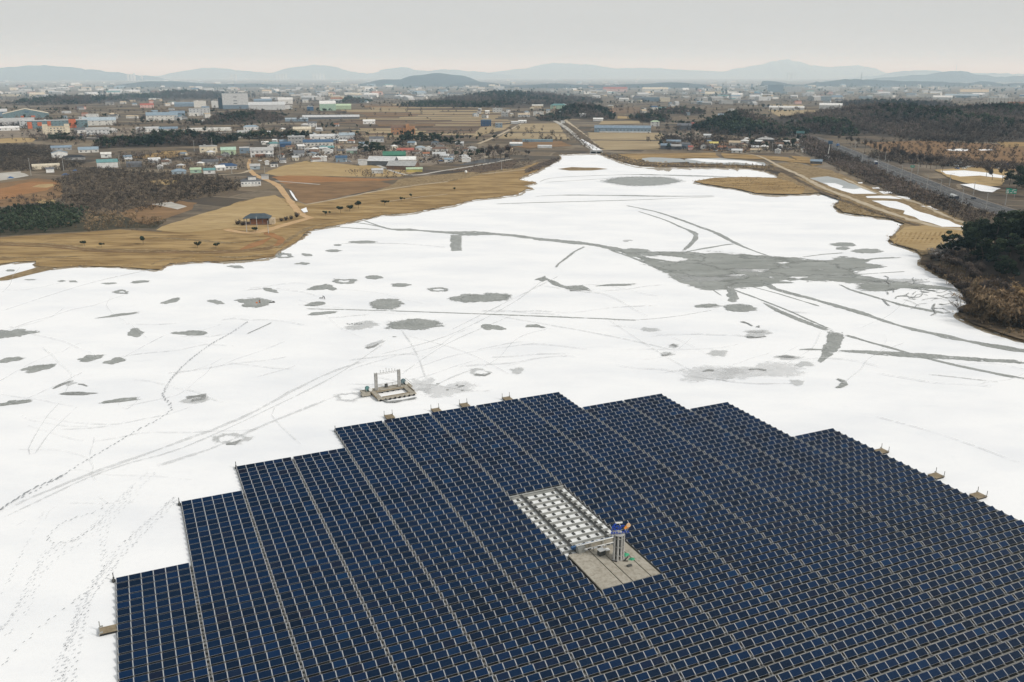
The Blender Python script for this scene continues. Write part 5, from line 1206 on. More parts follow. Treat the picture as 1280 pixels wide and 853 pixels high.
B('barn', 549, 196.4, 17, 3.4, 9, 'a', 'grey', 'lgrey', 'grey arched barn right of the bright green roof', rise=1.8, win=0)
B('shed', 561, 203, 11, 3.4, 6, 'g', 'white', 'lblue', 'little light blue roofed shed by the asphalt yard')
B('shed', 583, 203, 11, 4.2, 7, 'e', 'white', 'white', 'little white shed on the asphalt yard', win=0)
B('house', 590, 189, 12, 3.6, 8, 'h', 'lgrey', 'grey', 'little grey house behind the low pine row')
B('house', 471, 178, 18, 4.6, 10, 'g', 'lgrey', 'dgrey', 'grey house with dark roof above the left pine clump')
B('house', 461.5, 155.6, 15, 4, 10, 'g', 'white', 'white', 'white building with arched openings on the paddies', win=3)
b = B('church', 500, 168.2, 22, 8, 14, 'g', 'brick', 'brown', 'tan brick church with two square towers', win=4)
kk = PPM(*GL(500, 168.2), LZ)
for x_, h_, w_ in ((9.5, 12.5, 4.0), (15, 9.6, 8)): MB().box((x_ / kk, 2, h_ / kk / 2), (w_ / kk, 6, h_ / kk)).build('tower', bmat('brick'), b)
B('house', 343, 209, 9, 4, 8, 'h', 'white', 'black', 'small white house with black hipped roof by the lane', win=2)
B('house', 334, 206.4, 5, 4, 6, 'e', 'white', 'white', 'tiny white gabled house left of a black hipped roof', win=0)
B('house', 319, 212, 12, 4, 8, 'g', 'pblue', 'grey', 'small pale blue house beside the dirt road end')
B('house', 353.6, 204, 8, 4, 7, 'g', 'white', 'dgrey', 'small white house right of a black hipped roof')
B('house', 374, 196, 13, 4.4, 8, 'g', 'lgrey', 'dgrey', 'grey house with steep dark roof left of the greenhouses', rise=2.6)
B('house', 393, 193.6, 12, 3.8, 8, 'g', 'grey', 'brown', 'brown roofed house behind the four greenhouses')
B('house', 440, 192.6, 13, 4, 8, 'g', 'pgreen', 'grey', 'pale green house left of the pine clump')
B('house', 455, 184, 12, 4, 8, 'g', 'lgrey', 'bgrey', 'slate roofed house just behind the left pine clump')
B('house', 385, 190, 9, 3.4, 7, 'h', 'white', 'grey', 'small white house below the left end of the bright blue roof')
# lakeside farmhouse: tiers of roof and terrace
b = B('farmhouse', 314, 232.5, 24, 5.4, 11, 'h', 'white', 'dgrey', 'white farmhouse with tiered dark roof beside the dirt road', win=6)
kk = PPM(*GL(314, 232.5), LZ)
mb = MB(); mb.box((1, 4, 8.2 / kk), (6, 4, 5.0 / kk)); mb.build('upper_storey', bmat('white'), b)
MB().prism([(-2.6, 1.6), (4.6, 1.6), (4.6, 6.4), (-2.6, 6.4)], 10.7 / kk, 11.1 / kk).build('upper_roof', bmat('dgrey'), b)
MB().box((-1, -2.2, .9), (13, 3.6, 1.8)).build('terrace', bmat('offwhite'), b)
B('garden_shed', 331.5, 224.6, 9, 4.6, 5, 'f', 'lgrey', 'grey', 'square grey garden shed right of the white farmhouse', win=0)
# pavilion by the shore: open frame, hipped roof, tan gable
X, Y = GL(321, 281); kk = PPM(X, Y, LZ); b = empty('pavilion', (X, Y, LZ), face_cam(X, Y) + R(-10)); tag(b, 'lakeside pavilion with slate hipped roof and tan end', 'pavilion')
W, D_, H_ = 14.0, 8.0, 3.6
mb = MB()
for xx in (-W / 2, -W / 4, 0, W / 4, W / 2):
    for yy in (0, D_): mb.box((xx, yy, H_ / 2), (.28, .28, H_))
mb.build('post', bmat('dgrey'), b)
mb = MB(); ov = .8; V = [(-W / 2 - ov, -ov, H_), (W / 2 + ov, -ov, H_), (W / 2 + ov, D_ + ov, H_), (-W / 2 - ov, D_ + ov, H_), (-W / 2 + 3.4, D_ / 2, H_ + 2.4), (W / 2 - 2.6, D_ / 2, H_ + 2.4)]
mb.add([(p[0], p[1], p[2] + .02) for p in V], [(0, 1, 5, 4), (1, 2, 5), (2, 3, 4, 5), (3, 0, 4), (3, 2, 1, 0)]); mb.build('roof', bmat('slate'), b)
MB().box((1, 3.4, 1.5), (10, 5, 3.0)).build('wall', bmat('rust'), b); MB().box((W / 2 + 1.4, 2.6, 1.6), (3.4, 5, 3.2)).build('annex', bmat('tan'), b)
mb = MB(); mb.box((0, D_ / 2, .12), (W + 3, D_ + 3, .24)); mb.build('deck', bmat('brown'), b)
# -- round the stream
B('house', 607.5, 158, 13, 7, 11, 'f', 'navy', 'bgrey', 'dark blue house on the paddies, left of a smaller one', win=3)
B('house', 623.5, 160, 9, 5.4, 8, 'f', 'bgrey', 'lgrey', 'smaller slate house on the paddies, right of a dark blue one', win=2)
B('greenhouse', 645, 183, 16, 3.0, 8, 'a', 'pblue', 'white', 'pale greenhouse left of the levee road, nearest the lake', rise=1.8, win=0)
B('greenhouse', 681, 185.4, 18, 2.2, 7, 'a', 'lgrey', 'lgrey', 'grey greenhouse against the levee road', rise=1.4, win=0)
B('greenhouse', 672, 178, 38, 2.4, 7, 'a', 'bgrey', 'tgrey', 'long dark green house across the field by the levee', rise=1.2, win=0)
B('shed', 653, 154, 10, 2.2, 8, 'g', 'white', 'white', 'little white shed at the field corner, right of another')
B('shed', 643.5, 155, 9, 2.0, 7, 'g', 'lgrey', 'lgrey', 'little grey shed at the field corner, left of a white one')
B('house', 622, 141, 12, 5, 12, 'f', 'lgrey', 'lgrey', 'pale block below the broad wooded ridge', win=3)
B('house', 631, 146, 9, 5, 10, 'f', 'grey', 'lgrey', 'grey block just right of a pale one below the ridge', win=2)
B('school', 698, 136.4, 20, 4.4, 16, 'h', 'pgreen', 'teal', 'pale teal building on the terraces above the copse', win=4)
B('house', 704, 136, 8, 5, 9, 'e', 'white', 'white', 'white gable against the pale teal building')
B('house', 673, 145, 13, 4.4, 10, 'f', 'offwhite', 'lgrey', 'cream block on the terraces below the pale teal building', win=3)
B('house', 672, 135.4, 14, 3, 12, 'g', 'tan', 'offwhite', 'tan building left of the pale teal one')
B('house', 655, 146.6, 15, 3, 9, 'g', 'lgrey', 'tan', 'low tan roofed building at the foot of the ridge')
B('hut', 703.5, 154.4, 5, 2.6, 4, 'f', 'white', 'white', 'white hut at the far end of the levee road', win=0)
b = B('long_farm_hall', 778, 165.8, 70, 5.2, 18, 'g', 'lblue', 'bgrey', 'very long farm hall with blue walls right of the stream', win=16, rise=3.4)
kk = PPM(*GL(778, 165.8), LZ); MB().box((4, -.9, .8), (64 / kk, 1.4, 1.6)).build('base_wall', bmat('white'), b)
B('shed', 747.6, 151.6, 12.4, 2.6, 8, 'g', 'white', 'white', 'low white shed behind the very long blue hall', win=0)
B('house', 818.6, 158, 11, 5.4, 9, 'h', 'white', 'lgreen', 'white gabled house at the right end of the blue hall', win=2)
B('hall', 855, 163, 17, 5.6, 14, 'g', 'dgrey', 'dgrey', 'dark hall joined to a red one left of the round wood', win=0)
B('hall', 870, 160.6, 13, 4.8, 12, 'g', 'red', 'red', 'red hall left of the round wood', win=0)
for i_, (x_, y_, w_, h_, wl, rf, lb) in enumerate([(832, 186.6, 13, 7, 'dgrey', 'bgrey', 'leftmost dark netted greenhouse by the far bank'), (845, 187.2, 13, 6.4, 'dgrey', 'grey', 'second dark netted greenhouse by the far bank'), (857, 186, 11, 8, 'bgrey', 'dgrey', 'tallest slate greenhouse by the far bank'), (842, 179.8, 18, 4, 'grey', 'bgrey', 'grey shed behind the dark netted greenhouses')]):
    B('greenhouse', x_, y_, w_, h_ * .6, 9, 'a', wl, rf, lb, rise=2.2, win=0)
B('house', 879.5, 187, 7.5, 5, 7, 'e', 'white', 'black', 'white house with black gable below the round wood', win=1)
B('house', 863, 187.6, 6, 3.6, 6, 'g', 'pink', 'red', 'tiny pink house right of the slate greenhouse', win=0)
B('house', 892, 183, 11, 3.4, 8, 'g', 'cream', 'yellow', 'cream house with yellow roof below the round wood')
B('house', 884, 173, 9, 3.4, 8, 'g', 'lgrey', 'lgrey', 'grey house at the left foot of the round wood')
B('house', 918, 182.6, 14, 4, 9, 'g', 'offwhite', 'tan', 'tan roofed house in front of the round wood')
B('house', 930.6, 181, 10, 4.4, 8, 'h', 'white', 'white', 'white roofed house right of a tan roof')
B('house', 957, 178.8, 20, 4.2, 9, 'h', 'dgrey', 'grey', 'wide grey hipped house at the right foot of the wood')
B('house', 974, 184.6, 10, 4, 8, 'g', 'lgrey', 'brown', 'brown roofed house right of the wide grey hipped one')
B('house', 972, 192, 7, 4, 7, 'e', 'white', 'white', 'small white gabled house near the side road')
B('shed', 921, 191.4, 13, 3, 7, 'g', 'white', 'lgrey', 'low white shed close to the long pond')
B('shed', 945, 190.6, 14, 2.6, 7, 'g', 'cream', 'tan', 'low cream shed close to the long pond')
B('shed', 902, 187.6, 11, 3, 7, 'g', 'lgrey', 'rust', 'low rust roofed shed left of the long pond sheds')
B('shed', 1020, 205.6, 14, 3.6, 7, 'g', 'dgrey', 'bgrey', 'dark shed beside the highway scrub')
# -- far right
B('warehouse', 983, 137.4, 42, 2.6, 16, 'g', 'white', 'white', 'long thin white warehouse on the far tan field', win=0)
B('warehouse', 1038, 136.4, 27, 4.4, 22, 'g', 'white', 'white', 'bright white warehouse left of the big wood', win=0)
B('works', 969, 115.4, 19, 8.5, 40, 'f', 'bgrey', 'bgrey', 'dark slate works block on the far plain', win=0)
B('works', 990, 115, 22, 6, 40, 'f', 'lgrey', 'lgrey', 'pale works beside the dark slate block', win=0)
B('works', 950, 112.6, 18, 3, 40, 'f', 'grey', 'grey', 'low grey works left of the dark slate block', win=0)
B('stack_tower', 939.6, 112, 2.4, 6.5, 12, 'f', 'bgrey', 'bgrey', 'slim dark tower left of the dark slate works', win=0)
B('works', 891, 119, 20, 4.5, 36, 'f', 'cream', 'offwhite', 'large cream works on the far plain', win=0)
B('works', 1039, 113.6, 20, 4, 30, 'f', 'white', 'white', 'white works under the far ridge', win=0)
B('works', 1217, 120.4, 32, 5, 40, 'g', 'white', 'tan', 'large white works with tan roof on the right ridge', win=0)
B('works', 1202, 122.4, 38, 2.6, 24, 'g', 'lblue', 'pblue', 'long light blue shed below the tan roofed works', win=0)
B('works', 1250, 132.4, 29, 9, 30, 'f', 'offwhite', 'white', 'tall white works building behind the big wood', win=7)
B('works', 1277, 133.8, 32, 3.2, 24, 'g', 'tan', 'rust', 'low tan building behind the wood at the right edge', win=0)
B('works', 1161, 122, 24, 4.5, 26, 'f', 'offwhite', 'cream', 'cream block among the far right houses', win=0)
B('works', 1178, 125, 22, 3, 24, 'g', 'lgrey', 'white', 'pale long roof among the far right houses', win=0)
B('works', 817, 127, 30, 5, 26, 'f', 'bgrey', 'lgrey', 'slate block with cream end on the centre plain', win=0)
B('works', 831, 127.4, 13, 5, 20, 'f', 'cream', 'offwhite', 'cream block at the right end of the slate block', win=0)
B('works', 769, 114.8, 30, 3.4, 36, 'g', 'pink', 'red', 'long red and white roof on the far centre plain', win=0)
B('works', 819, 115, 32, 3.2, 36, 'g', 'offwhite', 'cream', 'long cream roof on the far centre plain', win=0)
B('works', 1028, 126, 20, 4.5, 24, 'f', 'pblue', 'lblue', 'pale blue block on the far right plain', win=0)
# -- the distant town: many small buildings
rr = random.Random(77)
far = [('offwhite', 'lgrey'), ('lgrey', 'lgrey'), ('grey', 'grey'), ('tan', 'grey'), ('white', 'white'), ('lgrey', 'lgrey'), ('offwhite', 'tan'), ('cream', 'cream'), ('lgrey', 'bgrey'), ('pblue', 'lblue'), ('pink', 'rust'), ('grey', 'grey'), ('white', 'teal'), ('offwhite', 'blue'), ('grey', 'dgrey')]
FL = {'white': 'small white building with white roof far out on the hazy plain', 'lgrey': 'small pale grey building far out on the hazy plain', 'tan': 'small building with tan roof far out on the hazy plain', 'cream': 'small cream building far out on the hazy plain', 'bgrey': 'small grey building with slate roof far out on the hazy plain', 'lblue': 'small building with light blue roof far out on the hazy plain', 'rust': 'small pink building with rust roof far out on the hazy plain', 'grey': 'small mid grey building far out on the hazy plain', 'teal': 'small white building with teal roof far out on the hazy plain', 'blue': 'small building with blue roof far out on the hazy plain', 'dgrey': 'small building with dark roof far out on the hazy plain'}
def far_shape(x, y, wmax):
    X, Y = GL(x, y); wl, rf = rr.choice(far); W = rr.uniform(.35, 1) * wmax; Hh = rr.uniform(3.5, 8) if W < 30 else rr.uniform(6, 11); d = rr.uniform(9, 18) if W < 30 else rr.uniform(16, 34)
    mb = MB(); mb.box((0, d / 2, Hh / 2), (W, d, Hh), 0)
    if rr.random() < .6: mb.add([(-W / 2 - .3, -.3, Hh + .02), (W / 2 + .3, -.3, Hh + .02), (W / 2 + .3, d + .3, Hh + .02), (-W / 2 - .3, d + .3, Hh + .02), (-W / 2 - .3, d / 2, Hh + d * .18), (W / 2 + .3, d / 2, Hh + d * .18)], [(0, 1, 5, 4), (2, 3, 4, 5), (1, 2, 5), (3, 0, 4), (3, 2, 1, 0)], 1)
    else: mb.box((0, d / 2, Hh + .2), (W + .4, d + .4, .36), 1)
    return W * PPM(X, Y, LZ), mb, X, Y, face_cam(X, Y) + rr.gauss(0, .35), wl, rf
zones = [((0, 300), (101, 122), 70, 60), ((330, 470), (110, 130), 34, 44), ((440, 640), (113, 125), 40, 50), ((690, 960), (103, 127), 84, 42), ((870, 1060), (103, 132), 76, 40), ((1080, 1280), (104, 124), 46, 44), ((80, 260), (124, 152), 34, 22), ((700, 960), (128, 148), 26, 18), ((420, 640), (101, 112), 24, 80)]
FB = []
for (xa, xb), (ya, yb), n_, wm_ in zones:
    for _ in range(n_): FB.append(far_shape(rr.uniform(xa, xb), ya + (yb - ya) * rr.random() ** .8, wm_))
for _ in range(420): FB.append(far_shape(rr.uniform(-20, 1300), 98.5 + 24 * rr.random() ** 1.6, 34))
FB.sort(key=lambda q: -q[0])
for _, mb, X, Y, a, wl, rf in FB[:290]:
    tag(mb.build('distant_building', [bmat(wl), bmat(rf)], loc=(X, Y, LZ), rz=a), FL[rf], 'building', FL[rf].split(' far')[0] + 's of the distant town')
mats_ = {}; big = MB()
for _, mb, X, Y, a, wl, rf in FB[290:]:
    M = Matrix.Rotation(a, 3, 'Z'); base = len(big.v); big.v += [tuple(M @ Vector(p) + Vector((X, Y, LZ))) for p in mb.v]
    for f, mi in zip(mb.f, mb.m): big.f.append(tuple(base + i for i in f)); big.m.append(mats_.setdefault(wl if mi == 0 else rf, len(mats_)))
tag(big.build('far_town', [bmat(c) for c in mats_]), 'hazy sprinkling of tiny buildings across the far plain', 'town', kind='stuff')
for i_, (x_, y_, n_) in enumerate([(290, 101, 2), (345, 100, 4), (392, 100, 4), (160, 101, 3), (1268, 101, 3), (1180, 101.5, 2), (985, 101, 3)]):
    for q in range(n_):
        X, Y = GL(x_ + q * 4.2, y_); Hh = rr.uniform(62, 85); mb = MB(); mb.box((0, 6, Hh / 2), (22, 12, Hh)); mb.box((3, 6, Hh + 2), (6, 5, 4))
        tag(mb.build('apartment_tower', bmat('lgrey'), loc=(X, Y, LZ), rz=rr.uniform(-.4, .4)), 'pale apartment tower barely showing through the haze', 'apartment tower', 'hazy apartment towers')

VL = {'bgrey': 'small village house with slate roof among bare garden bushes', 'lgrey': 'small pale roofed village house among bare garden bushes', 'brown': 'small brown roofed village house among bare garden bushes', 'white': 'small white roofed village shed among bare garden bushes', 'dgrey': 'small dark roofed village house among bare garden bushes', 'rust': 'small rust roofed village house among bare garden bushes'}
rr = random.Random(31); placed = []
for (xa, xb), (ya, yb), n_ in (((330, 470), (178, 204), 26), ((470, 640), (180, 200), 16), ((150, 300), (194, 216), 14), ((880, 995), (176, 190), 14), ((590, 640), (136, 150), 8), ((655, 705), (131, 146), 9), ((330, 440), (158, 172), 8), ((1085, 1180), (106, 118), 8)):
    for _ in range(n_):
        for tr in range(20):
            x, y = rr.uniform(xa, xb), rr.uniform(ya, yb)
            if all(abs(x - q[0]) > 9 or abs(y - q[1]) > 3 for q in placed): break
        placed.append((x, y)); rf = rr.choice(list(VL)); wl = rr.choice(['white', 'offwhite', 'lgrey', 'grey', 'cream', 'tan'])
        B('village_house', x, y, rr.uniform(5, 12) * (y / 195) ** 2, rr.uniform(2.4, 4), rr.uniform(5, 9), rr.choice('gghe'), wl, rf, VL[rf], rot=rr.uniform(-25, 25), win=rr.choice([0, 2, 2]), group=VL[rf].replace('house', 'houses').replace('shed', 'sheds'), cat='house')

rr = random.Random(55); CW = {'white': (.72, .72, .70), 'silver': (.42, .43, .44), 'black': (.02, .02, .022), 'blue': (.05, .12, .30)}; CWm = {}
for n_, c_ in CW.items():
    mb = MB(); mb.box((0, 0, .66), (4.3, 1.75, .62), 0); mb.add([(-1.5, -.78, .97), (1.2, -.78, .97), (1.2, .78, .97), (-1.5, .78, .97), (-1.1, -.64, 1.45), (.6, -.64, 1.45), (.6, .64, 1.45), (-1.1, .64, 1.45)], [(0, 1, 5, 4), (1, 2, 6, 5), (2, 3, 7, 6), (3, 0, 4, 7)], 1); mb.add([(-1.1, -.64, 1.455), (.6, -.64, 1.455), (.6, .64, 1.455), (-1.1, .64, 1.455)], [(0, 1, 2, 3)], 0)
    for x in (-1.35, 1.35):
        for sd in (-1, 1): mb.tube((x, sd * .72, .33), (x, sd * .9, .33), .33, n=10, mi=2)
    CWm[n_] = mb.mesh('parked_car', [mat('car_paint_' + n_, c_, rough=.3, spec=.5), mat('car_glass', (.02, .024, .03), rough=.1, spec=.5), mat('tyre', (.015, .015, .016), rough=.9)])
for (xa, xb), (ya, yb), n_ in (((320, 460), (186, 209), 24), ((100, 150), (165, 172), 10), ((460, 600), (198, 206), 12), ((880, 990), (178, 191), 14), ((1175, 1260), (204, 212), 16), ((200, 300), (160, 168), 10)):
    for _ in range(n_):
        c_ = rr.choice(['white', 'white', 'silver', 'black', 'blue']); o = link('parked_car', CWm[c_], None, (*GL(rr.uniform(xa, xb), rr.uniform(ya, yb)), LZ + .35), rr.uniform(0, 6.28))
        tag(o, 'tiny %s car parked among the houses and yards' % c_, 'car', '%s cars parked among the houses' % c_)
# ---------------------------------------------------------------- open bay and service platform inside the array
S6 = U0 + 6 * DU
M_steel = mat('weathered_steel', (.23, .235, .22), (.31, .31, .29), scale=.7, rough=.7, spec=.2)
M_darksteel = mat('dark_steel', (.055, .058, .055), (.09, .09, .085), scale=.9, rough=.7, spec=.2)
M_planks = mat('weathered_deck', (.30, .275, .225), (.38, .355, .30), scale=.5, rough=.85, spec=.08, c3=(.23, .205, .165), scale3=1.4, detail=6)
M_board = mat('dock_boards', (.20, .16, .105), (.28, .23, .16), scale=1.1, rough=.85, spec=.08)
M_white = mat('white_paint', (.74, .74, .72), (.60, .60, .57), scale=.6, rough=.6)
M_pipe = mat('grey_column_paint', (.43, .425, .41), (.29, .285, .265), scale=.8, rough=.6, spec=.2)
M_bluel = mat('blue_letter_paint', (.012, .05, .32), rough=.5, spec=.3)
M_orangel = mat('orange_letter_paint', (.72, .26, .03), rough=.5); M_skin = mat('peach_paint', (.70, .46, .27), rough=.6)
M_greent = mat('green_netting', (.03, .22, .11), (.06, .30, .17), scale=1.5, rough=.8)
M_bluetarp = mat('blue_sheeting', (.03, .09, .22), (.09, .16, .28), scale=1.2, rough=.6)
t = empty('empty_support_frame', UVp(S6, V0), AROT); tag(t, 'bare grey support frame without panels over snow, left open inside the array', 'support frame')
BL = 2 * DV
def cross_beam(r):
    y = -r * PV - .55; mb = MB(); mb.box((DU / 2 - .3, y, .46), (DU - .6, .32, .16)); mb.box((DU / 2 - .3, y - .36, .36), (DU - .6, .12, .12)); return mb
me = cross_beam(0).mesh('cross_beam', M_steel)
for r in range(13): link('cross_beam', me, t, (0, -r * PV + (0.3 if r == 12 else 0), 0))
me = MB().box((0, -BL / 2, .60), (.16, BL, .10)).box((.34, -BL / 2, .60), (.16, BL, .10)).box((.17, -BL / 2, .52), (.24, BL, .04)).mesh('long_beam', M_darksteel)
for x in (PU * 1.02, PU * 5.0): link('long_beam', me, t, (x, 0, 0))
me = MB().box((DU / 2 - .3, .05, .55), (DU, .42, .12)).mesh('end_beam', M_steel); link('end_beam', me, t)
me = MB().tube((0, -.36, .28), (0, .36, .28), .30, n=8).mesh('float', M_darksteel)
for r in range(12):
    for k in range(6): link('float', me, t, (PU * (k + .5) + rnd.uniform(-.06, .06), -r * PV - PV * .5 - .55, 0))
mb = MB(); mb.add([(0, -.2, .30), (DU - .4, -.2, .30), (DU - .4, -BL, .30), (0, -BL, .30)], [(3, 2, 1, 0)]); o = mb.build('snow_in_open_bay', mat('bay_snow', (.76, .77, .76), (.60, .61, .60), scale=.5), None, UVp(S6, V0), AROT); tag(o, kind='structure')
# service platform
PVT = V0 - 2 * DV
t = empty('service_platform', UVp(S6, PVT), AROT); tag(t, 'square tan decked platform with dark seams in the middle of the array', 'platform')
xs_ = [0.0, 4.35, 6.35, 10.1, DU - .42]
for a, b_ in zip(xs_[:-1], xs_[1:]):
    MB().box(((a + b_) / 2, -DV / 2, .55), (b_ - a - .20, DV - .3, .5)).build('deck_slab', M_planks, t)
mb = MB(); mb.box((DU / 2 - .2, -DV / 2, .38), (DU - .5, DV - .4, .3)); mb.build('hull', M_dark, t)
mb = MB(); mb.box((DU - .30, -DV / 2, .75), (.12, DV - .2, .5)); mb.box((DU / 2, -DV + .05, .72), (DU - .6, .12, .45)); mb.build('edge_rail', M_darksteel, t)
# sheltered counter along the far edge
def on_platform(x, y, z=.80): q = UVp(S6 + x, PVT + y, z); return q
t = empty('equipment_shelter', on_platform(2.2, -.9), AROT); tag(t, 'long low shelter with thin white roof edge at the platform back', 'shelter')
mb = MB(); mb.box((4.0, .9, 1.30), (8.6, .22, .12)); mb.box((4.4, -.1, .92), (7.2, .16, .10)); mb.build('roof', M_white, t)
mb = MB()
for x in (0.1, 2.7, 5.3, 7.9): mb.box((x, .9, .62), (.14, .14, 1.25)); mb.box((x, -.1, .5), (.1, .1, 1.0))
mb.build('post', M_steel, t); MB().box((4.0, 1.25, .6), (8.2, .12, 1.1)).build('back_wall', M_planks, t); MB().box((.5, .75, .55), (1.5, .9, 1.05)).build('end_cabinet', M_steel, t)
mb = MB()
for k in range(9): mb.box((-.3 + k * 1.05, .95, .5), (.95, .6, .45), rz=rnd.uniform(-.15, .15))
o = mb.build('blue_sheeting', M_bluetarp, None, on_platform(2.2, .15, .66), AROT); tag(o, 'crumpled blue sheeting along the back of the platform shelter', 'tarpaulin')
t = empty('equipment_box', on_platform(5.6, -2.6), AROT + .1); tag(t, 'dark equipment box with white lid left of the column tower', 'box'); MB().box((0, 0, .5), (1.1, .9, 1.0)).build('case', M_darksteel, t); MB().box((0, 0, 1.06), (1.3, 1.1, .12)).build('lid', M_white, t)
t = empty('equipment_box', on_platform(6.9, -2.5), AROT); tag(t, 'small tan box with white lid close beside the column tower', 'box'); MB().box((0, 0, .35), (.7, .7, .7)).build('case', M_planks, t); MB().box((0, 0, .75), (.85, .85, .1)).build('lid', M_white, t)
for k, (x, y, r) in enumerate(((9.4, -4.4, .75), (9.9, -6.2, .55))):
    mb = MB(); rs = np.random.RandomState(k); V = []; N = 12
    for i in range(N):
        a = 6.28 * i / N; q = r * (1 + .25 * rs.normal()); V.append((q * math.cos(a), q * math.sin(a) * .8, .02))
    V2 = [(p[0] * .6, p[1] * .6, .22 + .06 * rs.normal()) for p in V]; mb.add(V + V2 + [(0, 0, .3)], [(i, (i + 1) % N, N + (i + 1) % N, N + i) for i in range(N)] + [(N + i, N + (i + 1) % N, 2 * N) for i in range(N)])
    tag(mb.build('netting_heap', M_greent, None, on_platform(x, y), AROT), ['larger green netting heap right of the column tower', 'smaller green netting heap nearer the platform front'][k], 'netting')
mb = MB(); mb.box((0, 0, .12), (.9, .5, .24)); mb.tube((-.3, .1, .3), (.4, -.1, .34), .06, n=6); tag(mb.build('mooring_winch', M_darksteel, None, on_platform(8.3, -8.0), AROT), 'small dark winch on the deck in front of the column tower', 'winch')
# tower of columns with the letters on top
tx, ty = 7.75, -4.9
t = empty('column_tower', on_platform(tx, ty), AROT - .25); tag(t, 'cluster of tall pale columns carrying blue sign letters', 'tower')
TH = 5.0
pos = [(-.85, -.45), (-.30, -.75), (.35, -.72), (.88, -.35), (-.55, .55), (.5, .6)]
me = MB().tube((0, 0, 0), (0, 0, TH), .20, .19, n=12).tube((0, 0, 0), (0, 0, .12), .30, n=12).mesh('column', M_pipe, smooth=False)
for i, (x, y) in enumerate(pos): link('column', me, t, (x, y, 0))
mb = MB(); mb.tube((0, 0, .2), (0, 0, TH * .97), .55, n=10); mb.build('core', M_darksteel, t)
mb = MB()
for z in (.9, 2.6, 4.3): mb.tube((0, 0, z), (0, 0, z + .08), .98, n=16)
mb.build('ring_brace', M_steel, t)
mb = MB(); mb.tube((0, 0, TH), (0, 0, TH + .14), 1.08, n=16); mb.build('top_plate', M_pipe, t)
mb = MB(); mb.tube((1.0, -.9, 0), (1.9, -.2, .35), .10, n=6); mb.tube((.6, -1.1, .1), (1.5, -1.3, .1), .09, n=6); mb.tube((-1.3, -.6, .1), (-.5, -1.2, .1), .09, n=6); mb.build('cable', M_dark, t)
# sign: word in a slanted hand, an orange sun figure, a second row of letters below
sg = empty('sign_letters', tuple(Vector(on_platform(tx, ty)) + Vector((0, 0, TH + .16))), AROT - .25); tag(sg, 'blue letters "for" with an orange sun mark above a second blue row', 'sign')
def letter(s, size, m, name, loc, parent, shear=0.0, depth=.14):
    cu = bpy.data.curves.new('glyph', 'FONT'); cu.body = s; cu.size = size; cu.extrude = depth / 2; cu.shear = shear; cu.align_x = 'LEFT'; cu.resolution_u = 3; cu.offset = .028
    tmp = bpy.data.objects.new('glyph', cu); col.objects.link(tmp); dg = bpy.context.evaluated_depsgraph_get(); me = bpy.data.meshes.new_from_object(tmp.evaluated_get(dg))
    bpy.data.objects.remove(tmp); bpy.data.curves.remove(cu)
    me.materials.clear(); me.materials.append(m); o = link(name, me, parent, loc); o.rotation_euler = (math.pi / 2, 0, 0); return o
letter('for', 1.9, M_bluel, 'word', (-1.75, -.6, .98), sg, .35)
mb = MB()
for k in range(4): mb.tube((.75 + .05 * k, -.6, 1.1 + .12 * k), (1.6, -.6, 1.3 + .24 * k), .11, .05, n=5)
mb.build('sun_rays', M_orangel, sg)
mb = MB(); mb.tube((1.55, -.68, 1.75), (1.55, -.50, 1.75), .40, n=14); mb.build('sun_disc', M_skin, sg)
mb = MB(); x = -1.65                                                 # the lower row is too small to read: letter-like strokes
for k, (w_, h_) in enumerate([(.34, .5), (.30, .42), (.34, .42), (.5, .40), (.30, .42), (.34, .55), (.4, .42)]):
    if k == 3: mb.box((x + w_ / 2, -.6, .30), (w_, .1, .14))
    else: mb.box((x + .06, -.6, .26 + h_ / 2), (.11, .12, h_)); mb.box((x + w_ - .06, -.6, .26 + h_ * .4), (.11, .12, h_ * .8)); mb.box((x + w_ / 2, -.6, .26 + h_ * .72), (w_ - .1, .1, .11))
    x += w_ + .14
mb.build('letter_row', M_bluel, sg)
mb = MB(); mb.box((0, -.52, .22), (3.4, .1, .08)); mb.box((0, -.50, .98), (3.4, .06, .07))
for x in (-1.4, 0, 1.4): mb.box((x, -.48, .5), (.07, .07, 1.0))
mb.build('letter_frame', M_steel, sg); MB().box((-.2, -.45, 2.35), (1.3, .12, .28)).build('top_strip', M_white, sg)
# ---------------------------------------------------------------- little mooring docks on the rim
def dock(x, y, label, rz=0.0, w_=2.3, d_=2.6, z=0.0):
    X, Y = G(x, y, .45); t = empty('mooring_dock', (X, Y, z), AROT + rz); tag(t, label, 'dock', 'mooring docks on the rim of the array')
    mb = MB(); n = 7
    for k in range(n): mb.box(((-w_ / 2) + w_ * (k + .5) / n, 0, .50), (w_ / n - .05, d_, .07))
    mb.build('deck', M_board, t)
    mb = MB()
    for s in (-1, 1): mb.tube((s * w_ * .36, -d_ / 2, .24), (s * w_ * .36, d_ / 2, .24), .22, n=8)
    mb.build('pontoon', M_dark, t)
    mb = MB()
    for s in (-1, 1): mb.tube((s * (w_ / 2 - .08), d_ / 2 - .08, .45), (s * (w_ / 2 - .08), d_ / 2 - .08, 1.75), .07, n=6); mb.box((s * (w_ / 2 - .08), d_ / 2 - .3, .75), (.08, .5, .25))
    mb.build('post', M_steel, t); MB().box((0, d_ / 2 + .02, .42), (w_, .08, .24)).build('edge_board', M_planks, t)
    z_ = next_z(); wet = Vector((X, Y, 0)); c_, s_ = math.cos(AROT + rz), math.sin(AROT + rz)
    return t
dock(487, 521, 'mooring dock at the top edge, first from the left'); dock(545.5, 513, 'mooring dock at the top edge, second from the left'); dock(581, 506.5, 'mooring dock at the top edge, third from the left'); dock(634.5, 498.6, 'mooring dock at the top edge, fourth from the left')
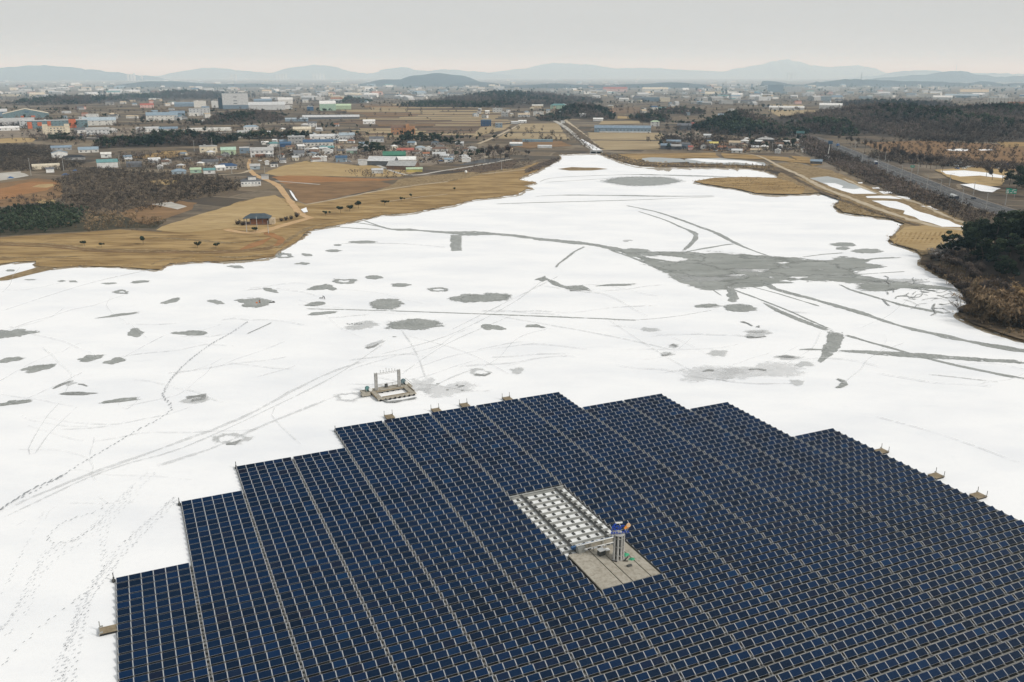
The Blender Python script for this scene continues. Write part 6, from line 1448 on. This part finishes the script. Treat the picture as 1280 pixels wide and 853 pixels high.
dock(1101.5, 564, 'mooring dock on the right edge, farthest from the viewer', -math.pi / 2); dock(1170, 594.8, 'mooring dock on the right edge, middle one of three', -math.pi / 2); dock(1222.6, 619.6, 'mooring dock on the right edge, nearest the viewer', -math.pi / 2)
dock(135.5, 787, 'mooring dock alone on the left edge', math.pi / 2, 1.9, 2.6)
for k, (x, y, lb) in enumerate([(142, 724, 'small mooring post at the corner of the first strip'), (224, 629, 'small mooring post at the corner of the second strip'), (295, 583.5, 'small mooring post at the corner of the third strip'), (419, 538, 'small mooring post at the corner of the fifth strip')]):
    X, Y = G(x, y, .3); mb = MB(); mb.tube((0, 0, 0), (0, 0, 1.5), .08, n=6); mb.sphere((0, -.5, .25), .38, 0, 8, 5); mb.box((0, -.2, .5), (.3, .9, .12)); tag(mb.build('mooring_post', M_darksteel, None, (X, Y, 0), AROT), lb, 'mooring post')
# ---------------------------------------------------------------- work barge with gantry, frozen in the lake
X, Y = G(497, 498.5); t = empty('work_barge', (X, Y, 0), AROT + R(3)); tag(t, 'rectangular work barge frozen in the ice with an open well', 'barge')
BW, BD = 11.0, 9.0
mb = MB(); mb.box((0, .55, .55), (BW, 1.1, .30)); mb.box((-BW / 2 + .75, BD / 2 - .6, .50), (1.5, BD - 3.1, .30)); mb.box((BW / 2 - .75, BD / 2 - .6, .50), (1.5, BD - 3.1, .30)); mb.box((-.6, BD - 1.6, .60), (BW + 3.4, 3.2, .30)); mb.box((-BW / 2 - 1.7, BD - 3.4, .585), (2.4, 1.8, .26)); mb.build('deck', M_planks, t)
mb = MB()
for k in range(8): mb.tube((-BW / 2 + .7 + k * 1.37, -.02, .3), (-BW / 2 + .7 + k * 1.37, 1.0, .3), .34, n=8)
for k in range(9): mb.tube((-BW / 2 - 1.5 + k * 1.6, BD - 3.0, .3), (-BW / 2 - 1.5 + k * 1.6, BD - .1, .3), .30, n=8)
for s in (-1, 1): mb.tube((s * (BW / 2 - .75), 1.2, .24), (s * (BW / 2 - .75), BD - 3.3, .24), .30, n=8)
mb.build('float', M_dark, t)
mb = MB(); mb.box((0, 1.14, .78), (BW - 3, .12, .2)); mb.box((0, BD - 3.24, .80), (BW - 2.6, .14, .22)); mb.box((BW / 2 + .02, BD / 2, .74), (.14, BD - 3, .3)); mb.box((-BW / 2 - .02, BD / 2 - .6, .74), (.14, BD - 3.2, .3)); mb.build('edge_timber', M_board, t)
mb = MB(); mb.box((.2, BD - .1, 1.5), (6.2, .07, .07)); mb.box((.2, BD - .1, 1.1), (6.2, .05, .05))
for k in range(5): mb.box((-2.9 + k * 1.55, BD - .1, 1.1), (.06, .06, .9))
mb.build('railing', M_planks, t)
g = empty('gantry', tuple(Matrix.Rotation(AROT + R(3), 3, 'Z') @ Vector((0, BD - 2.1, .75)) + Vector((X, Y, 0))), AROT + R(3)); tag(g, 'grey portal gantry with two lattice legs standing on the barge', 'gantry')
GH = 5.1
for s in (-1, 1):
    mb = MB()
    for dx in (-.32, .32):
        for dy in (-.3, .3): mb.box((dx, dy, GH / 2), (.13, .13, GH))
    for k in range(11): mb.box((0, -.3, .25 + k * GH / 11), (.64, .05, .06)); mb.box((0, .3, .25 + k * GH / 11), (.64, .05, .06)); mb.box((-.32, 0, .25 + k * GH / 11), (.05, .6, .06)); mb.box((.32, 0, .25 + k * GH / 11), (.05, .6, .06))
    mb.box((0, 0, GH / 2), (.34, .34, GH - .2)); mb.build('leg', M_pipe, g, (s * 3.35 - .3, 0, 0))
mb = MB(); mb.box((-.3, 0, GH - .25), (6.2, .10, .10)); mb.box((-.3, 0, GH - .62), (6.2, .07, .07))
for k in range(9): mb.box((-2.7 + k * .6, 0, GH - .43), (.06, .05, .36))
mb.build('cross_beam', M_pipe, g)
for k in range(6):
    h_ = [.7, .55, 1.1, .75, .7, .5][k]; MB().tube((0, 0, 0), (0, 0, h_), .06, n=5).sphere((0, 0, h_), .12, 0, 6, 4).build('lamp_rod', M_steel, g, (-2.3 + k * .85, 0, GH - .2))
for k, (x, y, lb, c1) in enumerate([(-6.0, BD - 1.9, 'teal and white tank at the left end of the barge', 'teal'), (4.9, BD - 1.0, 'teal and white winch drum right of the gantry', 'tgrey')]):
    q = Matrix.Rotation(AROT + R(3), 3, 'Z') @ Vector((x, y, .76)) + Vector((X, Y, 0)); s_ = empty('deck_tank', tuple(q), AROT + R(3)); tag(s_, lb, 'tank')
    MB().tube((0, .1, .75), (0, .9, .75), .62 + .1 * k, n=12).build('drum', bmat(c1), s_); MB().tube((.55, -.7, .6), (.55, -.1, .6), .5, n=12).build('end_drum', M_white, s_)
    mb = MB()
    for dx in (-.5, .6): mb.box((dx, .2, .2), (.14, 1.4, .4))
    mb.build('cradle', M_steel, s_)
    if k: mb = MB(); mb.tube((-.7, .5, .05), (.75, .7, 1.5), .07, n=5); mb.tube((.75, .7, 1.5), (2.2, -.3, .05), .07, n=5); mb.build('a_frame', M_pipe, s_)
q = Matrix.Rotation(AROT + R(3), 3, 'Z') @ Vector((-.4, BD - 1.0, .76)) + Vector((X, Y, 0)); mb = MB(); mb.box((0, 0, .45), (.8, .6, .9)); mb.box((0, 0, .95), (.5, .4, .12)); mb.tube((.25, 0, .9), (.25, 0, 1.4), .06, n=6); tag(mb.build('pump_unit', M_darksteel, None, tuple(q), AROT), 'small dark pump unit between the gantry legs', 'pump')
mb = MB(); z = next_z()
ribbon([(462,490),(472,496),(485,503.6),(505,501.5),(526,497.5)], 2.2, m=M_icedark, name='wet_ice_rim', step=2, wig=.3)
# ---------------------------------------------------------------- people on the ice
def skin_person(name, joints, edges, root, mat_body, parent=None):
    me = bpy.data.meshes.new(name); me.from_pydata([j[0] for j in joints], edges, []); o = bpy.data.objects.new(name, me); col.objects.link(o)
    sm = o.modifiers.new('s', 'SKIN'); o.modifiers.new('u', 'SUBSURF').levels = 1; o.modifiers['u'].render_levels = 1
    for i, j in enumerate(joints): me.skin_vertices[0].data[i].radius = (j[1], j[1])
    for i in range(len(joints)): me.skin_vertices[0].data[i].use_root = (i == root)
    dg = bpy.context.evaluated_depsgraph_get(); m2 = bpy.data.meshes.new_from_object(o.evaluated_get(dg)); bpy.data.objects.remove(o)
    m2.materials.clear(); m2.materials.append(mat_body); m2.name = name
    return link(name, m2, parent)
M_coat = mat('dark_winter_clothes', (.018, .018, .022), rough=.9); M_face = mat('skin', (.52, .33, .24), rough=.6); M_hair = mat('dark_hair', (.012, .010, .009), rough=.7); M_orangej = mat('orange_vest', (.62, .16, .04), rough=.8)
def person(x, y, label, pose, rz):
    X, Y = G(x, y); t = empty('person', (X, Y, .02), rz); tag(t, label, 'person')
    if pose == 'sit': J = [((0, 0, .48), .15), ((0, .02, .75), .15), ((0, -.06, 1.02), .15), ((0, -.08, 1.14), .06), ((0, -.1, 1.27), .10), ((.1, -.02, .47), .1), ((.14, -.42, .5), .085), ((.14, -.44, .08), .055), ((.14, -.6, .05), .05), ((-.1, -.02, .47), .1), ((-.14, -.42, .5), .085), ((-.14, -.44, .08), .055), ((-.14, -.6, .05), .05), ((.2, -.06, 1.0), .075), ((.26, -.12, .74), .06), ((.14, -.4, .66), .045), ((-.2, -.06, 1.0), .075), ((-.26, -.12, .74), .06), ((-.14, -.4, .66), .045)]
    else: J = [((0, 0, .92), .15), ((0, -.16, 1.12), .15), ((0, -.38, 1.28), .15), ((0, -.48, 1.33), .06), ((0, -.60, 1.36), .10), ((.1, 0, .9), .1), ((.12, -.06, .48), .085), ((.12, .06, .08), .055), ((.12, -.1, .05), .05), ((-.1, 0, .9), .1), ((-.14, .1, .5), .085), ((-.14, .3, .08), .055), ((-.14, .16, .05), .05), ((.2, -.37, 1.26), .075), ((.26, -.5, 1.0), .06), ((.12, -.75, .86), .045), ((-.2, -.37, 1.26), .075), ((-.26, -.5, 1.0), .06), ((-.12, -.75, .86), .045)]
    E_ = [(0, 1), (1, 2), (2, 3), (3, 4), (0, 5), (5, 6), (6, 7), (7, 8), (0, 9), (9, 10), (10, 11), (11, 12), (2, 13), (13, 14), (14, 15), (2, 16), (16, 17), (17, 18)]
    skin_person('body', J, E_, 0, M_coat, t); h = Vector(J[4][0])
    mb = MB(); mb.sphere(h + Vector((0, -.02, .0)), .105, 0, 10, 7, 1.2); mb.box(h + Vector((0, -.13, -.01)), (.03, .05, .05)); mb.build('face', M_face, t)
    mb = MB(); mb.sphere(h + Vector((0, .02, .04)), .118, 0, 10, 7, 1.1); mb.build('hair', M_hair, t)
    for s in (-1, 1):
        hd = Vector(J[15 if s > 0 else 18][0]); mb = MB(); mb.box(hd + Vector((0, -.05, -.01)), (.09, .10, .04))
        for k, L in enumerate((.07, .085, .08, .06)): mb.tube(hd + Vector((-.034 + k * .022, -.10, -.01)), hd + Vector((-.034 + k * .022, -.10 - L * .7, -.04)), .010, .008, 5)
        mb.tube(hd + Vector((-s * .045, -.04, 0)), hd + Vector((-s * .075, -.09, -.02)), .011, .009, 5); mb.build('hand', M_face, t)
    if pose == 'sit': mb = MB(); mb.tube((0, 0, .62), (0, -.05, 1.0), .19, .185, n=12); mb.build('vest', M_orangej, t)
    return t
person(324.6, 379.4, 'person in dark clothes and orange vest sitting on the bare ice', 'sit', AROT + 2.6); person(405.6, 374.4, 'person in dark clothes bending forward on the snow', 'bend', AROT - 1.9)
mb = MB()
for dx in (-.18, .18):
    for dy in (-.15, .15): mb.tube((dx, dy, 0), (dx * .8, dy * .8, .38), .02, n=5)
mb.box((0, 0, .40), (.42, .36, .05)); X, Y = G(324.6, 379.4); tag(mb.build('stool', M_board, None, (X, Y, .02), AROT), 'low stool under the sitting person', 'stool')
X, Y = G(323, 379.2); mb = MB(); mb.box((0, 0, .2), (.55, .4, .4)); mb.box((0, 0, .43), (.6, .45, .06)); tag(mb.build('fishing_box', M_orangej, None, (X - .6, Y, .02), .3), 'orange box beside the sitting person', 'box')
X, Y = G(340.2, 378.6); mb = MB(); mb.box((0, 0, .16), (2.0, .6, .07)); mb.box((0, .24, .06), (2.2, .06, .12)); mb.box((0, -.24, .06), (2.2, .06, .12)); mb.box((.5, 0, .35), (.7, .5, .32)); tag(mb.build('sledge', M_darksteel, None, (X, Y, .03), .35), 'dark loaded sledge at the tip of the bare ice patch', 'sledge')
X, Y = G(401.6, 373); mb = MB(); mb.box((0, 0, .16), (1.5, .5, .06)); mb.box((0, .2, .06), (1.7, .05, .12)); mb.box((0, -.2, .06), (1.7, .05, .12)); mb.tube((.8, 0, .2), (1.5, .1, .8), .02, n=4); tag(mb.build('sledge', M_darksteel, None, (X, Y, .03), -.1), 'empty dark sledge beside the bending person', 'sledge')
# ---------------------------------------------------------------- highway: vehicles, lamps, rails, signs
M_tyre = mat('tyre', (.015, .015, .016), rough=.9); M_carglass = mat('car_glass', (.02, .024, .03), rough=.1, spec=.5)
def paint(n, c): return mat('car_paint_' + n, c, rough=.3, spec=.5)
HL = smooth_line([GL(*p) for p in HW], 6)
def on_road(px, py, off_):
    q = Vector(GL(px, py)); i = min(range(1, len(HL) - 1), key=lambda k: (HL[k] - q).length); tdir = (HL[i + 1] - HL[i - 1]).normalized(); nr = Vector((-tdir.y, tdir.x)); p = HL[i] + nr * off_
    return p, math.atan2(tdir.y, tdir.x)
def wheels(t, xs, hw, r):
    me = MB().tube((0, -.11, 0), (0, .11, 0), r, n=12).mesh('wheel', M_tyre)
    for x in xs:
        for s in (-1, 1): link('wheel', me, t, (x, s * hw, r))
def car(px, py, off_, c, name, label, flip=False):
    p, a = on_road(px, py, off_); t = empty('car', (p.x, p.y, HWZ + .01), a + (math.pi if flip else 0)); tag(t, label, 'car'); m = paint(name, c)
    prof = [(-2.2, .35), (2.2, .35), (2.2, .72), (1.1, .92), (-1.9, .95), (-2.2, .8)]; mb = MB(); n = len(prof)
    V = [(x, -.88, z) for x, z in prof] + [(x, .88, z) for x, z in prof]; mb.add(V, [tuple(range(n)), tuple(range(2 * n - 1, n - 1, -1))] + [(i, n + i, n + (i + 1) % n, (i + 1) % n) for i in range(n)]); mb.build('body', m, t)
    cab = [(1.05, .93), (.35, 1.42), (-1.1, 1.44), (-1.85, .95)]; n = 4; V = [(x, -.80 + .12 * (z > 1), z) for x, z in cab] + [(x, .80 - .12 * (z > 1), z) for x, z in cab]
    mb = MB(); mb.add(V, [tuple(range(n)), tuple(range(2 * n - 1, n - 1, -1))] + [(i, n + i, n + (i + 1) % n, (i + 1) % n) for i in range(n)]); mb.build('window', M_carglass, t)
    MB().box((-.4, 0, 1.46), (1.4, 1.3, .04)).build('roof', m, t); wheels(t, (-1.35, 1.35), .80, .32)
    for s in (-1, 1): MB().box((2.2, s * .6, .62), (.06, .35, .14)).build('headlight', M_white, t)
def truck(px, py, off_, cc, cn, bc, bn, label, L=7.5, flip=False, tank=False):
    p, a = on_road(px, py, off_); t = empty('truck', (p.x, p.y, HWZ + .01), a + (math.pi if flip else 0)); tag(t, label, 'truck'); mc, mb_ = paint(cn, cc), paint(bn, bc)
    mb = MB(); mb.box((L / 2 - .9, 0, 1.5), (1.8, 2.3, 1.9)); mb.box((L / 2 - .1, 0, .95), (.3, 2.2, .7)); mb.build('cab', mc, t)
    MB().box((L / 2 + .01, 0, 1.95), (.06, 2.0, .75)).build('windscreen', M_carglass, t); MB().box((0, 0, .72), (L - .4, 1.1, .28)).build('chassis', M_tyre, t)
    if tank: MB().tube((-L / 2 + .2, 0, 1.9), (L / 2 - 2.2, 0, 1.9), 1.05, n=14).tube((-L / 6, 0, 2.9), (-L / 6, 0, 3.15), .35, n=10).build('tank', mb_, t)
    else: MB().box((-.95, 0, 2.0), (L - 2.2, 2.4, 2.2)).build('cargo_box', mb_, t)
    wheels(t, (-L / 2 + .9, -L / 2 + 2.0, L / 2 - 1.0), 1.0, .45)
truck(1114, 207, -2.6, (.03, .05, .12), 'navy', (.62, .64, .66), 'pale_grey', 'dark blue truck with pale box heading away on the highway', 7.5)
car(1130, 214.4, -8.4, (.72, .72, .70), 'white', 'white car following the dark blue truck'); car(1168, 229, -6.6, (.02, .02, .022), 'black', 'black car halfway along the highway, behind the white one')
car(1211, 249.6, 5.6, (.025, .03, .05), 'dark', 'dark car in the near lanes level with the tank truck', True)
truck(1233, 251, -7.4, (.05, .055, .07), 'charcoal', (.70, .71, .70), 'white_tank', 'long truck with white rounded tank and dark cab', 11, tank=True)
truck(1039.6, 184, 4.5, (.03, .12, .34), 'blue', (.04, .14, .36), 'blue_box', 'small blue truck where the highway comes out of the wood', 6, True)
car(1059, 189.6, -8.4, (.03, .032, .036), 'graphite', 'small dark car far up the highway right of the blue truck'); car(1257, 268.6, 7.6, (.35, .07, .05), 'red', 'red car at the near edge of the highway by the pines', True)
car(1026, 177.6, -4, (.72, .72, .70), 'white', 'white car farthest up the highway')
me_rail = None
for o_, lb in ((-11.4, 'steel guard rail along the far edge of the highway'), (11.4, 'steel guard rail along the near edge of the highway'), (0, 'steel guard rail along the highway median')):
    L = smooth_line([GL(*p) for p in HW], 8); mb = MB()
    for i in range(len(L) - 1):
        tdir = (L[i + 1] - L[i]).normalized(); nr = Vector((-tdir.y, tdir.x)); a, b_ = L[i] + nr * o_, L[i + 1] + nr * o_
        z0 = HWZ - (.5 if o_ else 0); mb.add([(*a, HWZ + .45), (*b_, HWZ + .45), (*b_, HWZ + .8), (*a, HWZ + .8)], [(0, 1, 2, 3)]); mb.box((a.x, a.y, (z0 + HWZ + .7) / 2), (.12, .12, HWZ + .7 - z0))
    tag(mb.build('guard_rail', M_alu2), lb, 'guard rail')
def lamp(px, py, off_, side, label, h=12.0):
    p, a = on_road(px, py, off_); t = empty('street_lamp', (p.x, p.y, LZ + .4), a + (math.pi / 2 if side > 0 else -math.pi / 2)); tag(t, label, 'street lamp', 'street lamps along the highway')
    MB().tube((0, 0, 0), (0, 0, h), .24, .16, 6).tube((0, 0, h - .05), (2.0, 0, h + .35), .07, .05, 5).build('pole', M_pipe, t); MB().box((2.3, 0, h + .38), (.8, .28, .13)).build('lamp_head', M_pipe, t)
for k, (x, y) in enumerate([(1063,192), (1083,199), (1098,205.4), (1118,213.6), (1133,219.6), (1151,226.6), (1164,232), (1185,240.6), (1206,248), (1235,257), (1262,266)]):
    lamp(x, y, -12.6, -1, 'pale street lamp on the far side of the highway')
for k, (x, y) in enumerate([(1052,189), (1088,203), (1128,219), (1163,234), (1194,246), (1228,258)]): lamp(x, y, 12.6, 1, 'pale street lamp on the near side of the highway', 10)
# road signs
M_sgreen = mat('sign_green', (.005, .28, .18), rough=.5, spec=.3)
X, Y = G(1262.6, 248.5, LZ); t = empty('road_sign', (X, Y, LZ), face_cam(X, Y) + R(8)); tag(t, 'large green highway direction sign with white lettering', 'road sign')
for x in (-2.4, 2.4): MB().tube((x, .1, 0), (x, .1, 6.6), .10, n=6).build('post', M_pipe, t)
mb = MB(); mb.box((0, 0, 5.2), (6.6, .10, 3.3)); mb.box((-1.7, 0, 6.95), (3.0, .10, .5)); mb.build('panel', M_sgreen, t)
mb = MB()
for (x, z, w_, h_) in [(-2.2, 6.3, 1.6, .35), (1.9, 6.3, 1.9, .35), (-2.4, 5.6, 1.3, .5), (-2.2, 4.4, 1.8, .9), (2.3, 4.7, 1.6, .8), (.1, 4.2, 1.3, .5), (.6, 5.5, .28, 1.5), (1.2, 5.9, 1.0, .25)]: mb.box((x, -.06, z), (w_, .03, h_))
mb.build('lettering', M_white, t)
X, Y = G(1140, 214, LZ); t = empty('road_sign', (X, Y, LZ), face_cam(X, Y)); tag(t, 'small green road sign between the far lamps', 'road sign'); MB().tube((0, .1, 0), (0, .1, 5), .09, n=6).build('post', M_pipe, t); MB().box((0, 0, 4.1), (3.2, .1, 1.9)).build('panel', M_sgreen, t); MB().box((0, -.06, 4.3), (2.2, .03, .5)).build('lettering', M_white, t)
X, Y = G(1034, 200, LZ); t = empty('sign_mast', (X, Y, LZ), face_cam(X, Y)); tag(t, 'white mast with small blue board where the highway leaves the wood', 'mast'); MB().tube((0, 0, 0), (1.2, 0, 19), .35, .22, 8).build('pole', M_white, t); MB().box((1.4, -.3, 17.4), (4.2, .3, 3.2)).build('board', bmat('blue'), t); MB().box((0, 0, 2), (5, 3, 4)).build('base_cabin', M_white, t)
X, Y = G(1000, 172, LZ); t = empty('road_sign', (X, Y, LZ), face_cam(X, Y)); tag(t, 'teal gantry sign far up the highway below the wood', 'road sign'); MB().tube((-5, 0, 0), (-5, 0, 8), .15, n=6).tube((5, 0, 0), (5, 0, 8), .15, n=6).build('post', M_pipe, t); MB().box((0, 0, 7), (11, .2, 3)).build('panel', bmat('teal'), t)
for k, (x, y, c, nm, lb) in enumerate([(1006.5, 189.5, (.70, .71, .70), 'white', 'white car parked on the side road, left one'), (1010.5, 191.5, (.72, .72, .70), 'white', 'white car parked on the side road, right one'), (1004, 186, (.10, .16, .24), 'slate', 'slate blue car parked up the side road'), (894, 189.6, (.72, .72, .70), 'white', 'white car parked by the yellow roofed house')]):
    X, Y = GL(x, y); t = empty('car', (X, Y, lz() + .02), face_cam(X, Y) + rnd.uniform(-.5, .5)); tag(t, lb, 'car'); m = paint(nm, c); MB().box((0, 0, .66), (4.3, 1.75, .62)).build('body', m, t); V = [(-1.5, -.78, .97), (1.2, -.78, .97), (1.2, .78, .97), (-1.5, .78, .97), (-1.1, -.64, 1.45), (.6, -.64, 1.45), (.6, .64, 1.45), (-1.1, .64, 1.45)]
    MB().add(V, [(0, 1, 5, 4), (1, 2, 6, 5), (2, 3, 7, 6), (3, 0, 4, 7), (4, 5, 6, 7)]).build('window', M_carglass, t); wheels(t, (-1.35, 1.35), .8, .32)
# culvert bridge at the stream mouth
X, Y = GL(745.4, 192); t = empty('culvert_bridge', (X, Y, 0), face_cam(X, Y)); tag(t, 'low concrete bridge with two dark openings at the stream mouth', 'bridge')
M_bconc = mat('bridge_concrete', (.36, .36, .35), (.26, .26, .25), scale=.4)
mb = MB(); mb.box((0, 3, 2.7), (14, 6, .9)); mb.box((0, .3, 3.4), (14, .3, .6))
for x in (-6.4, 0, 6.4): mb.box((x, 3, 1.1), (1.1, 5.9, 2.3))
mb.build('deck', M_bconc, t); MB().box((0, 5.4, 1.1), (12, .3, 2.2)).build('opening_shade_plate', M_dark, t); mb = MB(); mb.box((0, .1, 4.1), (13.6, .08, .08))  # black plate paints the shade inside the two openings
for k in range(7): mb.box((-6.6 + k * 2.2, .1, 3.9), (.1, .1, .5))
mb.build('railing', M_pipe, t)
# utility poles in the villages, masts, flagpoles
def pole(x, y, h, label, group='utility poles of the villages', arm=True):
    X, Y = GL(x, y); t = empty('utility_pole', (X, Y, LZ), rnd.uniform(-.6, .6)); tag(t, label, 'pole', group); s = h / PPM(X, Y, LZ)
    MB().tube((0, 0, 0), (0, 0, s), .2, .14, 6).build('pole', M_pipe, t)
    if arm: MB().box((0, 0, s - .5), (2.0, .10, .12)).box((0, 0, s - 1.3), (1.5, .10, .10)).build('cross_arm', M_steel, t)
for x, y, h in [(39,220,22),(80,214,16),(150,209,14),(243,189,13),(265.6,186.5,14),(331,217,9),(420,190,13),(433,196,12),(448,166,10),(520,212,10),(606,203,18),(627,213,12),(660,198,10),(536,176,10),(372,186,12),(350,192,12),(290,218,10),(198,214,12),(700,153,10),(850,186,11),(902,190,10),(965,190,11)]: pole(x, y, h, 'slim pale utility pole standing among the village houses')
for x, y, h, lb in [(308.5,290.5,15,'left thin pole in front of the pavilion'),(321.6,288,17,'middle thin pole in front of the pavilion'),(335.6,292,16,'right thin pole in front of the pavilion')]: pole(x, y, h, lb, 'thin poles in front of the pavilion', False)
X, Y = GL(582.4, 218); t = empty('water_tank', (X, Y, LZ)); tag(t, 'round white tank on a stalk beside the pale lane', 'tank'); MB().tube((0, 0, 0), (0, 0, 1.4), .3, n=8).build('stalk', M_steel, t); MB().sphere((0, 0, 2.1), 1.25, 0, 12, 8).build('tank', M_white, t)
for k, (x, y, s_, lb) in enumerate([(13.5, 223, 3.2, 'dark blue covered heap at the left edge by a pale plot'), (82, 219.4, 4.0, 'blue covered heap in the brown yard, left of a smaller one'), (94, 214, 2.6, 'smaller blue covered heap in the brown yard')]):
    X, Y = GL(x, y); mb = MB(); rs = np.random.RandomState(k + 9); V = []
    for j in range(5):
        for i in range(7): V.append(((i - 3) * s_ / 4, (j - 2) * s_ / 4, s_ * .45 * max(0, 1 - ((i - 3) / 3.2) ** 2) * max(0, 1 - ((j - 2) / 2.2) ** 2) + abs(rs.normal(0, .08))))
    mb.add(V, [(j * 7 + i, j * 7 + i + 1, j * 7 + i + 8, j * 7 + i + 7) for j in range(4) for i in range(6)]); tag(mb.build('covered_heap', M_bluetarp, None, (X, Y, LZ + .05)), lb, 'tarpaulin')
# bollard-like netting and snow remnant by the dirt road
field('snow_remnant', [(376,263),(383,260.4),(385,266),(380,267)], M_snow, jit=.1); field('snow_remnant', [(361.5,239),(364,239.6),(369,247.6),(372,252),(370,252),(366,247)], M_snow, jit=.1)
# pylons on the far ridge, smoke
for x, yb, yt, D, lb in ((1170, 89.6, 78, 8600, 'thin lattice mast on the far right ridge'), (1058, 99, 90, 5900, 'thin lattice mast on the nearer right ridge')):
    X = (x - 640) / FPX * D; zb, zt = CAMH + (HOR - yb) / FPX * D - 6, CAMH + (HOR - yt) / FPX * D; mb = MB()
    for a, b_ in ((-4, -4), (4, -4), (4, 4), (-4, 4)): mb.tube((X + a, D + b_, zb), (X, D, zt), .8, .4, 4)
    for q in range(5): z_ = zb + (zt - zb) * (.2 + .15 * q); mb.box((X, D, z_), (9 * (1 - .8 * (.2 + .15 * q)), 1, .8))
    tag(mb.build('lattice_mast', M_steel), lb, 'mast')
def smoke(px, y0, y1, lean, D, label, wid):
    m = bpy.data.materials.get('smoke_vapour')
    if m is None:
        m = bpy.data.materials.new('smoke_vapour'); m.use_nodes = True; n = m.node_tree; n.nodes.remove(n.nodes['Principled BSDF']); v = n.nodes.new('ShaderNodeVolumeScatter'); v.inputs['Color'].default_value = (1, 1, 1, 1); v.inputs['Density'].default_value = .04; n.links.new(v.outputs[0], n.nodes['Material Output'].inputs['Volume'])
    X = (px - 640) / FPX * D; z0, z1 = 30.0, CAMH + (HOR - y1) / FPX * D; mb = MB(); N = 9; rs = np.random.RandomState(4); ring = []
    for k in range(N):
        f_ = k / (N - 1); z = z0 + (z1 - z0) * f_; r = wid * (.25 + f_) * (1 + .15 * rs.normal()); cx = X + lean / FPX * D * f_ ** 1.2
        ring.append([(cx + r * math.cos(6.28 * i / 10), D + r * math.sin(6.28 * i / 10), z) for i in range(10)])
    V = [p for r in ring for p in r]; F = [(k * 10 + i, k * 10 + (i + 1) % 10, k * 10 + 10 + (i + 1) % 10, k * 10 + 10 + i) for k in range(N - 1) for i in range(10)] + [tuple(range(9, -1, -1)), tuple(range(N * 10 - 10, N * 10))]
    mb.add(V, F); tag(mb.build('smoke_plume', m), label, 'smoke')
    c = MB(); c.tube((X, D, 0), (X, D, 32), 3, 2.2, 8); tag(c.build('chimney', M_pipe), 'slim chimney under the ' + label, 'chimney')
smoke(18, 98, 74, -7, 5200, 'tall white smoke plume far left', 22); smoke(198, 100, 91, -2, 6500, 'small white smoke plume on the hazy plain', 12)
